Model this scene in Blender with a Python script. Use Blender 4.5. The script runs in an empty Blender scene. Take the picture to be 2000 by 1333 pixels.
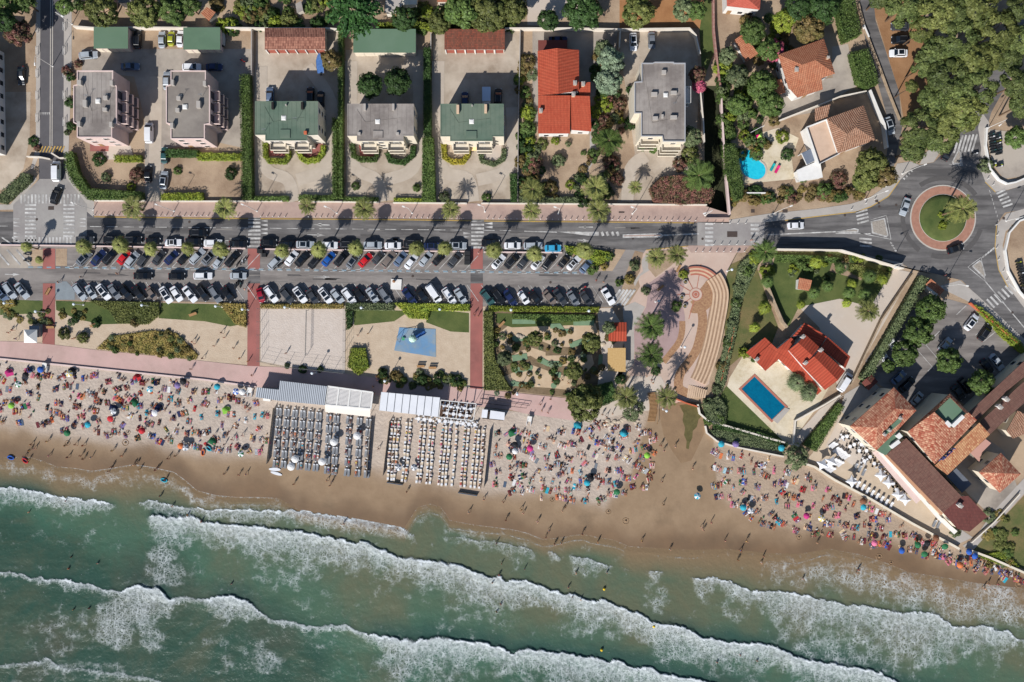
import bpy, bmesh, math, random
import numpy as np
from mathutils import Vector, Matrix, noise
from mathutils.geometry import tessellate_polygon
R = math.radians
rnd = random.Random(7)
C = bpy.context.scene.collection
SC = bpy.context.scene
H, S = 215.0, 0.125            # camera height, metres per pixel of the photograph on the ground
# ---- camera, sky, sun, exposure
cam = bpy.data.objects.new('camera', bpy.data.cameras.new('camera')); C.objects.link(cam)
cam.location = (0, 0, H); cam.data.sensor_width = 36; cam.data.lens = 36*H/250.0
cam.data.clip_start = 1; cam.data.clip_end = 4000
SC.camera = cam
SUN_EL = 38.0
sd = Vector((0.49, 0.87)).normalized()          # shadows fall this way on the ground
w = bpy.data.worlds.new('World'); SC.world = w; w.use_nodes = True
sky = w.node_tree.nodes.new('ShaderNodeTexSky'); sky.sky_type = 'NISHITA'; sky.sun_disc = False
sky.sun_elevation = R(SUN_EL); sky.sun_rotation = math.atan2(-sd.x, -sd.y)
bg = w.node_tree.nodes['Background']; sky.ozone_density = 5.0; sky.air_density = 1.3; bg.inputs[1].default_value = 0.07
w.node_tree.links.new(sky.outputs[0], bg.inputs[0])
sl = bpy.data.lights.new('sun', 'SUN'); sl.energy = 4.7; sl.angle = R(0.5); sl.color = (1, .98, .945)
sun = bpy.data.objects.new('sun', sl); C.objects.link(sun)
ld = Vector((sd.x*math.cos(R(SUN_EL)), sd.y*math.cos(R(SUN_EL)), -math.sin(R(SUN_EL))))
sun.rotation_euler = ld.to_track_quat('-Z', 'Y').to_euler()
SC.view_settings.view_transform = 'Standard'; SC.view_settings.look = 'None'
SC.view_settings.exposure = 0.28; SC.view_settings.gamma = 1
SC.cycles.max_bounces = 5; SC.cycles.diffuse_bounces = 2; SC.cycles.glossy_bounces = 2; SC.cycles.transparent_max_bounces = 4
G = 1.18                                        # overall brightness a white floor reaches

def P(px, py, z=0.0):                           # metres of the spot that photo pixel (px,py) shows at height z
    k = S*(H-z)/H
    return Vector(((px-1000)*k, (666.5-py)*k, z))
def lin(r, g, b, g_=None):
    f = lambda v: (v/255/12.92 if v/255 <= .04045 else ((v/255+.055)/1.055)**2.4)/(g_ or G)
    return (f(r), f(g), f(b), 1)
# ---- materials
def M(name, c1, c2=None, scale=.3, rough=.9, bump=0., bscale=4., c3=None, s3=.05, spec=.3, obj=False, leaf=False, metal=0, detail=6, isl=0, transl=0, st=None):
    m = bpy.data.materials.new(name); m.use_nodes = True
    t = m.node_tree; N = t.nodes; L = t.links; b = N['Principled BSDF']
    b.inputs['Roughness'].default_value = rough; b.inputs['Specular IOR Level'].default_value = spec; b.inputs['Metallic'].default_value = metal
    tc = N.new('ShaderNodeTexCoord')
    def mix(fac, a, bb, mode='MIX'):
        x = N.new('ShaderNodeMix'); x.data_type = 'RGBA'; x.blend_type = mode
        for s_, v in ((0, fac), (6, a), (7, bb)):
            if isinstance(v, (int, float)): x.inputs[s_].default_value = v
            elif isinstance(v, tuple): x.inputs[s_].default_value = v
            else: L.new(v, x.inputs[s_])
        return x.outputs[2]
    def ns(sc, det=detail, lo=.3, hi=.7):
        n = N.new('ShaderNodeTexNoise'); n.inputs['Scale'].default_value = sc; n.inputs['Detail'].default_value = det; n.inputs['Roughness'].default_value = .65
        L.new(tc.outputs['Object'], n.inputs['Vector'])
        r = N.new('ShaderNodeMapRange'); r.inputs[1].default_value = lo; r.inputs[2].default_value = hi; L.new(n.outputs[0], r.inputs[0])
        return r.outputs[0]
    if obj:
        oi = N.new('ShaderNodeObjectInfo'); col = oi.outputs['Color']
        if c2: col = mix(ns(scale), col, mix(.35, col, c2))
    else:
        col = c1
        if c2: col = mix(ns(scale), c1, c2)
        if c3:
            if st:
                mp = N.new('ShaderNodeMapping'); mp.inputs['Scale'].default_value = (*st, 1); L.new(tc.outputs['Object'], mp.inputs[0]); tc = type('T', (), {'outputs': {'Object': mp.outputs[0]}})
            col = mix(ns(s3, 5, .42, .62), col, c3)
    if isl:
        g = N.new('ShaderNodeNewGeometry'); r = N.new('ShaderNodeMapRange'); r.inputs[3].default_value = 1-isl; r.inputs[4].default_value = 1+isl
        L.new(g.outputs['Random Per Island'], r.inputs[0])
        h = N.new('ShaderNodeHueSaturation'); L.new(r.outputs[0], h.inputs['Value'])
        if isinstance(col, tuple): h.inputs['Color'].default_value = col
        else: L.new(col, h.inputs['Color'])
        col = h.outputs[0]
    if leaf:
        oi = N.new('ShaderNodeObjectInfo'); r = N.new('ShaderNodeMapRange'); r.inputs[3].default_value = .75; r.inputs[4].default_value = 1.25; L.new(oi.outputs['Random'], r.inputs[0])
        h = N.new('ShaderNodeHueSaturation'); L.new(r.outputs[0], h.inputs['Value']); L.new(col, h.inputs['Color']); col = h.outputs[0]
    if isinstance(col, tuple): b.inputs['Base Color'].default_value = col
    else: L.new(col, b.inputs['Base Color'])
    if bump:
        n = N.new('ShaderNodeTexNoise'); n.inputs['Scale'].default_value = bscale; n.inputs['Detail'].default_value = 5; L.new(tc.outputs['Object'], n.inputs['Vector'])
        bp = N.new('ShaderNodeBump'); bp.inputs['Strength'].default_value = 1; bp.inputs['Distance'].default_value = bump; L.new(n.outputs[0], bp.inputs['Height']); L.new(bp.outputs[0], b.inputs['Normal'])
    if transl:
        tr = N.new('ShaderNodeBsdfTranslucent'); ms = N.new('ShaderNodeMixShader'); ms.inputs[0].default_value = transl
        if isinstance(col, tuple): tr.inputs[0].default_value = col
        else: L.new(col, tr.inputs[0])
        L.new(b.outputs[0], ms.inputs[1]); L.new(tr.outputs[0], ms.inputs[2]); L.new(ms.outputs[0], N['Material Output'].inputs[0])
    return m
def tile_mat(name, c1, c2, c3, cw=.3, rh=.45, stripe=.35, c4=None):       # roof tiles in the UV of each slope (metres)
    m = bpy.data.materials.new(name); m.use_nodes = True; t = m.node_tree; N = t.nodes; L = t.links; b = N['Principled BSDF']
    b.inputs['Roughness'].default_value = .85; b.inputs['Specular IOR Level'].default_value = .2
    uv = N.new('ShaderNodeUVMap'); uv.uv_map = 'UV'
    br = N.new('ShaderNodeTexBrick'); br.offset = 0; br.inputs['Scale'].default_value = 1
    br.inputs['Brick Width'].default_value = cw; br.inputs['Row Height'].default_value = rh; br.inputs['Mortar Size'].default_value = .045; br.inputs['Mortar Smooth'].default_value = .6; br.inputs['Bias'].default_value = 0
    br.inputs['Color1'].default_value = c1; br.inputs['Color2'].default_value = c2; br.inputs['Mortar'].default_value = c3
    L.new(uv.outputs[0], br.inputs['Vector'])
    n = N.new('ShaderNodeTexNoise'); n.inputs['Scale'].default_value = .6; n.inputs['Detail'].default_value = 8; n.inputs['Roughness'].default_value = .75; L.new(uv.outputs[0], n.inputs['Vector'])
    mr = N.new('ShaderNodeMapRange'); mr.inputs[1].default_value = .35; mr.inputs[2].default_value = .7; mr.inputs[4].default_value = .55; L.new(n.outputs[0], mr.inputs[0])
    x = N.new('ShaderNodeMix'); x.data_type = 'RGBA'; L.new(mr.outputs[0], x.inputs[0]); L.new(br.outputs[0], x.inputs[6]); x.inputs[7].default_value = c4 or c3
    L.new(x.outputs[2], b.inputs['Base Color'])
    wv = N.new('ShaderNodeTexWave'); wv.bands_direction = 'X'; wv.inputs['Scale'].default_value = .314/cw; L.new(uv.outputs[0], wv.inputs['Vector'])
    bp = N.new('ShaderNodeBump'); bp.inputs['Distance'].default_value = stripe*.25; L.new(wv.outputs['Color'], bp.inputs['Height']); L.new(bp.outputs[0], b.inputs['Normal'])
    return m
# ---- mesh building
class MB:
    def __init__(s): s.v = []; s.f = []
    def add(s, vs, fs):
        o = len(s.v); s.v += [tuple(v) for v in vs]; s.f += [tuple(i+o for i in f) for f in fs]; return s
    def box(s, cx, cy, z0, sx, sy, sz, rz=0, taper=1):
        c, q = math.cos(rz), math.sin(rz); vs = []
        for z, k in ((z0, 1), (z0+sz, taper)):
            for x, y in ((-1, -1), (1, -1), (1, 1), (-1, 1)):
                X, Y = x*sx/2*k, y*sy/2*k; vs.append((cx+X*c-Y*q, cy+X*q+Y*c, z))
        return s.add(vs, [(3, 2, 1, 0), (4, 5, 6, 7), (0, 1, 5, 4), (1, 2, 6, 5), (2, 3, 7, 6), (3, 0, 4, 7)])
    def prism(s, pts, z0, z1, cap=True, bottom=True):
        n = len(pts); pts = [(p[0], p[1]) for p in pts]
        if sum(pts[i][0]*pts[(i+1) % n][1]-pts[(i+1) % n][0]*pts[i][1] for i in range(n)) < 0: pts = pts[::-1]
        vs = [(x, y, z0) for x, y in pts]+[(x, y, z1) for x, y in pts]
        fs = [(i, (i+1) % n, n+(i+1) % n, n+i) for i in range(n)]
        if cap: fs.append(tuple(range(n, 2*n)))
        if bottom: fs.append(tuple(range(n-1, -1, -1)))
        return s.add(vs, fs)
    def face(s, pts, z=None):
        pts = [(p[0], p[1], p[2] if z is None else z) for p in pts]; n = len(pts)
        if sum(pts[i][0]*pts[(i+1) % n][1]-pts[(i+1) % n][0]*pts[i][1] for i in range(n)) < 0: pts = pts[::-1]
        return s.add(pts, [tuple(range(n))])
    def tube(s, pts, r, n=8, cap=True):
        if isinstance(r, (int, float)): r = [r]*len(pts)
        pts = [Vector(p) for p in pts]; vs = []; fs = []
        for i, p in enumerate(pts):
            d = (pts[min(i+1, len(pts)-1)]-pts[max(i-1, 0)]).normalized()
            a = d.cross(Vector((0, 1, .01)) if abs(d.y) < .9 else Vector((1, 0, 0))).normalized(); b = d.cross(a)
            for k in range(n):
                t = 2*math.pi*k/n; vs.append(p+a*math.cos(t)*r[i]+b*math.sin(t)*r[i])
        for i in range(len(pts)-1):
            for k in range(n): fs.append((i*n+k, i*n+(k+1) % n, (i+1)*n+(k+1) % n, (i+1)*n+k))
        if cap: fs += [tuple(range(n-1, -1, -1)), tuple(range((len(pts)-1)*n, len(pts)*n))]
        return s.add(vs, fs)
    def lathe(s, prof, n=12, cx=0, cy=0):
        vs = []; fs = []
        for r, z in prof:
            for k in range(n): t = 2*math.pi*k/n; vs.append((cx+r*math.cos(t), cy+r*math.sin(t), z))
        for i in range(len(prof)-1):
            for k in range(n): fs.append((i*n+k, i*n+(k+1) % n, (i+1)*n+(k+1) % n, (i+1)*n+k))
        fs += [tuple(range(n-1, -1, -1)), tuple(range((len(prof)-1)*n, len(prof)*n))]
        return s.add(vs, fs)
    def ball(s, c, r, n=8, m=6, sz=1):
        return s.lathe_at(c, [(max(.001, r*math.sin(math.pi*i/m)), -r*sz*math.cos(math.pi*i/m)) for i in range(m+1)], n)
    def lathe_at(s, c, prof, n): 
        o = len(s.v); s.lathe(prof, n, c[0], c[1])
        s.v[o:] = [(x, y, z+c[2]) for x, y, z in s.v[o:]]; return s
    def mesh(s, name, smooth=False):
        me = bpy.data.meshes.new(name); me.from_pydata(s.v, [], s.f); me.update()
        if smooth: me.polygons.foreach_set('use_smooth', [True]*len(me.polygons))
        return me
    def build(s, name, mat, parent=None, smooth=False, loc=None):
        return link(name, s.mesh(name, smooth), mat, parent, loc)
def link(name, me, mat, parent=None, loc=None):
    o = bpy.data.objects.new(name, me); C.objects.link(o)
    if mat and not len(me.materials): me.materials.append(mat)
    if parent is not None: o.parent = parent
    if loc is not None: o.location = loc
    return o
ROOTS = []
def tag(o, label, cat, group=None, kind=None, pos=None):
    o['label'] = label; o['category'] = cat
    if group: o['group'] = group
    if kind: o['kind'] = kind
    ROOTS.append(o); return o
def thing(name, label, cat, loc=(0, 0, 0), rz=0, group=None):
    o = bpy.data.objects.new(name, None); C.objects.link(o); o.location = loc; o.rotation_euler = (0, 0, rz); o.empty_display_size = .2
    return tag(o, label, cat, group)
def clone(root, loc, rz=0, label=None, group=None, scale=None, color=None):
    r = root.copy(); C.objects.link(r); r.location = loc; r.rotation_euler = (0, 0, rz)
    if scale is not None: r.scale = (scale,)*3 if isinstance(scale, (int, float)) else scale
    if label: r['label'] = label
    if group: r['group'] = group
    for ch in root.children:
        c = ch.copy(); C.objects.link(c); c.parent = r
        if color is not None and ch.get('tint'): c.color = color
        for g in ch.children:
            d = g.copy(); C.objects.link(d); d.parent = c
    if color is not None: r.color = color
    ROOTS.append(r); return r
def proto_away(*objs):                       # prototypes are used as the first instance or removed at the end
    PROTOS.extend(objs)
PROTOS = []
def struct(o, name=None): o['kind'] = 'structure'; return o
LV = {}
def sheet(name, pts, mat, lev, parent=None, z=None, px=True):
    p = [P(*q) for q in pts] if px else pts
    LV[lev] = LV.get(lev, -1)+1
    m = MB(); m.face(p, z if z is not None else lev*.012+(LV[lev] % 3)*.004); o = m.build(name, mat, parent)
    if parent is None: struct(o)
    return o
def strip(pts, w, closed=False):             # polygon round a polyline, world units
    pts = [Vector((p[0], p[1])) for p in pts]; a = []; b = []
    for i, p in enumerate(pts):
        d = (pts[min(i+1, len(pts)-1)]-pts[max(i-1, 0)]).normalized(); n = Vector((-d.y, d.x))*w/2
        a.append(p+n); b.append(p-n)
    return a+b[::-1]
def inset(pts, d):
    pts = [Vector((p[0], p[1])) for p in pts]; n = len(pts)
    ar = sum(pts[i].x*pts[(i+1) % n].y-pts[(i+1) % n].x*pts[i].y for i in range(n))
    if ar < 0: pts = pts[::-1]
    out = []
    for i in range(n):
        p0, p, p1 = pts[i-1], pts[i], pts[(i+1) % n]
        d0 = (p-p0).normalized(); d1 = (p1-p).normalized(); n0 = Vector((-d0.y, d0.x)); n1 = Vector((-d1.y, d1.x))
        bis = n0+n1; k = d/max(.35, (1+n0.dot(n1)))
        out.append(p+bis*k)
    return out
def inside(x, y, poly):
    r = False; n = len(poly)
    for i in range(n):
        a, b = poly[i], poly[(i+1) % n]
        if (a[1] > y) != (b[1] > y) and x < (b[0]-a[0])*(y-a[1])/(b[1]-a[1])+a[0]: r = not r
    return r
def sample(poly, n, rg):
    xs = [p[0] for p in poly]; ys = [p[1] for p in poly]; out = []; t = 0
    while len(out) < n and t < n*60:
        t += 1; x = rg.uniform(min(xs), max(xs)); y = rg.uniform(min(ys), max(ys))
        if inside(x, y, poly): out.append((x, y))
    return out
def smooth_line(pts, n=4):
    pts = [Vector(p) for p in pts]; out = []
    for i in range(len(pts)-1):
        p0, p1, p2, p3 = pts[max(i-1, 0)], pts[i], pts[i+1], pts[min(i+2, len(pts)-1)]
        for k in range(n):
            t = k/n; out.append(.5*((2*p1)+(p2-p0)*t+(2*p0-5*p1+4*p2-p3)*t*t+(3*p1-p0-3*p2+p3)*t**3))
    return out+[pts[-1]]
ORD = 'first second third fourth fifth sixth seventh eighth ninth tenth eleventh twelfth thirteenth fourteenth fifteenth sixteenth seventeenth eighteenth nineteenth twentieth'.split()
# ---- the setting
m_dirt = M('dirt', lin(168,144,120), lin(138,114,92), .2, bump=.06, bscale=3, c3=lin(182,158,132), s3=.09, detail=9)
m_gravel = M('gravel', lin(180,164,146), lin(146,129,111), .2, bump=.03, bscale=8, c3=lin(194,179,161), s3=.09, detail=9)
m_yard = M('yard', lin(164,153,142), lin(132,122,112), .2, bump=.02, bscale=6, c3=lin(182,170,156), s3=.07, detail=9)
m_asph = M('asphalt', lin(126,122,119), lin(108,104,103), .4, .85, .01, 12, c3=lin(86,83,82), s3=.45, st=(.12,1))
m_asph2 = M('parking_asphalt', lin(150,142,136), lin(134,127,122), .3, .85, .01, 12, c3=lin(112,105,101), s3=.35, st=(.15,1))
m_asphd = M('dark_asphalt', lin(98,95,97), lin(88,85,87), .4, .85, .01, 12)
m_plat = M('plateau', lin(156,150,146), lin(140,133,130), .3, c3=lin(165,160,154), s3=.08)
m_conc = M('concrete', lin(182,174,166), lin(168,160,152), .4, bump=.01, bscale=8)
m_pale = M('pale_concrete', lin(205,192,178), lin(192,178,164), .25, bump=.01, bscale=8, c3=lin(198,182,166), s3=.1)
m_pink = M('pink_paving', lin(180,154,142), lin(162,137,127), .6, bump=.006, bscale=10, c3=lin(186,160,146), s3=.09)
m_prom = M('promenade_paving', lin(196,166,156), lin(182,151,142), .35, bump=.006, bscale=10, c3=lin(206,170,162), s3=.07)
m_red = M('red_paving', lin(156,100,92), lin(136,86,80), 1.2, bump=.01, bscale=10, c3=lin(168,104,96), s3=.15)
m_lawn = M('lawn', lin(82,96,48), lin(64,79,38), .7, bump=.08, bscale=9, c3=lin(96,104,56), s3=.12)
m_dry = M('dry_lawn', lin(104,104,62), lin(84,94,50), .5, bump=.08, bscale=8, c3=lin(128,112,74), s3=.12)
m_white = M('road_paint', lin(222,219,214), lin(176,172,168), 1.1, .8, c3=lin(150,146,142), s3=.45)
m_yel = M('yellow_paint', lin(206,166,82), lin(180,150,90), 1.5, .8)
m_blue = M('blue_paint', lin(128,160,176), lin(140,150,156), 1.5, .8)
m_kerb = M('kerb_stone', lin(196,188,178), lin(178,170,160), .8)
m_wall = M('plaster', lin(232,222,208), lin(214,202,186), .4, bump=.01, bscale=6)
m_cream = M('cream_plaster', lin(232,220,200), lin(216,203,182), .4)
m_pkw = M('pink_plaster', lin(226,202,194), lin(212,187,180), .4)
m_stone = M('stone_wall', lin(190,168,142), lin(150,128,104), 1.2, bump=.05, bscale=5)
m_sandf = M('fine_sand', lin(202,182,158), lin(186,164,140), .5, bump=.06, bscale=3)
m_court = M('court_sand', lin(208,194,182), lin(196,181,168), .6, bump=.07, bscale=3)
m_bluer = M('play_surface', lin(112,150,184), lin(98,134,168), .5, c3=lin(140,154,162), s3=.25, detail=9)
m_wood = M('wood', lin(178,140,98), lin(150,112,76), 2, bump=.01)
m_wet = M('damp_sand', lin(150,122,92), lin(132,106,80), .3, .7, bump=.03, bscale=3)
m_algae = M('algae', lin(110,100,62), lin(82,76,44), .8, bump=.06, bscale=4)
# ground with the hole for the storm channel (left rim, right rim)
CH = [(1374,168),(1402,168),(1416,300),(1424,416),(1424,428),(1378,428),(1376,300)]
m_chan = M('channel_bed', lin(66,70,42), lin(50,52,36), .5, bump=.1, bscale=2)
def ground():
    bm = bmesh.new(); o = [bm.verts.new((x, y, 0)) for x, y in ((-1500,1500),(1500,1500),(1500,-1500),(-1500,-1500))]
    h = [bm.verts.new(P(*p)) for p in CH]
    e = [bm.edges.new((o[i], o[(i+1) % 4])) for i in range(4)]+[bm.edges.new((h[i], h[(i+1) % len(h)])) for i in range(len(h))]
    bmesh.ops.triangle_fill(bm, use_beauty=True, edges=e)
    bad = [f for f in bm.faces if all(v in h for v in f.verts)]
    bmesh.ops.delete(bm, geom=bad, context='FACES_ONLY')
    for f in bm.faces:
        if f.normal.z < 0: f.normal_flip()
    me = bpy.data.meshes.new('ground'); bm.to_mesh(me); return struct(link('ground', me, m_dirt))
ground()
mb = MB(); cp = [P(*p) for p in CH]; n = len(cp)
mb.v = [(p.x, p.y, 0) for p in cp]+[(p.x, p.y, -4.5) for p in cp]
mb.f = [(i, (i+1) % n, n+(i+1) % n, n+i) for i in range(n)]+[tuple(range(2*n-1, n-1, -1))]
struct(mb.build('channel_bed', m_chan))

# upper gravel yards
sheet('gravel_yard', [(500,60),(672,60),(672,392),(498,392)], m_gravel, 1)
sheet('gravel_yard', [(676,98),(842,98),(838,392),(676,392)], m_gravel, 1)
sheet('gravel_yard', [(846,62),(1016,62),(1012,394),(842,392)], m_gravel, 1)
sheet('gravel_yard', [(1206,62),(1360,62),(1366,180),(1358,300),(1366,398),(1204,398),(1240,300)], m_gravel, 1)
sheet('gravel_yard', [(1012,232),(1200,240),(1204,396),(1012,394)], m_dirt, 1)
sheet('paved_yard', [(160,96),(494,96),(494,140),(476,290),(415,276),(320,292),(322,394),(284,394),(282,230),(262,150),(160,140)], m_yard, 1)
sheet('paved_yard', [(1040,62),(1206,62),(1200,170),(1156,190),(1156,262),(1040,240)], m_yard, 2)
sheet('gravel_yard', [(10,180),(60,180),(58,270),(46,330),(12,370),(-60,380),(-60,180)], m_gravel, 1)
sheet('gravel_path', [(1152,260),(1170,300),(1142,345),(1126,372),(1118,360),(1134,330),(1152,312)], m_conc, 2)
sheet('paved_drive', [(1030,-60),(1160,-60),(1125,20),(1075,52),(1030,50)], m_pale, 2)
sheet('paved_path', [(180,285),(255,285),(262,312),(200,312)], m_pale, 2)
sheet('terrace_floor', [(176,268),(214,268),(212,296),(176,296)], m_red, 3)
sheet('terrace_floor', [(526,276),(566,276),(566,306),(524,306)], m_red, 3)
sheet('terrace_floor', [(590,276),(632,276),(628,312),(590,312)], m_red, 3)
sheet('terrace_floor', [(700,276),(735,276),(735,310),(704,310)], m_red, 3)
sheet('terrace_floor', [(875,280),(912,280),(912,314),(875,310)], m_sandf, 3)
sheet('terrace_floor', [(938,280),(980,280),(978,314),(940,314)], m_pale, 3)
mg_l = M('worn_gravel', lin(194,180,164), lin(178,164,148), .35, bump=.02, bscale=8, detail=8)
for pl in ([(575,394),(562,352),(524,334),(510,292),(510,130)],[(580,352),(628,334),(644,292),(646,200),(600,130)],[(748,394),(736,352),(694,328),(686,270),(686,120)],[(752,352),(806,330),(818,262),(818,130)],[(924,394),(914,350),(870,336),(856,282),(856,120)],[(932,352),(984,336),(1001,292),(1000,210)],[(300,392),(303,300),(305,150)],[(1225,394),(1232,330),(1262,305)]):
    p_ = strip(smooth_line([P(*q) for q in pl], 5), 3.0); mb = MB(); mb.face(p_, .03+.0041*(len(pl)+pl[0][0] % 3)); struct(mb.build('gravel_track', mg_l))
# roads
sheet('road', [(-400,414),(60,414),(182,424),(400,426),(800,428),(1000,431),(1200,433),(1365,436),(1500,434),(1598,422),(1674,413),(1701,403),(1735,383),(1758,352),(1780,330),(1796,323),(1823,318),(1838,303),(1856,270),(1888,214),(1935,140),(1985,60),(2040,-60),(2080,-60),(2020,60),(1975,150),(1936,220),(1916,290),(1913,325),(1924,354),(1944,374),(1968,372),(2060,345),(2300,250),(2300,330),(2060,400),(1985,412),(1962,416),(1949,435),(1944,483),(1951,527),(1969,561),(2000,600),(2300,960),(2200,960),(2000,662),(1908,577),(1878,548),(1830,536),(1775,524),(1757,512),(1640,487),(1515,487),(1465,480),(1344,482),(1258,490),(1200,487),(1110,494),(800,490),(400,486),(0,480),(-400,476)], m_asph, 3)
sheet('road', [(78,-200),(132,-200),(126,300),(130,350),(190,424),(190,478),(22,478),(22,424),(76,350),(76,300)], m_asphd, 2)
sheet('parking_lane', [(-400,476),(0,480),(400,486),(800,490),(1110,494),(1150,530),(1196,530),(1222,488),(1262,488),(1238,520),(1222,560),(1200,600),(1160,600),(800,598),(500,593),(400,590),(110,586),(0,590),(-400,590)], m_asph2, 2)
sheet('road_table', [(26,400),(78,350),(130,350),(170,400),(170,478),(26,478)], m_plat, 4)
sheet('road_table', [(1362,434),(1495,434),(1490,480),(1362,482)], m_plat, 4)
sheet('lane', [(1672,-60),(1700,-60),(1710,40),(1756,180),(1762,250),(1745,330),(1728,330),(1738,250),(1722,190),(1690,80)], m_asph, 2)
sheet('hotel_car_park', [(1790,600),(1850,584),(1908,600),(1960,660),(1998,700),(1990,735),(1900,800),(1850,770),(1790,800),(1700,740),(1690,705),(1730,650)], m_asph2, 2)
sheet('pavement', [(1875,548),(1910,578),(2000,662),(2040,720),(2010,712),(1905,596),(1830,560)], m_conc, 3)
sheet('pavement', [(1500,418),(1598,408),(1660,399),(1696,388),(1722,370),(1745,335),(1752,320),(1778,316),(1796,323),(1780,330),(1758,352),(1735,383),(1701,403),(1674,413),(1598,422),(1500,434),(1424,436),(1424,430),(1460,424)], m_conc, 4)
sheet('pavement', [(1796,322),(1823,317),(1846,282),(1832,280),(1806,300)], m_conc, 4)
sheet('pavement', [(1918,220),(1932,240),(1926,300),(1934,330),(1956,352),(2000,350),(2060,330),(2060,346),(1968,371),(1944,375),(1924,355),(1913,326),(1916,290),(1910,250)], m_conc, 4)
sheet('pavement', [(1966,418),(2010,405),(2060,395),(2300,330),(2300,345),(1988,436),(1964,452),(1958,480),(1964,525),(1984,566),(2020,610),(2300,960),(2280,960),(2000,602),(1969,561),(1951,527),(1944,483),(1949,436)], m_conc, 4)
sheet('pavement', [(1515,488),(1640,490),(1757,522),(1830,538),(1775,526),(1757,513),(1640,487.5)], m_conc, 4)
sheet('pavement', [(72,-200),(80,-200),(78,300),(66,330),(60,330),(70,290)], m_conc, 3)
sheet('pavement', [(126,-200),(140,-200),(140,130),(134,300),(150,370),(186,396),(182,424),(158,404),(130,352),(124,300)], m_conc, 3)
sheet('pavement', [(184,394),(500,394),(1200,400),(1375,402),(1424,418),(1424,436),(1375,435),(1200,432),(800,427),(400,425),(184,422)], m_pink, 4)
sheet('pavement', [(-400,395),(20,400),(66,345),(72,350),(26,410),(-400,414)], m_conc, 3)
sheet('verge', [(-400,478),(0,481),(80,484),(80,524),(0,524),(-400,520)], m_yard, 3)
for x0 in (84, 484, 919): sheet('brick_path', [(x0,486),(x0+24,486),(x0+24,526),(x0,526)] , m_red, 5)
for x0, b in ((84,672),(484,716),(919,764)): sheet('brick_path', [(x0,554),(x0+24,554),(x0+23,b+2),(x0-1,b)], m_red, 5)
for x0 in (484, 919): sheet('path', [(x0,526),(x0+24,526),(x0+24,554),(x0,554)], m_asph, 5)
sheet('planting_bed', [(60,488),(84,488),(84,520),(62,520)], m_dirt, 5)
sheet('planting_bed', [(109,486),(131,486),(131,520),(109,520)], m_dirt, 5)
sheet('disabled_bay', [(109,550),(130,550),(146,566),(146,586),(109,586)], M('faded_bay', lin(140,148,152), lin(128,134,138), .6), 4)
# beach promenade
sheet('promenade', [(-400,655),(0,667),(45,668),(117,675),(180,683),(383,704),(483,715),(557,718),(675,730),(800,748),(944,761),(1104,778),(1140,800),(1160,806),(1126,823),(1025,808),(996,801),(860,786),(700,768),(506,756),(400,742),(167,718),(0,701),(-400,690)], m_prom, 6)
sheet('promenade', [(1126,823),(1150,800),(1190,790),(1215,760),(1232,735),(1290,735),(1300,752),(1282,768),(1285,800),(1240,806),(1190,815),(1150,826)], m_pale, 6)
# roundabout: inner ring + lawn
def disc(cx, cy, r, n=48): return [(cx+r*math.cos(2*math.pi*k/n), cy+r*math.sin(2*math.pi*k/n)) for k in range(n)]
mb = MB(); mb.prism([P(*p) for p in disc(1841.5,426,64.5)], -.1, .10); o = struct(mb.build('roundabout_kerb', m_kerb))
mb = MB(); mb.prism([P(*p) for p in disc(1841.5,426,62)], -.1, .125); o = struct(mb.build('roundabout_ring', M('ring_brick', lin(178,132,112), lin(158,114,96), 1)))
mb = MB(); mb.prism([P(*p) for p in disc(1841,426,46.5)], -.1, .17); struct(mb.build('roundabout_edging', m_kerb))
mb = MB(); mb.lathe([(5.72,-.1),(5.7,.2),(4.5,.35),(3,.5),(1,.6),(.01,.6)], 40); q = P(1841,426); o = struct(mb.build('roundabout_lawn', m_lawn, None, True, (q.x, q.y, 0)))
# traffic islands (kerb + stone fill)
m_cob = M('cobbles', lin(176,166,154), lin(140,130,120), 3, bump=.05, bscale=6)
def island(pts, name='traffic_island', fill=m_cob, hh=.13):
    w_ = inset([P(*p) for p in pts], .01)
    mb = MB(); mb.prism(w_, 0, hh); o = mb.build(name, m_white); struct(o)
    mb = MB(); mb.prism(inset(w_, .32), hh-.05, hh+.02); f = mb.build('fill', fill, o); return o
island([(1700,432),(1728,426),(1735,460),(1731,464),(1703,456)])
island([(1632,453),(1668,446),(1677,448),(1676,455),(1640,455)])
island([(1871,292),(1876,297),(1878,322),(1860,321),(1859,316)])
island([(1897,520),(1913,508),(1918,512),(1925,538),(1922,544)])
island([(1216,458),(1290,456),(1296,460),(1292,464),(1216,465)], fill=m_pink)
# ---- road markings: children of the road they lie on
roads = [o for o in C.objects if o.name.startswith('road')]
RD = roads[0]
def mark(name, polys, mat, lev=7, parent=None):
    mb = MB()
    for p in polys: mb.face([P(*q) for q in p], lev*.012)
    return mb.build(name, mat, parent or RD)
def bar(x, y, w_, h_): return [(x-w_/2,y-h_/2),(x+w_/2,y-h_/2),(x+w_/2,y+h_/2),(x-w_/2,y+h_/2)]
def line(a, b, w_):
    a = Vector(a); b = Vector(b); d = (b-a).normalized(); n = Vector((-d.y, d.x))*w_/2
    return [tuple(a+n), tuple(b+n), tuple(b-n), tuple(a-n)]
mark('zebra_crossing', [bar(42+i*7.0,389,3.6,18) for i in range(17)], m_white)
mark('zebra_crossing', [bar(60,401+i*7.6,22,3.8) for i in range(10)], m_white)
mark('zebra_crossing', [bar(135,401+i*7.6,22,3.8) for i in range(9)], m_white)
mark('zebra_crossing', [bar(50+i*6.8,471,3.6,15) for i in range(14)], m_white)
mark('zebra_crossing', [bar(497,428+i*7.6,24,4) for i in range(8)], m_white)
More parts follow.
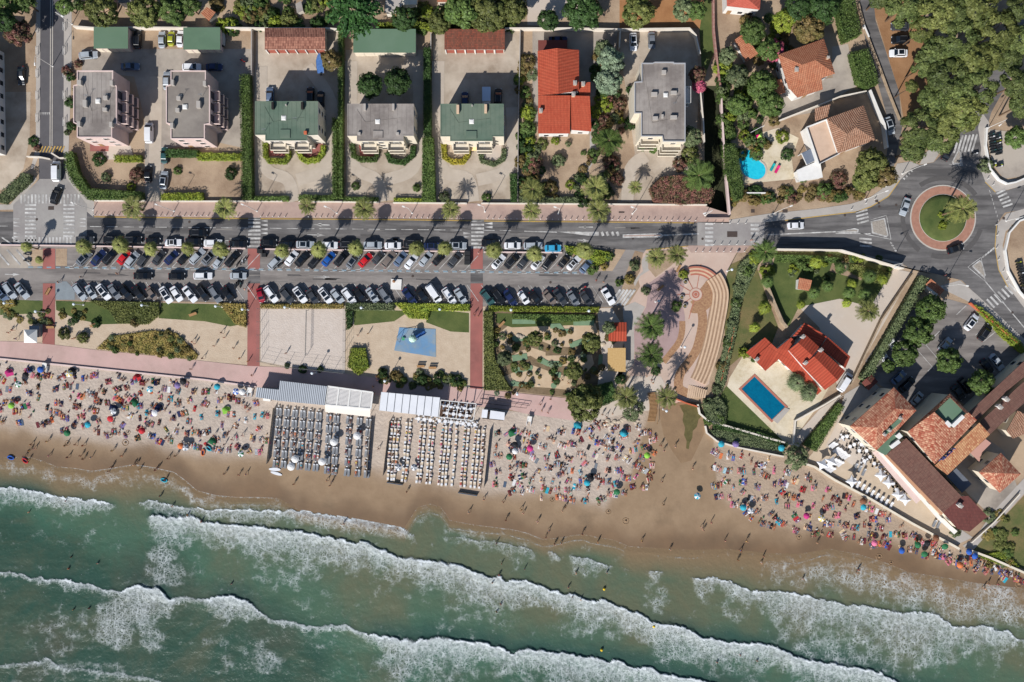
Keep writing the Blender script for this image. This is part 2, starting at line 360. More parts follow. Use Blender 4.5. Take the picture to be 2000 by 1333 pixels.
mark('zebra_crossing', [bar(933,432+i*7.4,25,4) for i in range(8)], m_white)
mark('zebra_crossing', [bar(1385,438+i*8.2,16,4.4) for i in range(6)], m_white)
mark('zebra_crossing', [bar(1474,440+i*8.2,16,4.4) for i in range(5)], m_white)
mark('zebra_crossing', [line((1671+i*1.2,416+i*7),(1694+i*1,410+i*7),3.6) for i in range(4)], m_white)
mark('zebra_crossing', [line((1678+i*.6,466+i*7),(1702+i*.6,468+i*7),3.6) for i in range(3)], m_white)
mark('zebra_crossing', [line((1946+i*3.1,379+i*6.5),(1963+i*3.6,371+i*6.8),3.6) for i in range(5)], m_white)
mark('zebra_crossing', [line((1927+i*7.2,585-i*5.2),(1942+i*7.2,601-i*5.2),4) for i in range(8)], m_white)
mark('zebra_crossing', [line((1856+i*7,300-i*.6),(1866+i*7,266-i*.6),3.6) for i in range(7)], m_white)
def tooth(x, y, l, h_): return [(x,y-h_/2),(x,y+h_/2),(x+l,y)]
mark('yield_teeth', [tooth(168,428+i*7,-14,4) for i in (0,1,2,4,5,6)]+[tooth(27,428+i*7,14,4) for i in (0,1,2,4,5,6)]+[tooth(523,432+i*8,-14,5) for i in range(4)]+[tooth(962,437+i*7,-15,5) for i in range(2)]+[tooth(905,456+i*7,14,5) for i in range(2)], m_white)
mark('lane_line', [line((x,443+(x-180)*.0095),(x+22,443+(x-158)*.0095),1.3) for x in range(176,1000,32) if not (478 < x < 510 or 905 < x < 930)]+[line((-20,442),(16,442),1.3)], m_white)
mark('lane_line', [line((1024,452),(1088,454),1.6), [(1088,453),(1170,453),(1170,461),(1150,461)]]+[line((1175+i*10,453),(1178+i*10,461),5) for i in range(4)]+[line((1296,460),(1365,457),3), line((1500,459),(1632,453),2.5),line((1632,456),(1700,457),2)], m_white)
mark('lane_line', [line((x,468+(x-180)*.01),(x+7,468+(x-180)*.01),1.1) for x in range(176,1100,33)]+[line((x,468+(x-180)*.01),(x,476+(x-180)*.01),1.1) for x in range(176,1100,66)], m_white)
mark('arrow', [line((644,440),(622,439.5),1.8),[(612,439),(628,436),(628,443)],line((600,459),(622,459.5),1.8),[(636,460),(620,456),(620,463)],line((1158,444),(1140,444),1.8),[(1128,444),(1144,441),(1144,447)],line((1128,469),(1140,470),1.8),[(1152,471),(1139,467),(1139,474)],line((613,541.5),(634,541.5),1.6),[(646,541.5),(632,538.5),(632,544.5)],line((10,536),(26,536.5),1.6),[(40,536.5),(26,533.5),(26,539.5)]], m_white)
mark('kerb_line', [line((184,424),(400,427),1.6),line((400,427),(800,430),1.6),line((800,430),(1000,433),1.6),line((1000,433),(1200,434.5),1.6),line((1200,434.5),(1355,436),1.6),line((1533,431),(1598,423),1.6),line((1598,423),(1674,414),1.6),line((1674,414),(1701,404),1.6),line((1701,404),(1735,384),1.6),line((1735,384),(1757,353),1.6),line((1262,489),(1344,481),1.4),line((1944,376),(1924,356),1.4),line((1946,440),(1943,483),1.4),line((1943,483),(1950,527),1.4),line((1950,527),(1968,561),1.4)], m_yel)
mark('hatch_line', [line((78+i*6,298),(84+i*6,286),2.2) for i in range(8)], m_yel)
mark('edge_line', [line((x,520.5+(x-130)*.0105),(x+10,520.5+(x-120)*.0105),1.1) for x in range(132,1150,17)]+[line((x+3,525+(x-130)*.0105),(x+13,525+(x-120)*.0105),1.1) for x in range(132,1150,17)], m_white)
mark('bay_symbol', [bar(x,523+(x-130)*.0105,9,2.6) for x in range(60,1150,18)], m_blue)
mark('bay_line', [line((x,520+(x-130)*.0105),(x+26,492+(x-130)*.0105),1.1) for x in [143+i*24.2 for i in range(15)]+[525+i*25.5 for i in range(16)]+[946+i*25 for i in range(8)]], m_white)
mark('bay_line', [line((x,550+(x-140)*.009),(x+22,582+(x-140)*.009),1.1) for x in [140+i*24.2 for i in range(15)]+[545+i*24.5 for i in range(16)]+[940+i*24 for i in range(10)]], m_white)
mark('hatch_line', [line((x,488),(x+26,518),3.4) for x in (-8,14,32)]+[line((4+x,464),(24+x,478),3) for x in (0,20,-22)], m_white)
mark('hatch_line', [line((1190+i*7,597),(1212+i*7,566),4.5) for i in range(5)], m_white)
mark('lane_line', [line((100,-150),(98,290),1.6),line((104,-150),(102,290),1.6)], m_kerb)
mark('yield_teeth', [[(79+i*4,220),(82+i*4,220),(80.5+i*4,226)] for i in range(5)], m_white)
mark('yield_teeth', [line((1738+i*3,474+i*5),(1742+i*3,476+i*5),3) for i in range(4)]+[line((1764+i*5,348-i*5),(1767+i*5,351-i*5),3) for i in range(4)]+[line((1918+i*5,504-i*4),(1922+i*5,500-i*4),3) for i in range(5)]+[line((1932+i*2.6,372+i*8),(1934+i*2.2,377+i*8),1.3) for i in range(8)], m_white)
mark('edge_line', [line((1700,430),(1731,421),1.2),line((1731,421),(1740,468),1.2),line((1740,468),(1680,456),1.2),line((1876,292),(1880,324),1.2),line((1880,324),(1853,321),1.2),line((1890,522),(1916,503),1.2),line((1916,503),(1924,550),1.2),line((1924,550),(2000,640),2),line((1890,522),(1924,550),1.2)], m_white)
cp_ = [o for o in C.objects if o.name.startswith('hotel_car')][0]
mark('bay_line', [line((1835,647),(1807,675),1.2),line((1850,690),(1812,725),1.2),line((1868,615),(1887,597),1.2),line((1920,668),(1952,642),1.2),line((1793,686),(1825,722),1),line((1808,674),(1835,705),1),line((1880,640),(1890,625),1.2),line((1905,655),(1925,640),1.2)], m_white, 6, cp_)

# ---- plaza / amphitheatre
m_ped = M('plaza_paving', lin(206,182,166), lin(190,166,150), .3, c3=lin(196,168,152), s3=.1)
m_mauve = M('mauve_paving', lin(176,150,146), lin(164,138,134), .5, bump=.01)
m_peb = M('pebble_paving', lin(180,142,106), lin(144,104,80), 2.2, bump=.04, bscale=5, detail=3)
m_brk = M('brick_trim', lin(184,118,98), lin(170,104,86), 1)
sheet('plaza', [(1262,488),(1344,481),(1380,489),(1440,490),(1425,520),(1412,560),(1385,750),(1340,785),(1300,790),(1282,768),(1230,735),(1215,700),(1225,600),(1250,560),(1240,520)], m_ped, 4)
sheet('plaza', [(1340,480),(1465,480),(1452,494),(1350,494)], m_pink, 5)
sheet('plaza', [(1268,553),(1312,524),(1340,545),(1330,580),(1338,620),(1335,655),(1320,680),(1296,700),(1240,715),(1238,640),(1262,600)], m_mauve, 5)
sheet('plaza', [(1216,600),(1240,590),(1260,600),(1240,640),(1238,710),(1215,740),(1205,740),(1220,660)], m_conc, 5)
sheet('plaza', [(1240,560),(1250,540),(1278,522),(1266,500),(1280,490),(1270,488),(1252,510),(1256,530),(1236,548)], m_conc, 5)
sheet('planter_bed', [(1266,500),(1285,490),(1345,488),(1310,520),(1280,542),(1266,525)], m_dirt, 6)
sheet('planter_bed', [(1240,490),(1256,494),(1250,530),(1222,580),(1214,566),(1224,530)], m_dirt, 6)
wp = lambda L_: [P(1200+x/4.4425, 560+y/4.4425) for x, y in L_]
def band(name, L_, w_, mat, lev):
    p = strip(smooth_line([Vector((q.x, q.y, 0)) for q in wp(L_)], 5), w_); mb = MB(); mb.face(p, lev*.012); return struct(mb.build(name, mat))
band('pebble_path', [(588,300),(586,390),(560,480),(490,575),(425,655)], 1.5, m_peb, 6)
band('pebble_path', [(690,110),(750,200),(765,280),(760,350),(740,450),(710,550),(650,650),(570,760),(560,880),(640,930)], 2.2, m_peb, 6)
mb = MB(); a0, a1 = -.9, 1.9
ring = lambda r, n=22: [(1358.8+r*math.cos(a0+(a1-a0)*k/n), 575.5+r*math.sin(a0+(a1-a0)*k/n)) for k in range(n+1)]
mb.face([P(*p) for p in ring(37)+ring(13)[::-1]], .076); struct(mb.build('pebble_path', m_peb))
for r, m_, l in ((13,m_brk,7),(12,m_ped,8),(7.5,m_brk,9),(4.5,m_ped,10),(3.5,m_brk,11)): sheet('rosette', disc(1358.8,575.5,r,32), m_, l)
for a, r0, r1 in ((-2.05,13,45),(-1.4,13,60),(-2.6,13,36),(3.14,13,36),(2.5,13,30),(1.85,12,50)):
    sheet('brick_line', line((1358.8+r0*math.cos(a),575.5+r0*math.sin(a)),(1358.8+r1*math.cos(a),575.5+r1*math.sin(a)),1.3), m_brk, 8)
# curved steps north of the rosette and the long terraces to the east, rising outwards
m_step = M('step_stone', lin(216,186,156), lin(196,166,138), .7); m_tread = M('step_tread', lin(170,140,114), lin(148,120,98), 1, bump=.03, bscale=5)
am = thing('amphitheatre', 'curved stone amphitheatre terraces beside the round paved rosette', 'amphitheatre', (0,0,0))
outer = smooth_line([P(*p) for p in [(1405,533),(1414,548),(1421,570),(1420,595),(1414,630),(1406,670),(1398,700),(1388,730),(1378,752)]], 6)
for i in range(5):
    off = [Vector((q.x, q.y)) for q in outer]; k = i*.82
    def offs(d):
        o_ = []
        for j, q in enumerate(off):
            t = (off[min(j+1,len(off)-1)]-off[max(j-1,0)]).normalized(); nn = Vector((t.y, -t.x)); o_.append(q+nn*d)
        return o_
    hh = .95-.19*i
    A, B_ = offs(k), offs(k+.42); mb = MB(); mb.prism(A+B_[::-1], 0, hh); mb.build('terrace_seat', m_step, am)
    A, B_ = offs(k+.42), offs(k+.82); mb = MB(); mb.prism(A+B_[::-1], 0, hh-.12); mb.build('terrace_tread', m_tread, am)
for i in range(5):
    a_ = [(-1.83+(1.15)*k/14) for k in range(15)]; r0, r1 = 38+i*3.4, 40.6+i*3.4
    p = [P(1358.8+r0*math.cos(a), 575.5+r0*math.sin(a)) for a in a_]+[P(1358.8+(r0+3.3)*math.cos(a), 575.5+(r0+3.3)*math.sin(a)) for a in a_[::-1]]
    mb = MB(); mb.prism(p, 0, .09*(i+1)); mb.build('curved_step', m_step if i % 2 else m_brk, am)
mb = MB()
for i in range(9):
    mb.prism([P(*p) for p in [(1345+i*4,752+i*1.2),(1348+i*4,752+i*1.2),(1344+i*4,778),(1341+i*4,777)]], 0, .1+.06*i)
mb.build('corner_step', m_step, am)
# sand, courts, playground
sheet('sand_ground', [(-400,590),(0,592),(110,588),(500,594),(800,599),(960,600),(944,762),(800,749),(557,719),(383,705),(180,684),(0,668),(-400,656)], m_sandf, 1)
sheet('volleyball_court', [(509,604),(675,604),(674,729),(560,716),(509,706)], m_court, 7)
sheet('play_surface', [(780,640),(851,643),(851.5,698),(770,685)], m_bluer, 7)
m_mg = M('minigolf_sand', lin(204,180,150), lin(188,162,132), .5, bump=.02)
sheet('soil_bed', [(946,606),(1168,606),(1200,640),(1196,740),(1150,790),(1104,776),(946,758)], M('soil', lin(138,118,92), lin(108,90,68), .6, bump=.08), 3)
q3 = lambda L_: [(800+x/4.4425, 560+y/4.4425) for x, y in L_]
sheet('minigolf_ground', q3([(780,400),(880,320),(1100,310),(1220,355),(1400,330),(1610,320),(1640,420),(1580,470),(1380,525),(1260,520),(1100,455),(880,445),(890,580),(870,610),(800,560),(760,470)]), m_mg, 4)
sheet('minigolf_ground', q3([(870,610),(960,560),(1060,530),(1180,570),(1180,600),(1580,590),(1600,670),(1540,740),(1430,690),(1200,690),(1050,600),(890,640)]), m_mg, 5)
sheet('minigolf_ground', q3([(820,780),(1060,680),(1250,750),(1420,790),(1400,900),(1230,880),(870,860)]), m_mg, 4)
sheet('minigolf_path', [(1166,602),(1195,602),(1218,640),(1220,720),(1190,790),(1160,790),(1176,700)], m_pale, 5)
# lawns
for p in ([(0,585),(84,588),(83,612),(0,616)],[(109,588),(300,594),(268,632),(200,634),(150,624),(110,606)],[(315,592),(478,596),(484,632),(450,638),(400,628),(310,622)],[(690,604),(800,608),(770,628),(692,636)],[(838,604),(916,612),(916,650),(880,648),(832,630)],[(970,612),(1165,618),(1160,634),(1000,640),(968,630)]):
    sheet('lawn', p, m_lawn, 4)
sheet('lawn', [(1420,520),(1470,498),(1490,560),(1520,640),(1500,690),(1455,690),(1420,720),(1415,640)], m_dry, 3)
sheet('lawn', [(1515,494),(1640,492),(1755,526),(1700,620),(1640,585),(1560,600),(1540,640),(1500,560)], m_lawn, 3)
sheet('lawn', [(1515,492),(1640,491),(1750,524),(1745,536),(1640,505),(1515,506)], m_dry, 4)
sheet('planter_bed', [(1628,506),(1690,520),(1682,548),(1620,530)], m_dirt, 5)
sheet('lawn', [(1418,755),(1445,750),(1545,865),(1480,845),(1395,830),(1390,800)], m_lawn, 4)
m_flag = M('flagstone', lin(214,200,172), lin(192,174,144), 1.3, bump=.02, bscale=3, c3=lin(220,206,182), s3=.2)
sheet('pool_terrace', [(1450,697),(1425,738),(1420,755),(1540,872),(1600,790),(1640,720),(1560,700),(1500,710)], m_flag, 5)
sheet('villa_drive', [(1560,600),(1640,584),(1700,600),(1745,525),(1782,533),(1660,750),(1640,770),(1600,640)], m_pale, 4)
sheet('villa_drive', [(1600,800),(1650,770),(1622,795),(1560,872),(1540,868)], m_pale, 6)
sheet('hotel_terrace', [(1650,770),(1700,740),(1760,800),(1700,870),(1840,1010),(1900,1050),(1860,1068),(1780,1020),(1700,965),(1575,905),(1590,880),(1640,800)], m_conc, 4)
sheet('hotel_terrace', [(1640,800),(1672,838),(1712,885),(1838,1008),(1870,1062),(1800,1030),(1700,962),(1572,902),(1600,870)], M('terrace_sand', lin(206,186,162), lin(192,172,148), .4), 5)
sheet('hotel_terrace', [(1672,815),(1662,840),(1712,884),(1680,920),(1612,872),(1640,815)], m_pale, 6)
sheet('lane', [(1905,1050),(1935,1005),(1990,945),(2060,870),(2060,900),(1940,1030),(1896,1080),(1880,1066)], m_conc, 5)
sheet('scrub_ground', [(1890,1070),(1940,1032),(2060,905),(2060,1110),(2000,1112)], m_dry, 4)
sheet('dirt_ground', [(1698,0),(1800,0),(1830,200),(1766,240),(1756,180),(1712,40)], M('red_earth', lin(160,122,88), lin(140,102,70), .3, bump=.05), 1)
sheet('dirt_ground', [(1210,0),(1380,0),(1380,56),(1210,56)], M('orange_earth', lin(174,126,84), lin(150,104,66), .3, bump=.05), 1)
sheet('patio', [(1448,296),(1478,262),(1520,250),(1560,270),(1546,310),(1552,350),(1450,360)], m_flag, 3)
sheet('patio', [(1512,170),(1640,150),(1660,175),(1590,220),(1520,232)], m_yard, 3)
sheet('villa_drive', [(1625,92),(1656,86),(1672,170),(1640,180),(1626,150)], m_yard, 3)
sheet('lawn', [(1376,0),(1392,0),(1396,100),(1372,160),(1366,60)], m_lawn, 2)
sheet('rental_yard', [(1924,252),(1975,258),(2030,272),(2030,340),(1960,350),(1938,320)], m_yard, 5)
sheet('rental_yard', [(1975,440),(2030,420),(2030,600),(1990,560),(1972,500)], m_dirt, 5)
sheet('courtyard', [(1840,900),(1905,840),(1960,880),(1990,960),(1935,1008),(1890,965)], m_yard, 4)
sheet('stream_bed', [(1286,800),(1325,786),(1365,785),(1380,812),(1374,850),(1360,880),(1350,900),(1330,905),(1312,880),(1296,850)], m_wet, 4)
sheet('algae_bed', [(1327,792),(1345,789),(1362,791),(1370,802),(1372,812),(1364,820),(1361,834),(1353,842),(1352,856),(1347,866),(1345,878),(1340,876),(1341,862),(1336,850),(1338,836),(1333,822),(1335,808)], m_algae, 5)
0 and sheet('track', [(1335,878),(1343,880),(1338,900),(1336,930),(1328,960),(1322,985),(1312,1000),(1316,970),(1322,940),(1326,910)], M('trodden_sand', lin(140,118,84), lin(124,104,74), .4, .8, bump=.02), 6)

# repairs, manholes and drains in the road surface
m_patch = M('asphalt_patch', lin(96,92,90), lin(86,83,82), 1); m_patch2 = M('pale_patch', lin(140,134,128), lin(130,124,119), 1); m_iron = M('manhole_iron', lin(84,72,66), lin(70,60,56), 3)
rp = random.Random(9)
for i in range(26):
    x = rp.uniform(180,1340); y = rp.uniform(432,462)+x*.008; mark('repair', [[(x,y),(x+rp.uniform(8,40),y+.4),(x+rp.uniform(8,40),y+rp.uniform(2,6)),(x+1,y+rp.uniform(2,6))]], m_patch if i % 3 else m_patch2, 6)
for i in range(22):
    x = rp.uniform(150,1180); y = rp.uniform(528,548)+x*.008; mark('repair', [[(x,y),(x+rp.uniform(10,60),y+.4),(x+rp.uniform(10,50),y+rp.uniform(1,4)),(x+1,y+rp.uniform(1,4))]], m_patch2 if i % 3 else m_patch, 6)
for x, y in ((370,434),(72,429),(1236,466),(1372,467),(1717,404),(1750,401),(1716,397),(1650,421),(1977,611),(806,540),(1075,552)): mark('manhole', [disc(x, y, 2.4, 14)], m_iron, 8)
for x, y, w_, h_ in ((100,407,11,7),(1430,458,20,11),(1470,413,7,6),(1214,415,11,3),(735,415,0,0),(1533,413,10,6),(1712,393,6,5),(1960,427,5,5)):
    if w_: mark('drain_grate', [bar(x, y, w_, h_)], m_iron, 8)
mark('tyre_wear', [[(1841.5+r*math.cos(a),426+r*math.sin(a)) for r, a in [(r0,k*.1309+a0) for k in range(13)]+[(r0+9,k*.1309+a0) for k in range(12,-1,-1)]] for r0, a0 in ((72,.3),(74,2.2),(73,4.1))], m_patch, 6)
# ---- beach and sea: grids whose damp / depth / foam values are attributes of the surface itself
def interp(L_): xs, ys = zip(*L_); return lambda x: np.interp(x, xs, ys)
WET = interp([(-300,815),(0,832),(60,840),(130,852),(300,878),(420,890),(520,896),(640,905),(760,925),(900,952),(1000,960),(1090,966),(1180,985),(1230,930),(1255,850),(1275,790),(1390,795),(1400,960),(1500,1025),(1640,1040),(1750,1062),(1850,1085),(2000,1118),(2300,1170)])
SHORE = interp([(-300,878),(0,893),(60,893),(85,901),(110,911),(150,915),(180,920),(215,915),(262,907),(300,913),(340,922),(362,938),(385,958),(420,967),(460,971),(500,971),(545,973),(562,983),(582,995),(640,1004),(690,1012),(760,1025),(790,1031),(806,1005),(815,991),(840,984),(860,990),(872,1005),(878,1016),(920,1024),(1000,1034),(1030,1041),(1062,1054),(1095,1050),(1120,1045),(1140,1044),(1200,1055),(1230,1067),(1292,1071),(1357,1074),(1420,1072),(1500,1080),(1560,1082),(1620,1072),(1675,1082),(1737,1102),(1775,1118),(1825,1125),(1900,1138),(2000,1150),(2300,1190)])
def grid_mesh(name, X, Y, Z, attrs):
    ny, nx = X.shape; k = S*(H-Z)/H
    co = np.stack([(X-1000)*S, (666.5-Y)*S, Z], -1).reshape(-1, 3).astype(np.float32)
    i = np.arange(ny*nx).reshape(ny, nx); f = np.stack([i[:-1,:-1], i[1:,:-1], i[1:,1:], i[:-1,1:]], -1).reshape(-1, 4)
    me = bpy.data.meshes.new(name); me.vertices.add(len(co)); me.vertices.foreach_set('co', co.ravel())
    me.loops.add(f.size); me.loops.foreach_set('vertex_index', f.ravel().astype(np.int32)); me.polygons.add(len(f))
    me.polygons.foreach_set('loop_start', np.arange(0, f.size, 4, dtype=np.int32)); me.polygons.foreach_set('loop_total', np.full(len(f), 4, np.int32))
    me.polygons.foreach_set('use_smooth', np.ones(len(f), bool)); me.update(); me.validate()
    for n_, a in attrs.items():
        at = me.attributes.new(n_, 'FLOAT', 'POINT'); at.data.foreach_set('value', a.ravel().astype(np.float32))
    return me
nrg = np.random.default_rng(3)
def vnoise(X, Y, sc, octv=4, seed=0):        # value noise, 0..1
    out = np.zeros_like(X, float); amp = 1; tot = 0; rg = np.random.default_rng(seed)
    for o in range(octv):
        T = rg.random((64, 64)); u = X/sc*2**o+11.3; v = Y/sc*2**o+5.7
        iu = np.floor(u).astype(int); iv = np.floor(v).astype(int); fu = u-iu; fv = v-iv; fu = fu*fu*(3-2*fu); fv = fv*fv*(3-2*fv)
        g = lambda a, b: T[(iu+a) % 64, (iv+b) % 64]
        out += amp*((g(0,0)*(1-fu)+g(1,0)*fu)*(1-fv)+(g(0,1)*(1-fu)+g(1,1)*fu)*fv); tot += amp; amp *= .55
    return out/tot
xs = np.arange(-300, 2301, 3.0)
top = interp([(-300,690),(0,700),(400,741),(506,755),(700,767),(860,785),(1025,807),(1126,822),(1240,805),(1290,790),(1372,785),(1385,815),(1400,835),(1530,880),(1570,905),(1700,965),(1865,1066),(1900,1080),(2000,1120),(2300,1230)])
T = np.linspace(0, 1, 90)[:, None]; t0 = top(xs)[None]; t1 = np.maximum(SHORE(xs)[None]+60, t0+4)
Y = t0+(t1-t0)*T; X = np.repeat(xs[None], 90, 0)
wob = (vnoise(X, Y, 60, 4, 1)-.5)*50
wet = 1/(1+np.exp(-(Y-WET(X)+wob*.5)/6.0)); vwet = 1/(1+np.exp(-(Y-SHORE(X)+30+wob*1.1)/9.0))
east = np.clip((X-1180)/120, 0, 1)
rough = (1-wet)*1.0
Z = .012+.05*(vnoise(X, Y, 9, 3, 2)-.5)*rough*(Y > t0+3)+.02*T
me = grid_mesh('beach', X, Y, np.maximum(Z, .012), dict(wet=wet, soaked=vwet, east=east))
def attr_mat(name):
    m = bpy.data.materials.new(name); m.use_nodes = True; t = m.node_tree
    def at(n_): a = t.nodes.new('ShaderNodeAttribute'); a.attribute_name = n_; return a.outputs['Fac']
    def mix(f, a, b):
        x = t.nodes.new('ShaderNodeMix'); x.data_type = 'RGBA'
        for s_, v in ((0, f), (6, a), (7, b)):
            if isinstance(v, (int, float, tuple)): x.inputs[s_].default_value = v
            else: t.links.new(v, x.inputs[s_])
        return x.outputs[2]
    def mth(op, a, b=0., c=None):
        x = t.nodes.new('ShaderNodeMath'); x.operation = op; x.use_clamp = False
        for s_, v in enumerate((a, b) if c is None else (a, b, c)):
            if isinstance(v, (int, float)): x.inputs[s_].default_value = v
            else: t.links.new(v, x.inputs[s_])
        return x.outputs[0]
    tc = t.nodes.new('ShaderNodeTexCoord')
    def ns(sc, det=6, lo=.3, hi=.7, rgh=.65, dist=0., vec=None):
        n_ = t.nodes.new('ShaderNodeTexNoise'); n_.inputs['Scale'].default_value = sc; n_.inputs['Detail'].default_value = det; n_.inputs['Roughness'].default_value = rgh; n_.inputs['Distortion'].default_value = dist
        t.links.new(vec or tc.outputs['Object'], n_.inputs['Vector'])
        r = t.nodes.new('ShaderNodeMapRange'); r.inputs[1].default_value = lo; r.inputs[2].default_value = hi; t.links.new(n_.outputs[0], r.inputs[0]); return r.outputs[0]
    def mr(v, a, b, c=0., d=1.):
        r = t.nodes.new('ShaderNodeMapRange'); r.interpolation_type = 'SMOOTHSTEP'
        for i_, q in enumerate((a, b, c, d)): r.inputs[i_+1].default_value = q
        t.links.new(v, r.inputs[0]); return r.outputs[0]
    return m, t, at, mix, mth, ns, mr, tc
m, t, at, mix, mth, ns, mr, tc = attr_mat('beach_sand'); b = t.nodes['Principled BSDF']
dry = mix(ns(.35), lin(200,184,169), lin(178,162,148)); dryE = mix(ns(.3), lin(174,148,120), lin(152,127,101))
dry = mix(mth('MULTIPLY', at('east'), .62), dry, dryE)
dry = mix(mth('MULTIPLY', ns(2.2, 3, .62, .72), .35), dry, lin(130,108,88))
damp = mix(ns(.22, 5), lin(162,137,110), lin(143,119,94)); soak = mix(ns(.1, 4), lin(128,102,77), lin(106,86,67))
dk = ns(.06, 5, .6, .72)
c = mix(at('soaked'), mix(at('wet'), dry, damp), soak); c = mix(mth('MULTIPLY', dk, mth('MULTIPLY', at('wet'), .4)), c, lin(96,82,66))
t.links.new(c, b.inputs['Base Color']); t.links.new(mth('SUBTRACT', .95, mth('MULTIPLY', at('soaked'), .35)), b.inputs['Roughness']); b.inputs['Specular IOR Level'].default_value = .2
n_ = t.nodes.new('ShaderNodeTexNoise'); n_.inputs['Scale'].default_value = 1.6; n_.inputs['Detail'].default_value = 5; t.links.new(tc.outputs['Object'], n_.inputs['Vector'])
bp = t.nodes.new('ShaderNodeBump'); t.links.new(mth('SUBTRACT', 1.0, mth('MULTIPLY', at('wet'), .85)), bp.inputs['Strength']); bp.inputs['Distance'].default_value = .16
t.links.new(n_.outputs[0], bp.inputs['Height']); t.links.new(bp.outputs[0], b.inputs['Normal'])
struct(link('beach', me, m))
# crest lines (x,y) with (thickness of trailing foam, density) along them
W = [
 ([(-300,935),(0,953),(25,951),(72,962),(100,968),(141,975),(188,977),(232,988)], [(-300,30),(60,34),(140,34),(200,20),(232,6)], .95, .35),
 ([(262,985),(290,981),(308,980),(362,989),(399,997),(471,997),(532,996),(597,997),(625,1002),(675,1009),(720,1015),(775,1026),(800,1038),(818,1051)], [(262,6),(310,24),(420,16),(520,22),(640,30),(760,26),(818,10)], .85, .4),
 ([(858,1050),(880,1049),(925,1055),(1000,1064),(1025,1069),(1052,1083)], [(858,6),(925,14),(1020,30),(1052,8)], .55, .25),
 ([(1064,1080),(1075,1077),(1086,1080),(1102,1096)], [(1064,12),(1075,22),(1102,5)], .6, .25),
 ([(1108,1092),(1116,1089),(1140,1091),(1185,1102),(1205,1110)], [(1108,24),(1130,32),(1205,6)], .7, .3),
 ([(1206,1109),(1219,1108),(1238,1121)], [(1206,10),(1219,16),(1238,4)], .55, .2),
 ([(1256,1118),(1270,1116),(1284,1115),(1302,1123)], [(1256,14),(1280,34),(1302,6)], .7, .25),
 ([(1345,1131),(1352,1127),(1375,1127),(1400,1131),(1425,1137),(1467,1155),(1500,1152),(1537,1155),(1587,1165),(1640,1177),(1712,1185),(1765,1197),(1825,1200),(1860,1222),(1900,1223),(1925,1224),(1970,1237),(1990,1249),(2300,1290)], [(1345,16),(1370,40),(1400,16),(1440,44),(1470,26),(1520,50),(1560,95),(1700,95),(1800,90),(1850,60),(1880,40),(1930,60),(1965,40),(1990,12),(2300,20)], .85, .45),
 ([(284,1014),(292,1009),(362,1009),(399,1018),(450,1025),(500,1030),(562,1035),(600,1042),(637,1045),(690,1060),(712,1057),(742,1071),(782,1090),(800,1091),(850,1095),(870,1102),(890,1102),(925,1115),(962,1127),(1000,1135),(1032,1137),(1100,1161),(1120,1162),(1145,1172),(1180,1171),(1212,1185),(1250,1200),(1280,1216),(1330,1222),(1375,1245),(1425,1252),(1500,1261),(1525,1269),(1550,1282),(1612,1295),(1650,1300),(1692,1306),(1720,1317),(1750,1333),(1800,1350),(2300,1430)], [(284,20),(330,62),(380,36),(430,50),(500,64),(560,66),(640,50),(720,60),(790,52),(860,46),(960,60),(1020,56),(1100,46),(1200,44),(1290,52),(1400,46),(1500,44),(1560,40),(1750,60),(2300,60)], 1.0, .75),
 ([(-300,1085),(0,1118),(29,1118),(70,1126),(130,1136),(170,1140),(235,1158),(252,1148),(268,1142),(312,1151),(333,1169),(373,1165),(402,1169),(430,1165),(453,1163),(478,1172),(500,1185),(525,1207),(575,1215),(612,1225),(675,1221),(712,1237),(742,1242),(755,1241),(782,1247),(812,1252),(832,1245),(875,1247),(925,1257),(942,1254),(1000,1272),(1030,1266),(1100,1277),(1150,1285),(1207,1290),(1262,1305),(1325,1320),(1375,1333),(1450,1350),(2300,1560)], [(-300,4),(0,6),(120,8),(128,20),(150,12),(235,10),(250,40),(300,52),(330,30),(345,8),(400,12),(440,40),(480,30),(520,7),(600,9),(700,10),(745,30),(790,44),(840,84),(900,76),(960,50),(1000,56),(1100,64),(1300,70),(1450,90),(2300,100)], 1.0, .8),
 ([(-300,1290),(0,1297),(58,1294),(75,1291),(98,1287),(120,1303),(199,1310),(279,1321),(330,1333),(700,1420)], [(-300,5),(40,6),(70,14),(98,18),(120,8),(200,9),(279,9),(700,12)], .75, .4),
]
ny = 300; tt = np.concatenate([np.linspace(0, 40, 40, endpoint=False), np.linspace(40, 330, 150, endpoint=False), np.linspace(330, 640, ny-190)])
xs = np.arange(-300, 2301, 2.6); X = np.repeat(xs[None], ny, 0); Y = SHORE(xs)[None]+tt[:, None]; D = np.repeat(tt[:, None], len(xs), 1)
nz1 = vnoise(X, Y, 26, 4, 5)-.5; nz2 = vnoise(X, Y, 90, 3, 6)-.5; nz3 = vnoise(X, Y, 7, 2, 8)-.5
foam = np.zeros_like(X); Z = .13+.16*np.clip(D/200, 0, 1)*(vnoise(X+Y*.35, Y*2.2, 34, 4, 9)-.5); lace = np.zeros_like(X); front = np.zeros_like(X); dark = np.zeros_like(X); thin = np.zeros_like(X)
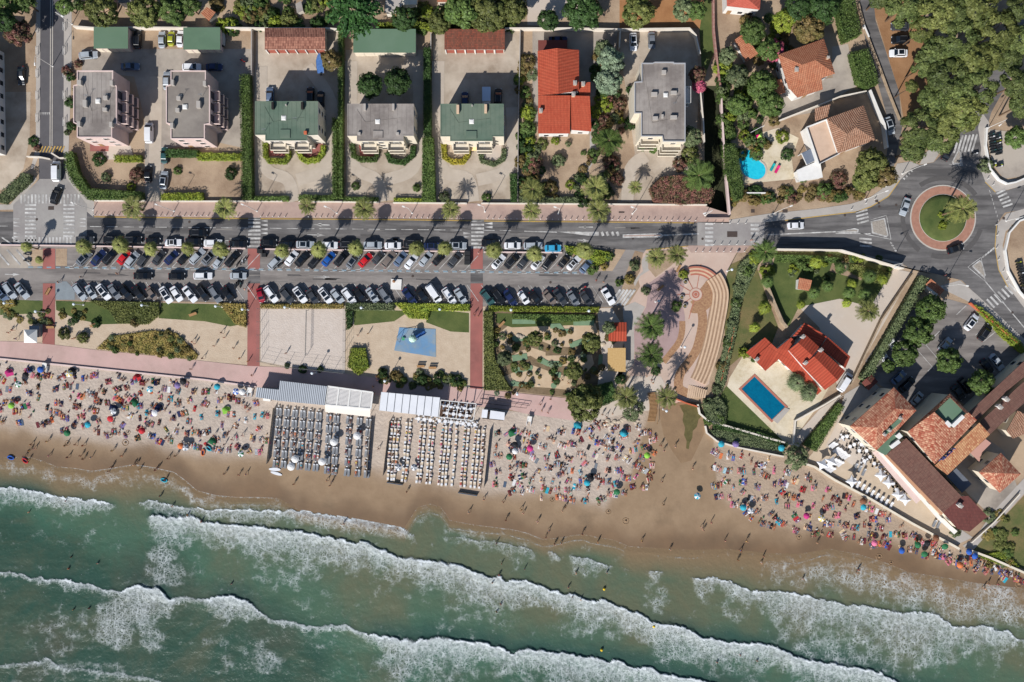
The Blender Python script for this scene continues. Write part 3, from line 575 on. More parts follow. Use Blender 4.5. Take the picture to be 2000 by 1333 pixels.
for pts, th, den, amp in W:
    px_, py_ = zip(*pts); yc = np.interp(X, px_, py_)+nz1*9+nz3*6+(vnoise(X, Y, 14, 2, 21)-.5)*7; tx, ty = zip(*th); Tk = np.interp(X, tx, ty)*(1+nz2*1.1)
    on = np.clip((X-px_[0])/14, 0, 1)*np.clip((px_[-1]-X)/14, 0, 1)
    d = Y-yc; core = np.clip((d+1.2)/1.6, 0, 1)*np.clip(1-d/np.maximum(Tk, 1), 0, 1)
    foam = np.maximum(foam, on*den*core**.62)
    lace = np.maximum(lace, on*den*np.clip((d+1)/2, 0, 1)*np.clip(1.0-d/np.maximum(Tk*1.6, 1), 0, 1))
    front = np.maximum(front, on*den*np.clip(Tk/16, .3, 1)*np.where(d < -1, 0, np.exp(-(np.maximum(d, 0)/6.5)**1.5)))
    A = .5*amp*np.clip(Tk/36, .25, 1.1)*on
    Z += A*np.where(d < 0, np.exp(-(d/2.2)**2), np.exp(-(d/20)**2))
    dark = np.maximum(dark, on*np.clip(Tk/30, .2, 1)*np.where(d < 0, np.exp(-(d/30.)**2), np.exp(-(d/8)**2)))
    if den > .9 and amp > .7: Z += .25*on*core*(vnoise(X, Y, 6, 3, 12)-.5)
edge2 = np.clip((D-6)/3, 0, 1)*np.exp(-((D-9-12*vnoise(X, Y*0, 60, 2, 31))/2.2)**2)*np.clip(nz2*3+.4, 0, .6)
lace = np.maximum(lace, .62*np.clip(1-np.abs(D-45)/55, 0, 1)*np.interp(X, [0,1450,1560,1700,2000], [.0,.0,.7,1,1]))
lace = np.maximum(lace, .55*np.clip(1-np.abs(D-22)/24, 0, 1)*np.interp(X, [0,300,420,700,760,900,1300], [.7,.8,.7,.8,.3,.5,.0]))
foam = np.maximum(foam, edge2)
edge = np.exp(-D/3.2)*np.interp(X, [0,60,300,520,560,780,1000,1040,1060,1250,1300,1500,1650,2000],[.5,.7,.9,.8,.4,.5,.8,.9,.6,.6,.3,.1,.5,.6])
foam = np.maximum(foam, edge)
def patch(cx, cy, rx, ry, v, s): 
    global lace, foam
    r = ((X-cx)/rx)**2+((Y-cy)/ry)**2; q = v*np.clip(1.25-r, 0, 1)*np.clip(.55+nz2*2.2, 0, 1); lace = np.maximum(lace, q); foam = np.maximum(foam, q*s)
for a in ((225,1215,45,60,.9,.55),(275,1180,28,50,1,.75),(300,1250,30,30,.6,.3),(320,1060,35,60,.8,.5),(640,1250,60,20,.4,.2),(520,1290,40,30,.5,.2),(780,1290,40,50,.7,.4),(1640,1230,140,60,.8,.42),(1760,1140,90,35,.75,.35),(1900,1165,120,35,.8,.4),(1620,1120,60,25,.5,.2),(1520,1100,40,30,.5,.2),(1690,1270,120,40,.7,.35),(1280,1160,30,45,.5,.25),(1430,1195,40,25,.5,.3),(980,1170,60,30,.75,.5),(620,1180,60,35,.35,.1),(890,1215,50,40,.4,.12),(1750,1265,130,60,.75,.35),(1950,1260,40,40,.5,.3),(1150,1220,120,35,.5,.2),(1480,1300,60,40,.6,.3),(80,1040,70,30,.5,.2),(330,1120,60,30,.5,.2),(560,1120,70,40,.5,.25),(760,1150,60,40,.55,.25),(1050,1215,70,30,.6,.3),(1330,1270,70,30,.6,.3),(200,1050,50,30,.5,.2),(700,1290,60,30,.5,.25),(170,1310,90,20,.5,.25),(420,1090,70,50,.4,.12),(120,1240,90,60,.35,.1),(450,1280,90,50,.4,.12),(60,1320,80,20,.4,.15)): patch(*a)
fade = np.clip(D/10, 0, 1); Z = .025+(Z-.025)*fade
depth = np.clip((D-10)/260, 0, 1); depth = np.clip(depth+(np.clip((420-X)/900, -.3, .45))*np.clip(D/120, 0, 1)+nz2*.35*np.clip(D/60, 0, 1), 0, 1)
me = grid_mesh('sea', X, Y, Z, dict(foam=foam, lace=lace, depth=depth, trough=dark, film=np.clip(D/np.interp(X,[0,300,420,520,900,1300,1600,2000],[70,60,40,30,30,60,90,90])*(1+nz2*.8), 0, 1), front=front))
m, t, at, mix, mth, ns, mr, tc = attr_mat('sea_water'); b = t.nodes['Principled BSDF']
d2 = mth('ADD', at('depth'), mth('MULTIPLY', mth('SUBTRACT', ns(.05, 5, .2, .8), .5), .55))
murk = mix(ns(.09, 6, .3, .7, .6, .6), lin(74,102,84), lin(98,102,80))
green = mix(ns(.1, 6, .3, .7), lin(36,98,84), lin(70,104,84))
teal = mix(ns(.13, 7, .3, .7, .7, .4), lin(0,74,66), lin(26,72,62))
c = mix(mr(d2, .1, .62), murk, green); c = mix(mr(d2, .5, 1.0), c, teal)
c = mix(mth('MULTIPLY', ns(.035, 7, .52, .7, .7, .8), .45), c, lin(102,100,80))
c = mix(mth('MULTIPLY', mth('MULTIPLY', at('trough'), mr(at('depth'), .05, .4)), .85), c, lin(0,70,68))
c = mix(mth('MULTIPLY', mth('MULTIPLY', ns(.045, 5, .52, .7, .6, .3), mr(at('depth'), .45, .9)), .6), c, lin(72,76,66))
c = mix(mr(at('film'), .0, 1.3), lin(134,112,86), c)
# foam: lacy web (two warped cell patterns) + dense froth, then painted sun glints
def web(sc, w_, seed):
    mp = t.nodes.new('ShaderNodeMapping'); mp.inputs['Location'].default_value = (seed, seed*2, 0); t.links.new(tc.outputs['Object'], mp.inputs[0])
    nn = t.nodes.new('ShaderNodeTexNoise'); nn.inputs['Scale'].default_value = .9; nn.inputs['Detail'].default_value = 4; t.links.new(mp.outputs[0], nn.inputs['Vector'])
    va = t.nodes.new('ShaderNodeVectorMath'); va.operation = 'MULTIPLY_ADD'; va.inputs[1].default_value = (1.6,1.6,0); t.links.new(nn.outputs['Color'], va.inputs[0]); t.links.new(mp.outputs[0], va.inputs[2])
    v = t.nodes.new('ShaderNodeTexVoronoi'); v.feature = 'DISTANCE_TO_EDGE'; v.inputs['Scale'].default_value = sc; t.links.new(va.outputs[0], v.inputs['Vector'])
    return mr(v.outputs['Distance'], 0, w_, 1, 0)
lw = mth('MAXIMUM', web(.75, .15, 1), mth('MULTIPLY', web(1.9, .2, 5), .9))
smp = t.nodes.new('ShaderNodeMapping'); smp.inputs['Rotation'].default_value = (0, 0, .25); smp.inputs['Scale'].default_value = (1.5, .28, 1); t.links.new(tc.outputs['Object'], smp.inputs[0])
streak = ns(.7, 7, .36, .64, .75, .6, smp.outputs[0])
lw = mth('MULTIPLY', lw, mth('ADD', .35, mth('MULTIPLY', streak, .85)))
lc = mth('MULTIPLY', lw, mr(mth('ADD', at('lace'), mth('MULTIPLY', mth('SUBTRACT', ns(.35, 4, .25, .75), .5), .9)), .15, .75))
fr = mr(mth('ADD', at('foam'), mth('MULTIPLY', mth('SUBTRACT', ns(1.3, 10, .25, .75, .85), .5), 1.7)), .40, 1.0)
fr2 = mr(mth('ADD', mth('ADD', at('foam'), mth('MULTIPLY', mth('SUBTRACT', streak, .55), .55)), mth('MULTIPLY', mth('SUBTRACT', ns(.8, 10, .25, .75, .88), .5), 1.8)), .78, 1.45)
glint = mth('MULTIPLY', ns(1.9, 5, .63, .7, .78), mth('MULTIPLY', ns(.08, 4, .44, .62), .7))  # sun sparkle on the ripples, painted into the water colour as pale flecks
fr3 = mr(mth('ADD', at('front'), mth('MULTIPLY', mth('SUBTRACT', ns(1.1, 8, .25, .75, .8), .5), 1.3)), .35, .9)
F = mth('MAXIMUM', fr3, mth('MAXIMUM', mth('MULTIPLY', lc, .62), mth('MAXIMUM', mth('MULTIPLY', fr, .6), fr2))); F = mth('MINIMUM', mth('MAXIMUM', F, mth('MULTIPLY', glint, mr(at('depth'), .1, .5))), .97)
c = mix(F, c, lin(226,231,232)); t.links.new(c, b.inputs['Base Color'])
t.links.new(mth('ADD', .22, mth('MULTIPLY', F, .6)), b.inputs['Roughness']); b.inputs['Specular IOR Level'].default_value = .12
h = mth('ADD', mth('MULTIPLY', ns(.8, 6, 0, 1), .5), mth('MULTIPLY', F, .5)); bp = t.nodes.new('ShaderNodeBump'); bp.inputs['Distance'].default_value = .35; bp.inputs['Strength'].default_value = .8; t.links.new(h, bp.inputs['Height']); t.links.new(bp.outputs[0], b.inputs['Normal'])
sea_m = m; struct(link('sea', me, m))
mb = MB(); mb.face([(-1500,-60),(-160,-60),(-160,-105),(160,-125),(160,-70),(1500,-200),(1500,-1500),(-1500,-1500)], .01); struct(mb.build('sea', M('far_sea', lin(40,98,94), lin(60,104,96), .05, .25)))
# ---- buildings
m_win = M('window_frame', lin(230,226,220), None, rough=.6)
m_glass = M('glass', lin(46,56,66), lin(30,38,48), .8, .15, spec=.6)
m_dark = M('dark_opening', lin(46,40,40), lin(36,32,32), 1)
m_rgrey = M('grey_roof_gravel', lin(168,159,151), lin(148,139,132), .35, bump=.02, bscale=9, c3=lin(126,117,111), s3=.14, detail=9)
m_rbrown = M('brown_grey_roof_gravel', lin(152,143,133), lin(138,129,120), .6, bump=.02, bscale=9, c3=lin(124,115,108), s3=.12)
m_rgreen = M('green_roof_felt', lin(98,116,100), lin(85,104,89), .4, bump=.01, c3=lin(112,124,108), s3=.12, detail=9)
m_rgreenl = M('light_green_roof', lin(98,124,100), lin(90,115,93), .4, c3=lin(104,128,106), s3=.1)
m_white_p = M('white_paint', lin(238,234,228), lin(224,220,214), .7, .6)
m_metal = M('grey_metal', lin(150,152,156), lin(130,132,136), 1, .4, metal=.3)
m_terr = M('terracotta', lin(206,112,76), lin(184,92,62), 1.2)
m_chim = M('chimney_plaster', lin(222,190,160), lin(200,170,142), 1)
t_red = tile_mat('red_tiles', lin(188,86,60), lin(172,74,52), lin(136,56,40), .34, .5, .2, lin(184,96,70))
t_redd = tile_mat('orange_red_tiles', lin(184,80,58), lin(166,68,48), lin(104,38,28), .66, 5, .4, lin(170,82,60))
t_or = tile_mat('orange_tiles', lin(188,124,92), lin(166,98,70), lin(122,68,50), .42, .5, .2, lin(178,130,102))
t_or2 = tile_mat('bleached_tiles', lin(180,140,116), lin(154,110,86), lin(100,68,52), .46, .6, .35, lin(160,126,104))
t_mix = tile_mat('mottled_tiles', lin(214,170,138), lin(150,68,50), lin(122,66,50), .46, .62, .14, lin(180,112,88))
t_mix2 = tile_mat('pale_mottled_tiles', lin(212,168,124), lin(170,96,66), lin(136,88,62), .46, .62, .14, lin(188,138,102))
t_gar = tile_mat('old_tiles', lin(190,134,112), lin(124,76,64), lin(100,66,56), .4, .6, .3, lin(146,104,88))
t_gar2 = tile_mat('weathered_tiles', lin(160,84,64), lin(104,66,54), lin(84,54,44), .3, .4, .3, lin(128,90,74))
t_brn = tile_mat('brown_roof_tiles', lin(128,92,80), lin(106,72,64), lin(88,60,54), .3, .8, .2, lin(120,96,84))
t_brn2 = tile_mat('maroon_roof_tiles', lin(116,66,60), lin(102,58,54), lin(84,48,46), .3, .8, .2, lin(112,72,66))
def uv_mesh(vs, fs, name):
    me = bpy.data.meshes.new(name); me.from_pydata([tuple(v) for v in vs], [], fs); me.update()
    uv = me.uv_layers.new(name='UV')
    for p in me.polygons:
        n = p.normal; u = Vector((0,0,1)).cross(n)
        u = u.normalized() if u.length > .02 else Vector((1,0,0)); v = n.cross(u)
        for li in p.loop_indices:
            c = me.vertices[me.loops[li].vertex_index].co; uv.data[li].uv = (c.dot(u), c.dot(v))
    return me
def roof(parent, polys, mat, name='roof', th=.18, px=True):
    """each polygon: (px,py,h) corners of one slope; built with thickness"""
    vs = []; fs = []
    for poly in polys:
        p = [P(*q) if px else Vector(q) for q in poly]; n = len(p)
        a = sum(p[i].x*p[(i+1) % n].y-p[(i+1) % n].x*p[i].y for i in range(n))
        if a < 0: p = p[::-1]
        o = len(vs); vs += p+[q-Vector((0,0,th)) for q in p]
        fs.append(tuple(range(o, o+n))); fs.append(tuple(range(o+2*n-1, o+n-1, -1)))
        fs += [(o+n+i, o+n+(i+1) % n, o+(i+1) % n, o+i) for i in range(n)]
    return link(name, uv_mesh(vs, fs, name), mat, parent)
def ccw(p):
    p = [Vector((q[0], q[1])) for q in p]
    return p if sum(p[i].x*p[(i+1) % len(p)].y-p[(i+1) % len(p)].x*p[i].y for i in range(len(p))) > 0 else p[::-1]
def windows(parent, pts, h, floors=None, sp=3.2, w_=1.1, hh=1.3, minl=3.5, faces=None, door=True, z0=.9, maxn=40):
    """windows on the outer walls that the photograph's side of the building shows"""
    pts = ccw(pts); n = len(pts); floors = floors or max(1, int(h/2.85)); done = False; cnt = 0
    fr = MB(); fr.box(0, 0, -hh/2-.07, w_+.16, .1, hh+.14); pn = MB(); pn.box(0, -.052, -hh/2, w_, .04, hh)
    fm = fr.mesh('window'); pm = pn.mesh('pane'); fm.materials.append(m_win); pm.materials.append(m_glass)
    for i in range(n):
        a, b = pts[i], pts[(i+1) % n]; d = b-a; L_ = d.length
        if L_ < minl: continue
        out = Vector((d.y, -d.x)).normalized()
        if faces and not any(out.dot(Vector(f)) > .7 for f in faces): continue
        k = max(1, int(L_/sp))
        for f in range(floors):
            for j in range(k):
                if cnt >= maxn: return
                q = a+d*((j+.5)/k)+out*.03; z = (h/floors)*f+z0+hh/2; rz = math.atan2(d.y, d.x)
                if door and not done and f == 0:
                    done = True; dm = MB(); dm.box(0, 0, 0, 1.0, .1, 2.1); o = dm.build('door', m_wood, parent); o.location = (q.x, q.y, 0.02); o.rotation_euler = (0, 0, rz)
                    hm = MB(); hm.box(.38, -.08, 1.0, .06, .08, .14); hm.build('handle', m_metal, o); continue
                o = link('window', fm, None, parent); o.location = (q.x, q.y, z); o.rotation_euler = (0, 0, rz)
                link('pane', pm, None, o); cnt += 1
def chimney(parent, px_, py_, h, mat=None, w_=.7, l_=.9, t=1.0, rz=0, name='chimney'):
    p = P(px_, py_, h+t); m = MB(); m.box(0, 0, -t-.5, w_, l_, t+.5); o = m.build(name, mat or m_chim, parent); o.location = (p.x, p.y, h+t); o.rotation_euler = (0, 0, rz)
    c = MB(); c.box(0, 0, 0.002, w_+.16, l_+.16, .1); c.box(0, 0, .1, w_*.5, l_*.6, .16); c.build('cap', m_conc, o); return o
def flat_house(name, label, out, h, wall, rmat, vents=(), rim=.25, faces=((0,-1),(1,0)), cat='building', sp=3.2, win=True, rimmat=None):
    pts = ccw([P(*q, h) for q in out]); t = thing(name, label, cat)
    ins = inset(pts, .22); m = MB(); m.prism(pts, 0, h, cap=False, bottom=False); n = len(pts)
    m.build('wall', wall, t)
    rm = MB(); vs = [(p.x, p.y, h) for p in pts]+[(p.x, p.y, h) for p in ins]+[(p.x, p.y, h-rim) for p in ins]
    rm.add(vs, [(i, (i+1) % n, n+(i+1) % n, n+i) for i in range(n)]+[(n+i, n+(i+1) % n, 2*n+(i+1) % n, 2*n+i) for i in range(n)]); rm.build('parapet', rimmat or wall, t)
    r = MB(); r.face([(p.x, p.y, h-rim) for p in ins]); rf = r.build('roof', rmat, t)
    if rmat == m_rgreen or rmat == m_rgrey:
        sm = MB(); x0, x1 = min(p.x for p in ins), max(p.x for p in ins); y0, y1 = sorted(p.y for p in ins)[2], max(p.y for p in ins); k = x0+1
        while k < x1-.6: sm.box(k, (y0+y1)/2, h-rim+.002, .07, (y1-y0)*.97, .035); k += 1.05
        sm.tube([(x0+2,y1-1,h-rim+.05),(x0+4,y0+3,h-rim+.05),(x1-3,y0+4,h-rim+.05)], .04, 4); sm.build('seam', rmat, rf)
    for v in vents:
        x, y = v[:2]; w_, l_, tt = v[2:5] if len(v) > 2 else (.9, .9, .8); p = P(x, y, h+tt-rim)
        b = MB(); b.box(0, 0, 0, w_, l_, tt); o = b.build('roof_vent', v[5] if len(v) > 5 else m_conc, rf); o.location = (p.x, p.y, h-rim)
    if win: windows(t, pts, h, faces=faces, sp=sp)
    return t, pts, rf
def skylight(rf, x, y, h, s_=1.1):
    p = P(x, y, h); b = MB(); b.box(0, 0, 0, s_, s_, .3); b.box(0, 0, .3, s_*.8, s_*.8, .12, 0, .8); o = b.build('skylight', m_white_p, rf); o.location = (p.x, p.y, h-.25)
def aerial(rf, x, y, h, hh=1.8):
    p = P(x, y, h); b = MB(); b.tube([(0,0,0),(0,0,hh)], .04, 5); b.tube([(-.5,0,hh-.1),(.5,.2,hh-.1)], .03, 4)
    for k in range(4): b.tube([(-.4+k*.25,-.25,hh-.1),(-.4+k*.25,.3,hh-.1)], .02, 4)
    o = b.build('aerial', m_metal, rf); o.location = (p.x, p.y, h-.25)
def balcony(t, a, b, d, z, h_=1.0, mat=None, rail=True):     # a,b: wall points (world), d: outward depth
    a = Vector(a); b = Vector(b); e = (b-a).normalized(); n = Vector((e.y, -e.x))*d
    m = MB(); m.prism([a, b, b+n, a+n], z, z+.18); o = m.build('balcony', mat or m_white_p, t)
    if rail:
        r = MB(); r.prism(strip([a+n*.02, a+n, b+n, b+n*.02], .1), z+.182, z+h_); r.build('railing', mat or m_white_p, o)
    return o
A_out = [(150,138),(221,138),(221,165),(228,168),(228,241),(219,243),(219,269),(150,269),(150,243),(143,240),(143,167),(150,165)]
for k, (lab, out, rm_, dx) in enumerate((('pink apartment block with pale grey gravel roof near the western lane', A_out, m_rgrey, 0), ('pink apartment block with brownish gravel roof between two driveways', [(333,138),(402,138),(402,165),(410,168),(410,242),(400,244),(400,272),(333,272),(333,243),(324,241),(324,168),(333,165)], m_rbrown, 1))):
    h = 9.0; x0 = out[0][0]
    t, pts, rf = flat_house('apartment_block', lab, out, h, m_pkw, rm_, [(x0+15,202,.9,1.6,1.0),(x0+55,191,1,.9,.8),(x0+54,214,1,.8,.8),(x0+4,161,.9,1.1,1.2),(x0+67,162,.7,1.1,1.2),(x0+66,243,.7,1.1,1.2),(x0+3,242,.8,1.1,1.2)] if k == 0 else [(348,192,.9,.9,.8),(346,215,.9,.9,.8),(387,204,.9,1.6,1),(336,161,.7,1.2,1.2),(335,245,.7,1.2,1.2),(399,163,.7,1.1,1.2)], sp=2.9)
    skylight(rf, x0+41 if k == 0 else 361, 198 if k == 0 else 209, h); aerial(rf, x0+23, 190, h); aerial(rf, x0+62, 188, h)
    xe = P(out[3][0]+.5, 0, h).x; ya, yb = P(0, 172, h).y, P(0, 240, h).y
    for f in range(3):
        for j in range(3):
            y1 = ya+(yb-ya)*j/3; y2 = ya+(yb-ya)*(j+1)/3
            balcony(t, (xe, y2+.25), (xe, y1-.25), 1.5, .4+2.85*f, 1.1, m_pkw)
            d_ = MB(); d_.box(xe+.02, (y1+y2)/2, .6+2.85*f, .06, abs(y2-y1)*.6, 2.1); d_.build('balcony_door', m_glass, t)
def front(t, out, h, xs_, awn=None, tw=None):     # sea front: two balconies with walls, terrace awnings
    y = P(0, out, h).y
    for (a, b) in xs_:
        xa, xb = P(a, 0, h).x, P(b, 0, h).x
        for f in (1, 2): balcony(t, (xa, y), (xb, y), 1.6, 2.85*f-.2, 1.0, m_cream)
        for f in (0, 1, 2):
            d_ = MB(); d_.box((xa+xb)/2, y-.02, 2.85*f+.2, (xb-xa)*.75, .06, 2.2); d_.build('balcony_door', m_glass, t)
t, pts, rf = flat_house('apartment_block', 'apartment block with green roof and red terraces, west of the grey roofed one', [(498,198),(621,198),(621,264),(600,265),(600,275),(518,275),(518,264),(498,264)], 9, m_wall, m_rgreen, [(532,206,.5,1.6,.9,m_dark),(590,206,.5,1.6,.9,m_dark),(596,259,.7,.7,.7,m_terr),(558,205,.3,.3,.7)], sp=3.4, rim=.08, faces=((0,-1),(1,0)), rimmat=m_rgreen)
skylight(rf, 554, 231, 9); aerial(rf, 580, 236, 9, 2.6); aerial(rf, 518, 256, 9); b = MB(); b.box(0,0,0,2.3,2,.25); o = b.build('roof_hatch', m_rgreen, rf); q = P(557,262,9); o.location = (q.x,q.y,8.9)
front(t, 275.2, 9, ((522,552),(570,598)))
t, pts, rf = flat_house('apartment_block', 'apartment block with plain grey roof and striped awning, behind two clipped trees', [(678,203),(808,203),(808,266),(788,266),(788,276),(697,276),(697,266),(678,266)], 9, m_cream, m_rgrey, [(712,209,.5,1.5,.8),(768,209,.5,1.5,.8),(701,261,.7,.6,.6),(776,261,.7,.6,.6)], sp=3.4, rim=.08, rimmat=m_rgrey)
skylight(rf, 737.5, 238, 9); b = MB(); b.box(0,0,0,2.3,1.7,.25); o = b.build('roof_hatch', m_rgrey, rf); q = P(738,263,9); o.location = (q.x,q.y,8.9)
front(t, 276.2, 9, ((702,732),(755,786)))
t, pts, rf = flat_house('apartment_block', 'apartment block with green roof and pale pink chimneys beside red tiled house', [(860,203),(984,203),(984,267),(962,267),(962,276),(879,276),(879,267),(860,267)], 9, m_cream, m_rgreen, [(894,213,.6,1.9,.9,m_chim),(948.5,212,.6,1.9,.9,m_chim),(922,206,.3,.3,.6)], sp=3.4, rim=.08, rimmat=m_rgreen)
skylight(rf, 921, 238, 9); b = MB(); b.box(0,0,0,2.5,1.8,.3); o = b.build('roof_hatch', m_rgreen, rf); q = P(920.5,264,9); o.location = (q.x,q.y,8.9)
front(t, 276.2, 9, ((884,914),(930,960)))
m_awn = M('striped_awning', lin(226,206,150), lin(220,190,120), 1.5)
def awning(label, x0, y0, x1, y1, h, mat):
    a, b = P(x0, y0, h), P(x1, y1, h); t = thing('awning', label, 'awning')
    m = MB(); m.add([(a.x,a.y,h),(b.x,a.y,h),(b.x,b.y,h-.5),(a.x,b.y,h-.5),(a.x,a.y,h-.03),(b.x,a.y,h-.03),(b.x,b.y,h-.53),(a.x,b.y,h-.53)], [(3,2,1,0),(4,5,6,7),(0,1,5,4),(1,2,6,5),(2,3,7,6),(3,0,4,7)]); m.build('canopy', mat, t)
    r = MB(); r.tube([(a.x+.2,a.y,h-.2),(a.x+.2,b.y,h-.6)], .03, 5); r.tube([(b.x-.2,a.y,h-.2),(b.x-.2,b.y,h-.6)], .03, 5); r.build('arm', m_metal, t)
awning('yellow striped awning over a terrace of the grey roofed block', 707,279,733,287, 5.4, m_awn)
awning('cream awning over the eastern terrace of the grey roofed block', 758,283,782,296, 2.8, m_cream)
awning('striped awning over the west terrace of the green block by the red house', 886,286,913,294, 2.8, m_awn)
awning('striped awning over the east terrace of the green block by the red house', 936,284,962,292, 2.8, m_awn)
awning('white awning spread over the red terrace of the western green block', 590,280,606,292, 2.8, m_white_p)
awning('sunlit yellow shade over the entrance of eastern green roofed block', 915,285,932,294, 2.6, M('yellow_cloth', lin(244,206,150)))
# red tiled house
t = thing('tiled_house', 'long house with bright red tiled gable roofs beside the grey modern building', 'house')
def walls(t, polys, mat, ins=.3, name='wall', px=True):
    for poly, h in polys:
        p = inset([P(*q, h) if px else Vector(q) for q in poly], ins); m = MB(); m.prism(p, 0, h, cap=True, bottom=False); m.build(name, mat, t)
        yield p
for p, h in zip(walls(t, [([(1051,101),(1131,99),(1131,176),(1131,182),(1051,188)], 6.2), ([(1051,188),(1114,188),(1114,260),(1051,260)], 5.15), ([(1115,188),(1153,188),(1155,256),(1115,255)], 4.75), ([(1131,162),(1153,162),(1153,188),(1131,188)], 4.6)], m_white_p), (6.2,5.4,5,4.6)): windows(t, p, h, faces=((0,-1),(1,0)), sp=3, door=False)
roof(t, [[(1050,100,6.4),(1089,94.5,8.2),(1091,183,8.2),(1051,187,6.4)],[(1089,94.5,8.2),(1131,98,6.4),(1131,178,6.4),(1091,183,8.2)]], t_red)
roof(t, [[(1051,187,6.5),(1114,187,6.5),(1113,261,5.4),(1051,261,5.4)],[(1115,187,6.3),(1152,188,6.3),(1155,257,5),(1116,254,5)],[(1131,161,5.6),(1153,161,5.6),(1153,187,5.2),(1131,187,5.2)]], t_red)
for x, y, h in ((1120,184,6.4),(1056,216,6),(1123,162,6.6),(1139,164,5.5)): chimney(t, x, y, h)
m = MB(); a, b = P(1051,82,2.6), P(1108,96,2.6); m.box((a.x+b.x)/2,(a.y+b.y)/2,2.4,b.x-a.x,abs(a.y-b.y)+.8,.2); m.build('lean_to_roof', M('brown_sheet', lin(120,64,56)), t)
# grey modern building
mo = [(1253,123),(1275,123),(1279,121),(1316,121),(1317,123),(1339,123),(1339,277),(1295,277),(1293,267),(1252,267),(1252,222),(1239,222),(1239,160),(1253,159)]
t, pts, rf = flat_house('apartment_block', 'modern cream apartment block with stepped grey roof west of the dark channel', mo, 10, m_cream, m_rgrey, [(1297,141,1,.9,.8),(1278,184,1.4,.9,.8),(1316,181,1.4,.8,.8),(1280,231,1.2,.8,.8),(1316,229,1.5,.8,.8),(1294,227,.5,.8,.8)], rim=.35, sp=3, rimmat=M('grey_coping', lin(170,168,168), lin(166,166,170)))
skylight(rf, 1300, 186, 10, 1.0); aerial(rf, 1316, 205, 10, 2)
e = P(1339.3,0,10).x
for f in range(3): balcony(t, (e, P(0,195,10).y), (e, P(0,163,10).y), 1.7, .3+3.1*f, 1.0, m_white_p)
y_ = P(0,277.3,10).y
for f in range(3): balcony(t, (P(1297,0,10).x, y_), (P(1334,0,10).x, y_), 1.5, .3+3.1*f, 1.0, m_cream)
y_ = P(0,267.3,10).y
for f in range(3): balcony(t, (P(1255,0,10).x, y_), (P(1290,0,10).x, y_), 1.2, .3+3.1*f, 1.0, m_cream)
# garages: long rows
def garage(label, x0, y0, x1, y1, h, kind, n, mat=None, wallm=None):
    t = thing('garage_row', label, 'garage')
    p = [P(x0,y0,h),P(x1,y0,h),P(x1,y1,h),P(x0,y1,h)]; q = inset(p, .15); m = MB(); m.prism(q, 0, h-.22, bottom=False); m.build('wall', wallm or m_wall, t)
    if kind == 'flat': m = MB(); m.prism(p, h-.15, h+.02); m.build('roof', mat, t)
    elif kind == 'gable': ym = y0+(y1-y0)*.42; roof(t, [[(x0,y0,h),(x1,y0,h),(x1,ym,h+.8),(x0,ym,h+.8)],[(x0,ym,h+.8),(x1,ym,h+.8),(x1,y1,h),(x0,y1,h)]], mat)
    else: roof(t, [[(x0,y0,h+.9),(x1,y0,h+.9),(x1,y1,h),(x0,y1,h)]], mat)
    yy = min(a[1] for a in q)-.03; xa = min(a[0] for a in q); xb = max(a[0] for a in q); w_ = (xb-xa)/n
    for i in range(n):
        d = MB(); d.box(xa+w_*(i+.5), yy, 0, w_*.8, .08, 2.1); d.build('garage_door', M_gd if kind != 'flat' else m_cream, t)
        if kind != 'flat':
            d = MB(); d.box(xa+w_*i+.1 if i else xa+.1, yy-.15, 0, .22, .35, h-.2); d.build('pillar', m_white_p, t)
M_gd = M('garage_door_red', lin(170,92,76), lin(150,80,66), 1)
garage('flat green roofed garage in the northwest corner yard', 183,53,250,95, 3, 'flat', 5, m_rgreenl, m_pkw)
garage('flat green roofed garage beside the parked white cars', 358,54,430,97, 3, 'flat', 5, m_rgreenl, m_pkw)
garage('six bay garage with pale red gabled tile roof', 517,55,635,97, 2.9, 'gable', 6, t_gar)
garage('long flat green roofed garage with cream front', 690,57,812,103, 3, 'flat', 6, m_rgreenl, m_cream)
garage('six bay garage with dark weathered tiles and white pillars', 868,57,986,97, 2.9, 'shed', 6, t_gar2)
# villas east of the channel
def hip(t, c, r, h0, h1, mat):              # c: four eave corners, r: two ridge ends (c0,c3 at r0; c1,c2 at r1)
    a, b, c_, d = [(*q, h0) for q in c]; e, f = [(*q, h1) for q in r]
    roof(t, [[a,b,f,e],[b,c_,f],[c_,d,e,f],[d,a,e]], mat)
t = thing('villa', 'white villa with orange hipped tile roof near the pines', 'villa')
for p in walls(t, [([(1522,108),(1607,78),(1628,144),(1541,174)], 5.75), ([(1538,168),(1605,150),(1605,174),(1558,190)], 4.95), ([(1512,160),(1532,155),(1535,180),(1514,186)],2.75)], m_white_p): windows(t, p, 6, faces=((0,-1),(-1,0)), sp=3, maxn=14)
hip(t, [(1520,107),(1609,76),(1631,144),(1541,175)], [(1567,127),(1593,118)], 6, 8.2, t_or)
roof(t, [[(1541,172,5.9),(1604,150,5.9),(1607,175,5.2),(1558,191,5.2)],[(1511,158,3.4),(1526,154,3.4),(1535,181,3),(1513,188,3)]], t_or)
chimney(t, 1556, 136, 6.9); chimney(t, 1618, 112, 6.6, w_=.5, l_=.5)
t = thing('villa', 'villa with bleached brown tile roof and tiled flat terrace above the kidney pool', 'villa')
for p in walls(t, [([(1616,233),(1687,207),(1709,275),(1640,300)], 5.35)], m_white_p): windows(t, p, 5.5, faces=((0,-1),(-1,0)), sp=3)
hip(t, [(1615,232),(1687,206),(1710,274),(1637,300)], [(1654,262),(1672,249)], 5.6, 7.4, t_or2)
m = MB(); q = [P(1574,250,4.2),P(1614,234,4.2),P(1637,302,4.2),P(1598,322,4.2)]; m.prism(q, 0, 4.0, bottom=False); m.build('terrace_wall', m_white_p, t)
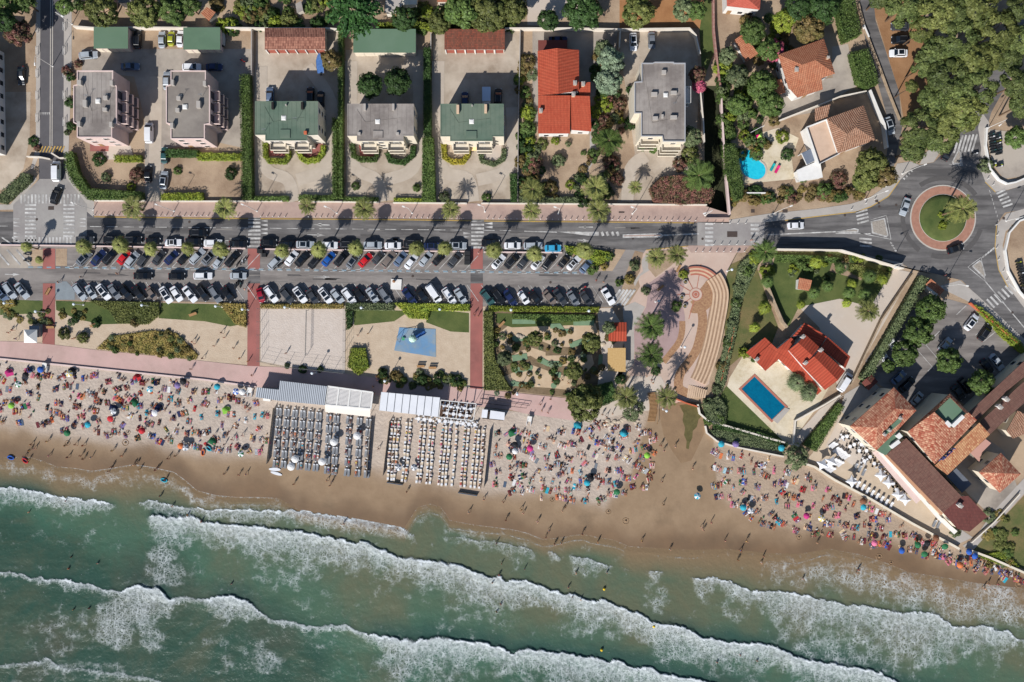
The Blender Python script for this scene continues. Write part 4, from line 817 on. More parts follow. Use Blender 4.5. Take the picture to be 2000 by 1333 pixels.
m = MB(); m.prism(inset(q,.25), 4.0, 4.08); m.build('roof_terrace', M('terrace_tiles', lin(214,184,160), lin(200,170,146), .8), t)
m = MB(); m.prism(strip([*q,q[0]], .25), 4.002, 4.8); m.build('parapet', m_white_p, t)
roof(t, [[(1592,212,4.6),(1622,204,4.6),(1616,230,4.2),(1592,238,4.2)]], t_or2)
t = thing('pool_house', 'white flat roofed pool house with glazed pergola beside the kidney pool', 'pool house')
m = MB(); m.prism([P(*q,2.8) for q in ((1557,334),(1600,314),(1606,346),(1562,353))], 0, 2.7); m.build('wall', m_white_p, t)
m = MB(); m.prism([P(*q,2.8) for q in ((1556,333),(1601,313),(1607,347),(1561,354))], 2.7, 2.85); m.build('roof', m_white_p, t)
m = MB(); pg = [P(*q,2.9) for q in ((1566,300),(1586,290),(1596,312),(1576,322))]
for i in range(5):
    a = pg[0].lerp(pg[1], i/4); b = pg[3].lerp(pg[2], i/4); m.prism(strip([a,b],.16), 2.75, 2.9)
m.prism(strip([*pg,pg[0]],.2), 2.6, 2.752)
for q in pg: m.box(q.x, q.y, 0, .15, .15, 2.6)
m.build('pergola_frame', m_white_p, t); m = MB(); m.prism(pg, 2.91, 2.95); m.build('pergola_glass', M('pergola_panels', lin(120,128,142), lin(104,112,126), 1, .3), t)
t = thing('garden_shed', 'white shed with one orange tiled slope below the green box', 'shed')
for p in walls(t, [([(1435,80),(1452,68),(1479,105),(1457,119)], 2.15)], m_white_p, .15): pass
roof(t, [[(1434,79,2.4),(1452,66,3.1),(1481,105,3.1),(1457,121,2.4)]], t_or)
m = MB(); m.box(0,0,0,.9,.06,1.9); o = m.build('door', m_wood, t); q = P(1450,104,0); o.location = (q.x,q.y,.02); o.rotation_euler = (0,0,-.95)
t = thing('house', 'house with faded red hipped roof and white front at top edge', 'house')
for p in walls(t, [([(1418,-60),(1490,-60),(1484,18),(1420,12)], 5)], m_white_p, .1): windows(t, p, 5, faces=((0,-1),), sp=2.5)
hip(t, [(1417,-60),(1490,-60),(1484,19),(1420,12)], [(1452,-30),(1453,-8)], 5, 7, tile_mat('faded_red_tiles', lin(206,110,92), lin(196,98,80), lin(170,84,70)))
# south villa
t = thing('villa', 'villa with bright orange red striped roofs beside the rectangular pool', 'villa')
h1, h2 = 3.4, 6.0
WL = [([(1458,689),(1494,661),(1506,672),(1473,700)],2.75), ([(1473,701),(1506,672),(1518,682),(1545,660),(1553,667),(1541,685),(1546,726),(1521,702),(1495,724)],2.65), ([(1541,685),(1560,672),(1573,655),(1600,680),(1650,725),(1612,761),(1568,716)],5.75), ([(1548,660),(1572,632),(1615,658),(1600,680),(1573,655)],3.1), ([(1603,680),(1617,660),(1659,697),(1650,722)],2.95)]
for p in walls(t, WL, m_white_p, .2): windows(t, p, 3, 1, faces=((-.7,-.7),(.7,-.7)), sp=3.2, maxn=6)
roof(t, [[(1457,689,3.0),(1494,659.6,3.6),(1506,671,3.6),(1472,701,3.0)],[(1472,701,3.1),(1506,671,3.9),(1518,682,3.9),(1545,659.6,4.2),(1553,667,4.2),(1541,684,4.1),(1605,764,3.0),(1596,772,2.9),(1547,726,3.1),(1521,702,3.5),(1495,725,3.1)]], t_redd)
roof(t, [[(1540,684.5,6.0),(1559,669.7,7.0),(1587,695.3,7.0),(1568,715.6,6.0)],[(1559,669.7,7.0),(1573,653.5,6.0),(1601,679,6.0),(1587,695.3,7.0)],[(1567,715.6,6.1),(1590,696.7,7.2),(1636.5,743.3,7.2),(1611.5,762.2,6.1)],[(1590,696.7,7.2),(1603,682,6.2),(1650.7,725,6.2),(1636.5,743.3,7.2)]], t_redd)
roof(t, [[(1547,658,4.2),(1572,630.5,4.2),(1615.6,657.5,3.4),(1600,679,3.4),(1573,653,4.2)],[(1617,659,3.2),(1661,697,3.2),(1651,720,4.0),(1603,679,4.0)]], t_redd)
for x, y, h in ((1479,702,3.3),(1569,658,6.4),(1604,684,6.8),(1574,709,6.6)): chimney(t, x, y, h, m_white_p, .8, .6, .7, .8)
t = thing('garden_shed', 'small white shed with orange tiled roof on the villa lawn', 'shed')
for p in walls(t, [([(1559,545),(1585,549),(1580,568),(1558,565)], 2.05)], m_white_p, .12): pass
roof(t, [[(1561,543,2.9),(1586,548,2.9),(1581,569,2.3),(1558,565,2.3)]], t_or)
t = thing('garden_shed', 'dark green shed with dull red gabled roof at the hotel hedge', 'shed')
for p in walls(t, [([(1683,748),(1702,733),(1714,746),(1697,762)], 2.05)], M('green_boards', lin(50,70,58)), .12): pass
roof(t, [[(1683,748,2.3),(1692,740,2.9),(1706,754,2.9),(1697,763,2.3)],[(1692,740,2.9),(1702,732,2.3),(1715,746,2.3),(1706,754,2.9)]], tile_mat('dull_red_tiles', lin(134,80,70), lin(122,70,62), lin(100,56,50)))
t = thing('gatehouse', 'small gatehouse with old orange tiles beside the gravel drive of the roundabout', 'gatehouse')
for p in walls(t, [([(1817,545),(1842,566),(1828,582),(1807,562)], 2.35)], m_wall, .2): pass
roof(t, [[(1818,545,3.1),(1845,567,3.1),(1836,577,2.6),(1808,556,2.6)]], t_or)
m = MB(); m.box(0,0,0,.9,.06,1.9); o = m.build('door', m_wood, t); q = P(1822,577,0); o.location = (q.x,q.y,.02); o.rotation_euler = (0,0,-.6)
# ---- hotel: several wings that stand as one building
t = thing('hotel', 'large hotel with mottled tile roofs and a blue rooftop sign above the beach', 'hotel')
HW = [([(1746,758),(1790,802),(1754,840),(1712,880),(1660,833)],8.4), ([(1855.5,769),(1908,821),(1827,907),(1773,844)],9.0), ([(1826,910),(1913,826),(1933,849),(1851,928)],6.7), ([(1732,888),(1770,856),(1878,970),(1891,969),(1929,1009),(1894,1039),(1871,1034),(1842,1002)],6.1), ([(1892,806),(1983,722),(2040,670),(2060,690),(2000,735),(1908,821)],5.7), ([(1913,826),(1983,760),(2060,690),(2080,720),(2000,788),(1933,849)],5.1), ([(1912,923),(1955,885),(1994,926),(1953,963)],6.2), ([(1849,930),(1868,915),(1898,946),(1879,963)],4.5), ([(1754,840),(1764,851),(1730,890),(1712,880)],7.8), ([(1966,842),(1988,802),(2040,830),(1979,857)],4.7)]
for p, h in zip(walls(t, HW, m_cream, .25), [q[1] for q in HW]): windows(t, p, h, faces=((-.7,-.7),(.7,-.7),(-.75,.65)), sp=3.4, maxn=16, door=False)
hip(t, [(1746,757),(1790,802),(1712,880),(1660,833)], [(1748.6,798.5),(1712.6,835.7)][::1], 8.7, 10.6, t_mix) if False else roof(t, [[(1746,757,8.7),(1748.6,798.5,10.6),(1712.6,835.7,10.6),(1660,833,8.7)],[(1746,757,8.7),(1790,802,8.7),(1748.6,798.5,10.6)],[(1790,802,8.7),(1754,840,8.7),(1712,880,8.7),(1712.6,835.7,10.6),(1748.6,798.5,10.6)],[(1660,833,8.7),(1712.6,835.7,10.6),(1712,880,8.7)]], t_mix)
roof(t, [[(1855.5,768.7,9.3),(1855.5,776,9.9),(1825,805,11.2),(1826,907,9.3),(1773,843.5,9.3)],[(1855.5,768.7,9.3),(1892,806.4,9.3),(1887,808,9.8),(1855.5,776,9.9)],[(1825,805,11.2),(1859,837,10.2),(1887,808,9.8),(1892,806.4,9.3),(1908,821,9.3),(1826,907,9.3)]], t_mix)
def slab(t, pts, h, mat, th=.2, name='flat_roof'): m = MB(); m.prism([P(*q,h) for q in pts], h-th, h); return m.build(name, mat, t)
rt = slab(t, [(1855.5,777),(1886,808),(1859,836),(1826,805)], 9.75, m_rgreenl); 
for a, b in (((1861,833),(1882,813)),((1857,833),(1848,824))):
    m = MB(); m.prism(strip([P(*a,10.6),P(*b,10.6)],.9), 9.75, 10.6); m.build('air_unit', m_white_p, rt)
g = slab(t, [(1754,840),(1764,851),(1730,890),(1712,880)], 8.1, m_rgreenl)
m = MB(); m.prism(strip([P(1741,874,8.9),P(1757,862,8.9)],.9), 8.1, 8.9); m.build('air_unit', m_white_p, g)
m = MB(); m.prism(strip([P(1753,855,8.8),P(1760,849,8.8)],1.2), 8.1, 8.8); m.build('skylight', m_white_p, g)
g = slab(t, [(1755,818),(1762,823),(1731,850),(1725,846)], 9.72, m_rgreenl, .5, 'roof_light_well')
for x, y in ((1759,817),(1728,849),(1738,841)): chimney(t, x, y, 9.6, m_white_p, .5, .7, .6, .8)
roof(t, [[(1826,910,8.2),(1913,825.6,8.2),(1933.5,849,7.0),(1851,928,7.0)]], t_mix2)
roof(t, [[(1732,888,6.8),(1770,856,7.6),(1878,970,7.6),(1842,1002,6.8)]], t_brn)
roof(t, [[(1878,970,7.6),(1891,969,7.6),(1929,1009,6.8),(1894,1039,6.4),(1871,1034,6.5),(1842,1002,6.75)]], t_brn2)
slab(t, [(1727,889),(1732,887),(1842,1003),(1838,1007)], 6.3, M('terracotta_strip', lin(206,158,124), lin(196,146,112), .5), .3, 'eave_roof')
slab(t, [(1716,884),(1720,881),(1836,1009),(1870,1038),(1864,1044),(1832,1014)], 3.2, m_white_p, .25, 'balcony')
slab(t, [(1704,884),(1716,879),(1800,975),(1790,984)], 3.0, m_pkw, .2, 'terrace_canopy')
roof(t, [[(1892,806,6.5),(1983,722,6.5),(2040,668,6.5),(2058,690,6.0),(1967,764,6.0),(1908,821,6.0)]], t_brn)
roof(t, [[(1913,826,6.0),(1983,761,6.0),(2058,692,6.0),(2080,722,5.4),(2000,788,5.4),(1933,849,5.4)]], t_brn)
hip(t, [(1912,923),(1955,885),(1994,926),(1953,963)], [(1940,924),(1960,925)], 6.5, 8.0, t_mix)
slab(t, [(1849,930),(1868,915),(1898,946),(1879,963)], 4.8, M('slate_flat', lin(110,114,122), lin(98,102,110), .5), .2)
roof(t, [[(1966,842,5.6),(1988,802,5.6),(2040,832,5),(1979,857,5)]], t_or2)
slab(t, [(1896,885),(1925,858),(1936,866),(1918,884),(1913,902)], 3.5, M('patio_tiles', lin(196,150,136)), .3, 'roof_terrace')
for x, y, h in ((1967,780,6.2),(1954,795,6),(1876,988,7.4)): chimney(t, x, y, h, m_white_p, .7, 1.1, .9, .8)
# rooftop letters, standing on the ridge
sg = thing('rooftop_sign', 'blue standing letters spelling hotel on the hotel roof ridge', 'sign')
a, b = P(1835,901,9.2), P(1862,876,9.2); d = (b-a); rz = math.atan2(d.y, d.x)+math.pi
fc = bpy.data.curves.new('t', 'FONT'); mblue = M('blue_letters', lin(28,48,120), None, rough=.5)
for i, ch in enumerate('HOTEL'):
    c_ = bpy.data.curves.new('letter', 'FONT'); c_.body = ch; c_.size = 1.9; c_.extrude = .08; c_.offset = .03; c_.align_x = 'CENTER'
    o = bpy.data.objects.new('l', c_); C.objects.link(o); dg = bpy.context.evaluated_depsgraph_get(); me = bpy.data.meshes.new_from_object(o.evaluated_get(dg)); bpy.data.objects.remove(o)
    me.materials.clear(); o = link('letter', me, mblue, sg); q = b.lerp(a, (i+.5)/5); o.location = (q.x, q.y, 8.75); o.rotation_euler = (R(90), 0, rz)
m = MB(); m.tube([(a.x,a.y,8.65),(b.x,b.y,8.65)], .06, 6); m.build('rail', m_metal, sg)
# buildings cut by the left and top edge
flat_house('office_building', 'tall white building with blue glazing at the left edge', [(-170,70),(-30,82),(-26,290),(-170,290)], 8, m_white_p, m_metal, sp=3)
def hut(label, pts, h, mat, wm=m_wall, slope=.4, name='house', cat='house'):
    t = thing(name, label, cat)
    for p in walls(t, [(pts,h-.22)], wm, .15): windows(t, p, h, 1, faces=((0,-1),), sp=2.4, maxn=4)
    n = len(pts); roof(t, [[(*pts[0],h+slope),(*pts[1],h+slope),(*pts[2],h),(*pts[3],h)]], mat)
hut('little house with an orange tiled roof among shrubs at top left', [(392,26),(404,14),(421,24),(408,42)], 2.8, t_or)
hut('small grey shed roof among the shrubs at the top', [(577,8),(588,2),(592,20),(580,26)], 2.6, m_rgrey)
hut('house with pale grey terrace roof at the top edge', [(755,-40),(785,-40),(784,24),(752,24)], 4, m_conc)
hut('house with cream roof cut by the top edge', [(786,-40),(815,-40),(814,9),(785,10)], 4, m_cream)
hut('orange tiled house corner at the top edge beside a white parasol', [(848,-50),(880,-50),(880,4),(854,4)], 4, t_or)
hut('house with pink walls cut by the top edge above the garage', [(180,-50),(215,-50),(214,6),(182,4)], 5, m_conc, m_pkw)
hut('house with dark flat roof at the top edge next to a pine', [(228,-50),(256,-50),(256,6),(230,6)], 4, m_rgrey)
# ---- vegetation: many small leaf faces spread through each crown
RG = np.random.default_rng(11)
def leafmat(name, c1, c2, isl=.45, scale=.5, tr=.12): return M(name, c1, c2, scale, .6, isl=isl, leaf=True, spec=.25, transl=tr)
L_pine = leafmat('pine_needles', lin(130,132,72), lin(82,94,46)); L_pine2 = leafmat('cool_pine_needles', lin(112,120,66), lin(70,86,44)); L_dark = leafmat('dark_leaves', lin(70,94,48), lin(48,72,34)); L_green = leafmat('green_leaves', lin(106,124,64), lin(70,94,44))
L_lime = leafmat('lime_leaves', lin(151,157,56), lin(108,129,47)); L_grey = leafmat('grey_leaves', lin(125,133,94), lin(86,101,67)); L_silver = leafmat('silver_leaves', lin(161,176,146), lin(110,131,101))
L_olean = leafmat('flowering_leaves', lin(150,86,88), lin(72,92,48), .5, .9); L_pinkfl = leafmat('pink_flowers', lin(228,103,143), lin(132,82,78), .4, 1.2); L_dry = leafmat('dry_leaves', lin(166,140,81), lin(110,108,54)); L_brn = leafmat('brown_leaves', lin(142,115,74), lin(94,94,49)); L_ced = leafmat('cedar_needles', lin(67,103,49), lin(43,75,36))
L_palm = leafmat('palm_leaf', lin(151,150,85), lin(110,119,63), .35); L_palmd = leafmat('dark_palm_leaf', lin(94,112,52), lin(65,87,38), .35); L_yel = leafmat('yellow_leaves', lin(211,187,67), lin(144,145,49))
m_bark = M('bark', lin(120,96,74), lin(90,70,54), 2, bump=.03); m_ptr = M('palm_trunk', lin(140,116,88), lin(104,84,64), 3, bump=.03)
def cards(name, pos, nor, size, rg, asp=.55, tip=False):
    n = len(pos); nor = nor/np.maximum(np.linalg.norm(nor, axis=1, keepdims=True), 1e-6)
    a = rg.normal(size=(n, 3)); u = np.cross(nor, a); u /= np.maximum(np.linalg.norm(u, axis=1, keepdims=True), 1e-6); v = np.cross(nor, u)
    s = (size*rg.uniform(.6, 1.35, (n, 1))); U = u*s; V = v*s*asp
    co = np.stack([pos-U, pos+V+nor*s*.12, pos+U, pos-V+nor*s*.12], 1).reshape(-1, 3).astype(np.float32)
    me = bpy.data.meshes.new(name); me.vertices.add(4*n); me.vertices.foreach_set('co', co.ravel()); me.loops.add(4*n); me.loops.foreach_set('vertex_index', np.arange(4*n, dtype=np.int32))
    me.polygons.add(n); me.polygons.foreach_set('loop_start', np.arange(0, 4*n, 4, dtype=np.int32)); me.polygons.foreach_set('loop_total', np.full(n, 4, np.int32)); me.update(); return me
def crown_pts(rg, nclump, rx, rz, cr, per, flat=0.0, zmin=-.35):
    P_ = []; N_ = []
    for i in range(nclump):
        while True:
            d = rg.normal(size=3); d /= np.linalg.norm(d)
            if d[2] > zmin: break
        k = rg.uniform(.5, 1.0)**.5; c = d*np.array([rx, rx, rz])*k*(1-.18*rg.random()); r = cr*rg.uniform(.6, 1.3)
        q = rg.normal(size=(per, 3)); q /= np.linalg.norm(q, axis=1, keepdims=True); q[:, 2] = np.abs(q[:, 2])*.9-.15
        P_.append(c+q*r*rg.uniform(.75, 1.05, (per, 1))*np.array([1, 1, .75])); N_.append(q*.8+d*.35+rg.normal(size=(per, 3))*.35+np.array([0, 0, .25]))
    return np.concatenate(P_), np.concatenate(N_)
CROWN = {}
def crown_mesh(kind, var):
    k = (kind, var)
    if k in CROWN: return CROWN[k]
    rg = np.random.default_rng(hash(kind) % 1000 if False else sum(map(ord, kind))*7+var)
    if kind == 'pine': p, n = crown_pts(rg, 44, 3.0, 1.6, .74, 110, zmin=-.1); s = .23
    elif kind == 'tree': p, n = crown_pts(rg, 70, 2.7, 2.3, .62, 62); s = .24
    elif kind == 'cedar': p, n = crown_pts(rg, 10, 2, 1.2, .5, 40); s = .2
    else: p, n = crown_pts(rg, 46, 2.75, 2.2, .6, 60, zmin=.0); s = .2
    if kind == 'cedar':
        P_ = [p]; N_ = [n]
        for i in range(150):
            a = rg.uniform(0, 6.283); L_ = rg.uniform(1.6, 3.3); m_ = 26; t = np.linspace(.25, 1, m_)[:, None]
            sw = a+.5*np.sin(t*2+i)*.5; z = rg.uniform(-.6, 1.6)*(1-t*.6)-t*t*.5
            q = np.concatenate([np.cos(sw)*t*L_, np.sin(sw)*t*L_, z], 1)+rg.normal(size=(m_, 3))*.05; P_.append(q); N_.append(rg.normal(size=(m_, 3))*.4+np.array([0, 0, 1]))
        p = np.concatenate(P_); n = np.concatenate(N_)
    CROWN[k] = cards('crown', p, n, s, rg); return CROWN[k]
def trunk_mb(h, r, rg, limbs=5, spread=1.4, top=None):
    m = MB(); pts = [(0,0,-.1),(rg.uniform(-.1,.1),rg.uniform(-.1,.1),h*.4),(rg.uniform(-.2,.2),rg.uniform(-.2,.2),h*.75)]; m.tube(pts, [r,r*.8,r*.6], 7); b = Vector(pts[-1])
    for i in range(limbs):
        a = 6.283*i/limbs+rg.uniform(-.3,.3); e = Vector((math.cos(a)*spread, math.sin(a)*spread, (top or h*1.1)-b.z)); m.tube([b, b+e*.5+Vector((0,0,.15)), b+e], [r*.45,r*.3,r*.1], 5)
    return m
def place(px_): # plain words for where on the photograph's ground something stands
    x, y = px_
    RGN = [((0,0,75,60),'in the shaded top left corner'),((75,0,150,300),'beside the western lane'),((150,0,400,56),'along the top wall, above the green garages'),((400,0,660,58),'in the top garden, left of the cedar'),((660,0,845,60),'in the top garden by the long green garage'),((845,0,1040,60),'in the top garden, above the dark tiled garage'),((1040,0,1205,58),'in the top garden above the red roofed house'),((1205,0,1370,60),'on orange ground above the modern block'),((1370,0,1400,430),'beside the channel'),((1400,0,1620,130),'in the villa garden below the top red house'),((1400,130,1560,290),'in the garden west of the white villa'),((1400,290,1560,420),'around the kidney pool'),((1560,290,1760,420),'by the road below the bleached roofed villa'),((1620,0,1720,290),'beside the narrow eastern lane'),((1720,0,2000,130),'in the northern pine wood'),((1720,130,2000,250),'in the middle of the pine wood'),((1720,250,2000,345),'at the pine wood edge by the roundabout'),((1780,345,1910,500),'on the roundabout'),((1910,345,2000,600),'in the rental yard east of the roundabout'),((0,60,160,430),'by the western junction'),((130,60,300,400),'around the western pink block'),((300,60,480,400),'around the brownish roofed pink block'),((480,60,660,400),'around the western green roofed block'),((660,60,830,400),'around the plain grey roofed block'),((830,60,1005,400),'around the eastern green roofed block'),((1005,60,1150,230),'west of the red tiled house'),((1005,230,1235,400),'in the garden below the red tiled house'),((1150,60,1250,230),'between red house and modern block'),((1235,230,1400,410),'in front of the modern block'),((0,395,1400,430),'on the pink upper pavement'),((0,430,500,530),'in the west part of the parking strip'),((500,430,930,530),'in the middle part of the parking strip'),((930,430,1205,535),'in the east part of the parking strip'),((0,530,500,700),'by the west lawns behind the beach'),((500,530,680,760),'around the volleyball court'),((680,530,930,770),'around the blue playground'),((930,530,1215,790),'around the minigolf course'),((1205,430,1345,600),'at the top of the plaza'),((1205,600,1345,830),'on the plaza beside the amphitheatre'),((1345,430,1560,740),'in the west garden of the red roofed villa'),((1345,740,1560,910),'around the villa lawn below the pool'),((1560,480,1785,740),'in the north garden of the red roofed villa'),((1690,530,2000,770),'around the hotel car park'),((1560,740,2000,1000),'beside the hotel'),((1100,780,1290,840),'at the promenade end by the beach'),((1840,1000,2000,1140),'on the scrub slope at right')]
    for (a, b, c, d), s in RGN:
        if a <= x < c and b <= y < d: return s
    return 'in the open'
CW = dict(green_leaves='leafy green', lime_leaves='yellow green', dark_leaves='dark green', grey_leaves='grey green', brown_leaves='brownish', pine_needles='olive', flowering_leaves='reddish flowering', dry_leaves='straw coloured', silver_leaves='silvery')
def tree(px_, py_, r, mat, words, kind='tree', h=6.0, cat='tree', name='tree', sq=1.0):
    """crown centre at pixel, r = crown radius in pixels, h = crown centre height"""
    rg = random.Random(int(px_*7+py_)); var = rg.randrange(3); base = 3.6 if kind in ('pine','cedar') else 3.2; sc = r*S*(H-h)/H/base
    p = P(px_, py_, h); t = thing(name, words+' '+place((px_, py_)), cat, (p.x, p.y, 0)); t['atx'] = p.x
    rz = rg.uniform(0, 6.28); o = link('crown', crown_mesh(kind, var), None, t); 
    o.location = (0, 0, h); o.scale = (sc, sc*sq, sc*min(1, 1.1/sc**.3)); o.rotation_euler = (0, 0, rz)
    if not o.material_slots: o.data.materials.append(mat)
    o.material_slots[0].link = 'OBJECT'; o.material_slots[0].material = mat
    tk = trunk_mb(h, .1+.05*sc*2, rg, 6, sc*1.9, h+.4*sc).build('trunk', m_bark, t); return t
NB = 0; UND = []
def bush(px_, py_, r, mat, words, sq=1.0, h=None, name='shrub', rz=None):
    global NB
    NB += 1
    if NB > 285:
        sc = r*S/3.2; h = h or min(2.2, r*S*1.1); p = P(px_, py_, h*.6); UND.append((crown_mesh('bush', NB % 3), (p.x, p.y, .1), (sc, sc*sq, h/2.7), NB*1.3, mat)); return
    words = words or CW[mat.name]+' shrub'
    rg = random.Random(int(px_*5+py_)); base = 3.2; sc = r*S/base; h = h or min(2.2, r*S*1.1)
    p = P(px_, py_, h*.6); t = thing(name, words+' '+place((px_, py_)), 'shrub', (p.x, p.y, 0)); t['atx'] = p.x
    o = link('foliage', crown_mesh('bush', rg.randrange(3)), None, t); o.scale = (sc, sc*sq, h/2.7); o.rotation_euler = (0, 0, rz if rz is not None else rg.uniform(0, 6.28)); o.location = (0, 0, .1)
    if not o.material_slots: o.data.materials.append(mat)
    o.material_slots[0].link = 'OBJECT'; o.material_slots[0].material = mat
    m = MB()
    for k in range(3): m.tube([(0,0,-.05),(math.cos(k*2.1)*sc*.8,math.sin(k*2.1)*sc*.8,h*.5)], [.05,.02], 5)
    m.build('stem', m_bark, t); return t
def hedge(label, poly, h, mat, name='hedge', cat='hedge', den=26, size=.17, lump=.25, core=True, kind=None, px=True, seed=1):
    pts = ccw([P(*q, 0) for q in poly] if px else poly); rg = np.random.default_rng(seed+len(ROOTS)); r2 = random.Random(seed+len(ROOTS))
    n = len(pts); area = abs(sum(pts[i].x*pts[(i+1) % n].y-pts[(i+1) % n].x*pts[i].y for i in range(n)))/2
    top = sample([(p.x, p.y) for p in pts], int(area*den), r2); Pp = []; Nn = []
    for x, y in top:
        z = h*(1-lump+lump*1.5*(noise.noise((x*.9, y*.9, seed))*.5+.5)); Pp.append((x, y, z*r2.uniform(.82, 1.04))); Nn.append((r2.gauss(0,.5), r2.gauss(0,.5), .8))
    for i in range(n):
        a, b = pts[i], pts[(i+1) % n]; e = b-a; o_ = Vector((e.y, -e.x)).normalized()
        for k in range(int(e.length*h*den*.7)):
            q = a+e*r2.random()+o_*r2.uniform(-.12,.1); Pp.append((q.x, q.y, r2.random()*h)); Nn.append((o_.x+r2.gauss(0,.4), o_.y+r2.gauss(0,.4), .3+r2.gauss(0,.3)))
    me = cards(name, np.array(Pp), np.array(Nn), size, rg, .6)
    if core:
        bm = bmesh.new(); bm.from_mesh(me); ins = inset(pts, .15); c = MB(); c.prism(ins, 0, h*(.8-lump*.7)); m2 = c.mesh('c'); bm.from_mesh(m2); bm.to_mesh(me); bm.free(); bpy.data.meshes.remove(m2)
    o = link(name, me, mat); tag(o, label, cat, kind=kind); return o
def hline(label, pl, w_, h, mat, **k): return hedge(label, strip([P(*q, 0) for q in pl], w_), h, mat, px=False, **k)
# palms: feather fronds built leaflet by leaflet
def frond(vs, fs, L_, lift, droop, a, rg, pairs=13, wl=.55):
    d = Vector((math.cos(a), math.sin(a), 0)); s_ = Vector((-d.y, d.x, 0)); pts = []
    for i in range(9): t = i/8; pts.append(d*(L_*t*(1-.12*t))+Vector((0,0,lift*t-droop*t*t)))
    def q(t): i = min(int(t*8), 7); return pts[i].lerp(pts[i+1], t*8-i)
    for i in range(8):                      # midrib
        o = len(vs); w_ = .05*(1-i/9); vs += [pts[i]-s_*w_, pts[i]+s_*w_, pts[i+1]+s_*w_, pts[i+1]-s_*w_]; fs.append((o,o+1,o+2,o+3))
    for k in range(pairs):
        t = .18+.8*k/pairs; b = q(t); wl_ = wl*math.sin(math.pi*(.15+.8*t))**.6
        for sd_ in (-1, 1):
            tip = b+s_*sd_*wl_*rg.uniform(.75,1.1)+d*wl_*.75+Vector((0,0,rg.uniform(-.22,.1))); o = len(vs); wd = d*.07
            vs += [b-wd, b+wd, tip]; fs.append((o,o+1,o+2))
def date_palm_mesh(seed, n=34, L_=2.9):
    rg = random.Random(seed); vs = []; fs = []
    for i in range(n):
        k = i/n; a = i*2.39996+rg.uniform(-.15,.15); frond(vs, fs, L_*rg.uniform(.8,1.1)*(.7+.3*min(1,k*2)), 1.9*(1-k)+.25, .7+1.5*k, a, rg)
    m = MB(); m.v = [tuple(v) for v in vs]; m.f = fs; return m.mesh('fronds')
def fan_palm_mesh(seed, n=26, L_=1.35):
    rg = random.Random(seed); vs = []; fs = []
    for i in range(n):
        k = i/n; a = i*2.39996; d = Vector((math.cos(a), math.sin(a), 0)); s_ = Vector((-d.y, d.x, 0)); r0 = L_*rg.uniform(.9,1.1)*(.12+.6*k); z0 = 1.0*(1-k*1.5); b = d*r0+Vector((0,0,z0*.7))
        o = len(vs); vs += [Vector((0,0,0))-s_*.03, Vector((0,0,0))+s_*.03, b+s_*.03, b-s_*.03]; fs.append((o,o+1,o+2,o+3))
        for j in range(11):
            f = (j-5)/5*1.45; dr = (d*math.cos(f)+s_*math.sin(f)).normalized(); L2 = 1.05*rg.uniform(.8,1.1)*(1-.25*abs(f)/1.45); tip = b+dr*L2+Vector((0,0,-.18-.5*k)); e = Vector((-dr.y,dr.x,0))*.08
            o = len(vs); vs += [b, b+dr*L2*.5+e+Vector((0,0,.04)), tip, b+dr*L2*.5-e+Vector((0,0,.04))]; fs.append((o,o+1,o+2,o+3))
    m = MB(); m.v = [tuple(v) for v in vs]; m.f = fs; return m.mesh('fronds')
DP = [date_palm_mesh(s) for s in (1,2,3)]; FP = [fan_palm_mesh(s) for s in (1,2,3)]
def skirt_mesh(seed):
    rg = np.random.default_rng(seed); n = 260; a = rg.uniform(0, 6.283, n); z = rg.uniform(-2.2, 0, n); r = .28+.25*(1+z/2.2)
    return cards('skirt', np.stack([np.cos(a)*r, np.sin(a)*r, z], 1), np.stack([np.cos(a), np.sin(a), .2+0*a], 1), .3, rg, .3)
SK = skirt_mesh(4); SK.materials.append(L_dry)
def palm(px_, py_, r, h, kind='date', mat=None, group=None, words=None):
    rg = random.Random(int(px_*3+py_)); p = P(px_, py_, h); base = 2.9 if kind == 'date' else 2.0; sc = r*S*(H-h)/H/base
    t = thing('date_palm' if kind == 'date' else 'fan_palm', (words or ('feathery date palm' if kind == 'date' else 'shaggy fan palm'))+' '+place((px_, py_)), 'palm', (p.x, p.y, 0), 0, group); t['atx'] = p.x
    o = link('fronds', rg.choice(DP if kind == 'date' else FP), None, t); o.location = (0,0,h); o.scale = (sc,)*3; o.rotation_euler = (rg.uniform(-.12,.12), rg.uniform(-.12,.12), rg.uniform(0,6.28))
    if not o.material_slots: o.data.materials.append(L_palm)
    o.material_slots[0].link = 'OBJECT'; o.material_slots[0].material = mat or L_palm
    m = MB(); r_ = .22 if kind == 'date' else .16; m.tube([(0,0,-.1),(.05,.03,h*.5),(0,0,h-.1),(0,0,h+.25)], [r_*1.25,r_,r_*1.1,r_*.8], 8); m.build('trunk', m_ptr, t)
    if kind == 'fan' and h > 3.5: s_ = link('skirt', SK, None, t); s_.location = (0,0,h+.1)
    return t
for x, y, r in ((260,405,26),(440,407,24),(600,402,19),(711,408,25),(880,410,21),(1038,413,20),(1168,411,26)): palm(x, y, r*1.12, 5.4, 'date', None, 'date palms along the upper pavement')
for x, y, r, h in ((50,482,12,5.5),(162,482,17,6),(234,479,18,7),(293,486,15,6.5),(365,485,15,8),(429,487,18,7),(550,490,16,7),(622,487,18,8),(695,485,17,9),(813,485,17,8),(869,484,16,7.5),(965,489,18,8),(1044,496,18,8.5),(1143,489,19,8.5),(75,508,9,2)): palm(x, y, r*1.2, h, 'fan', None, 'fan palms along the parking strip')
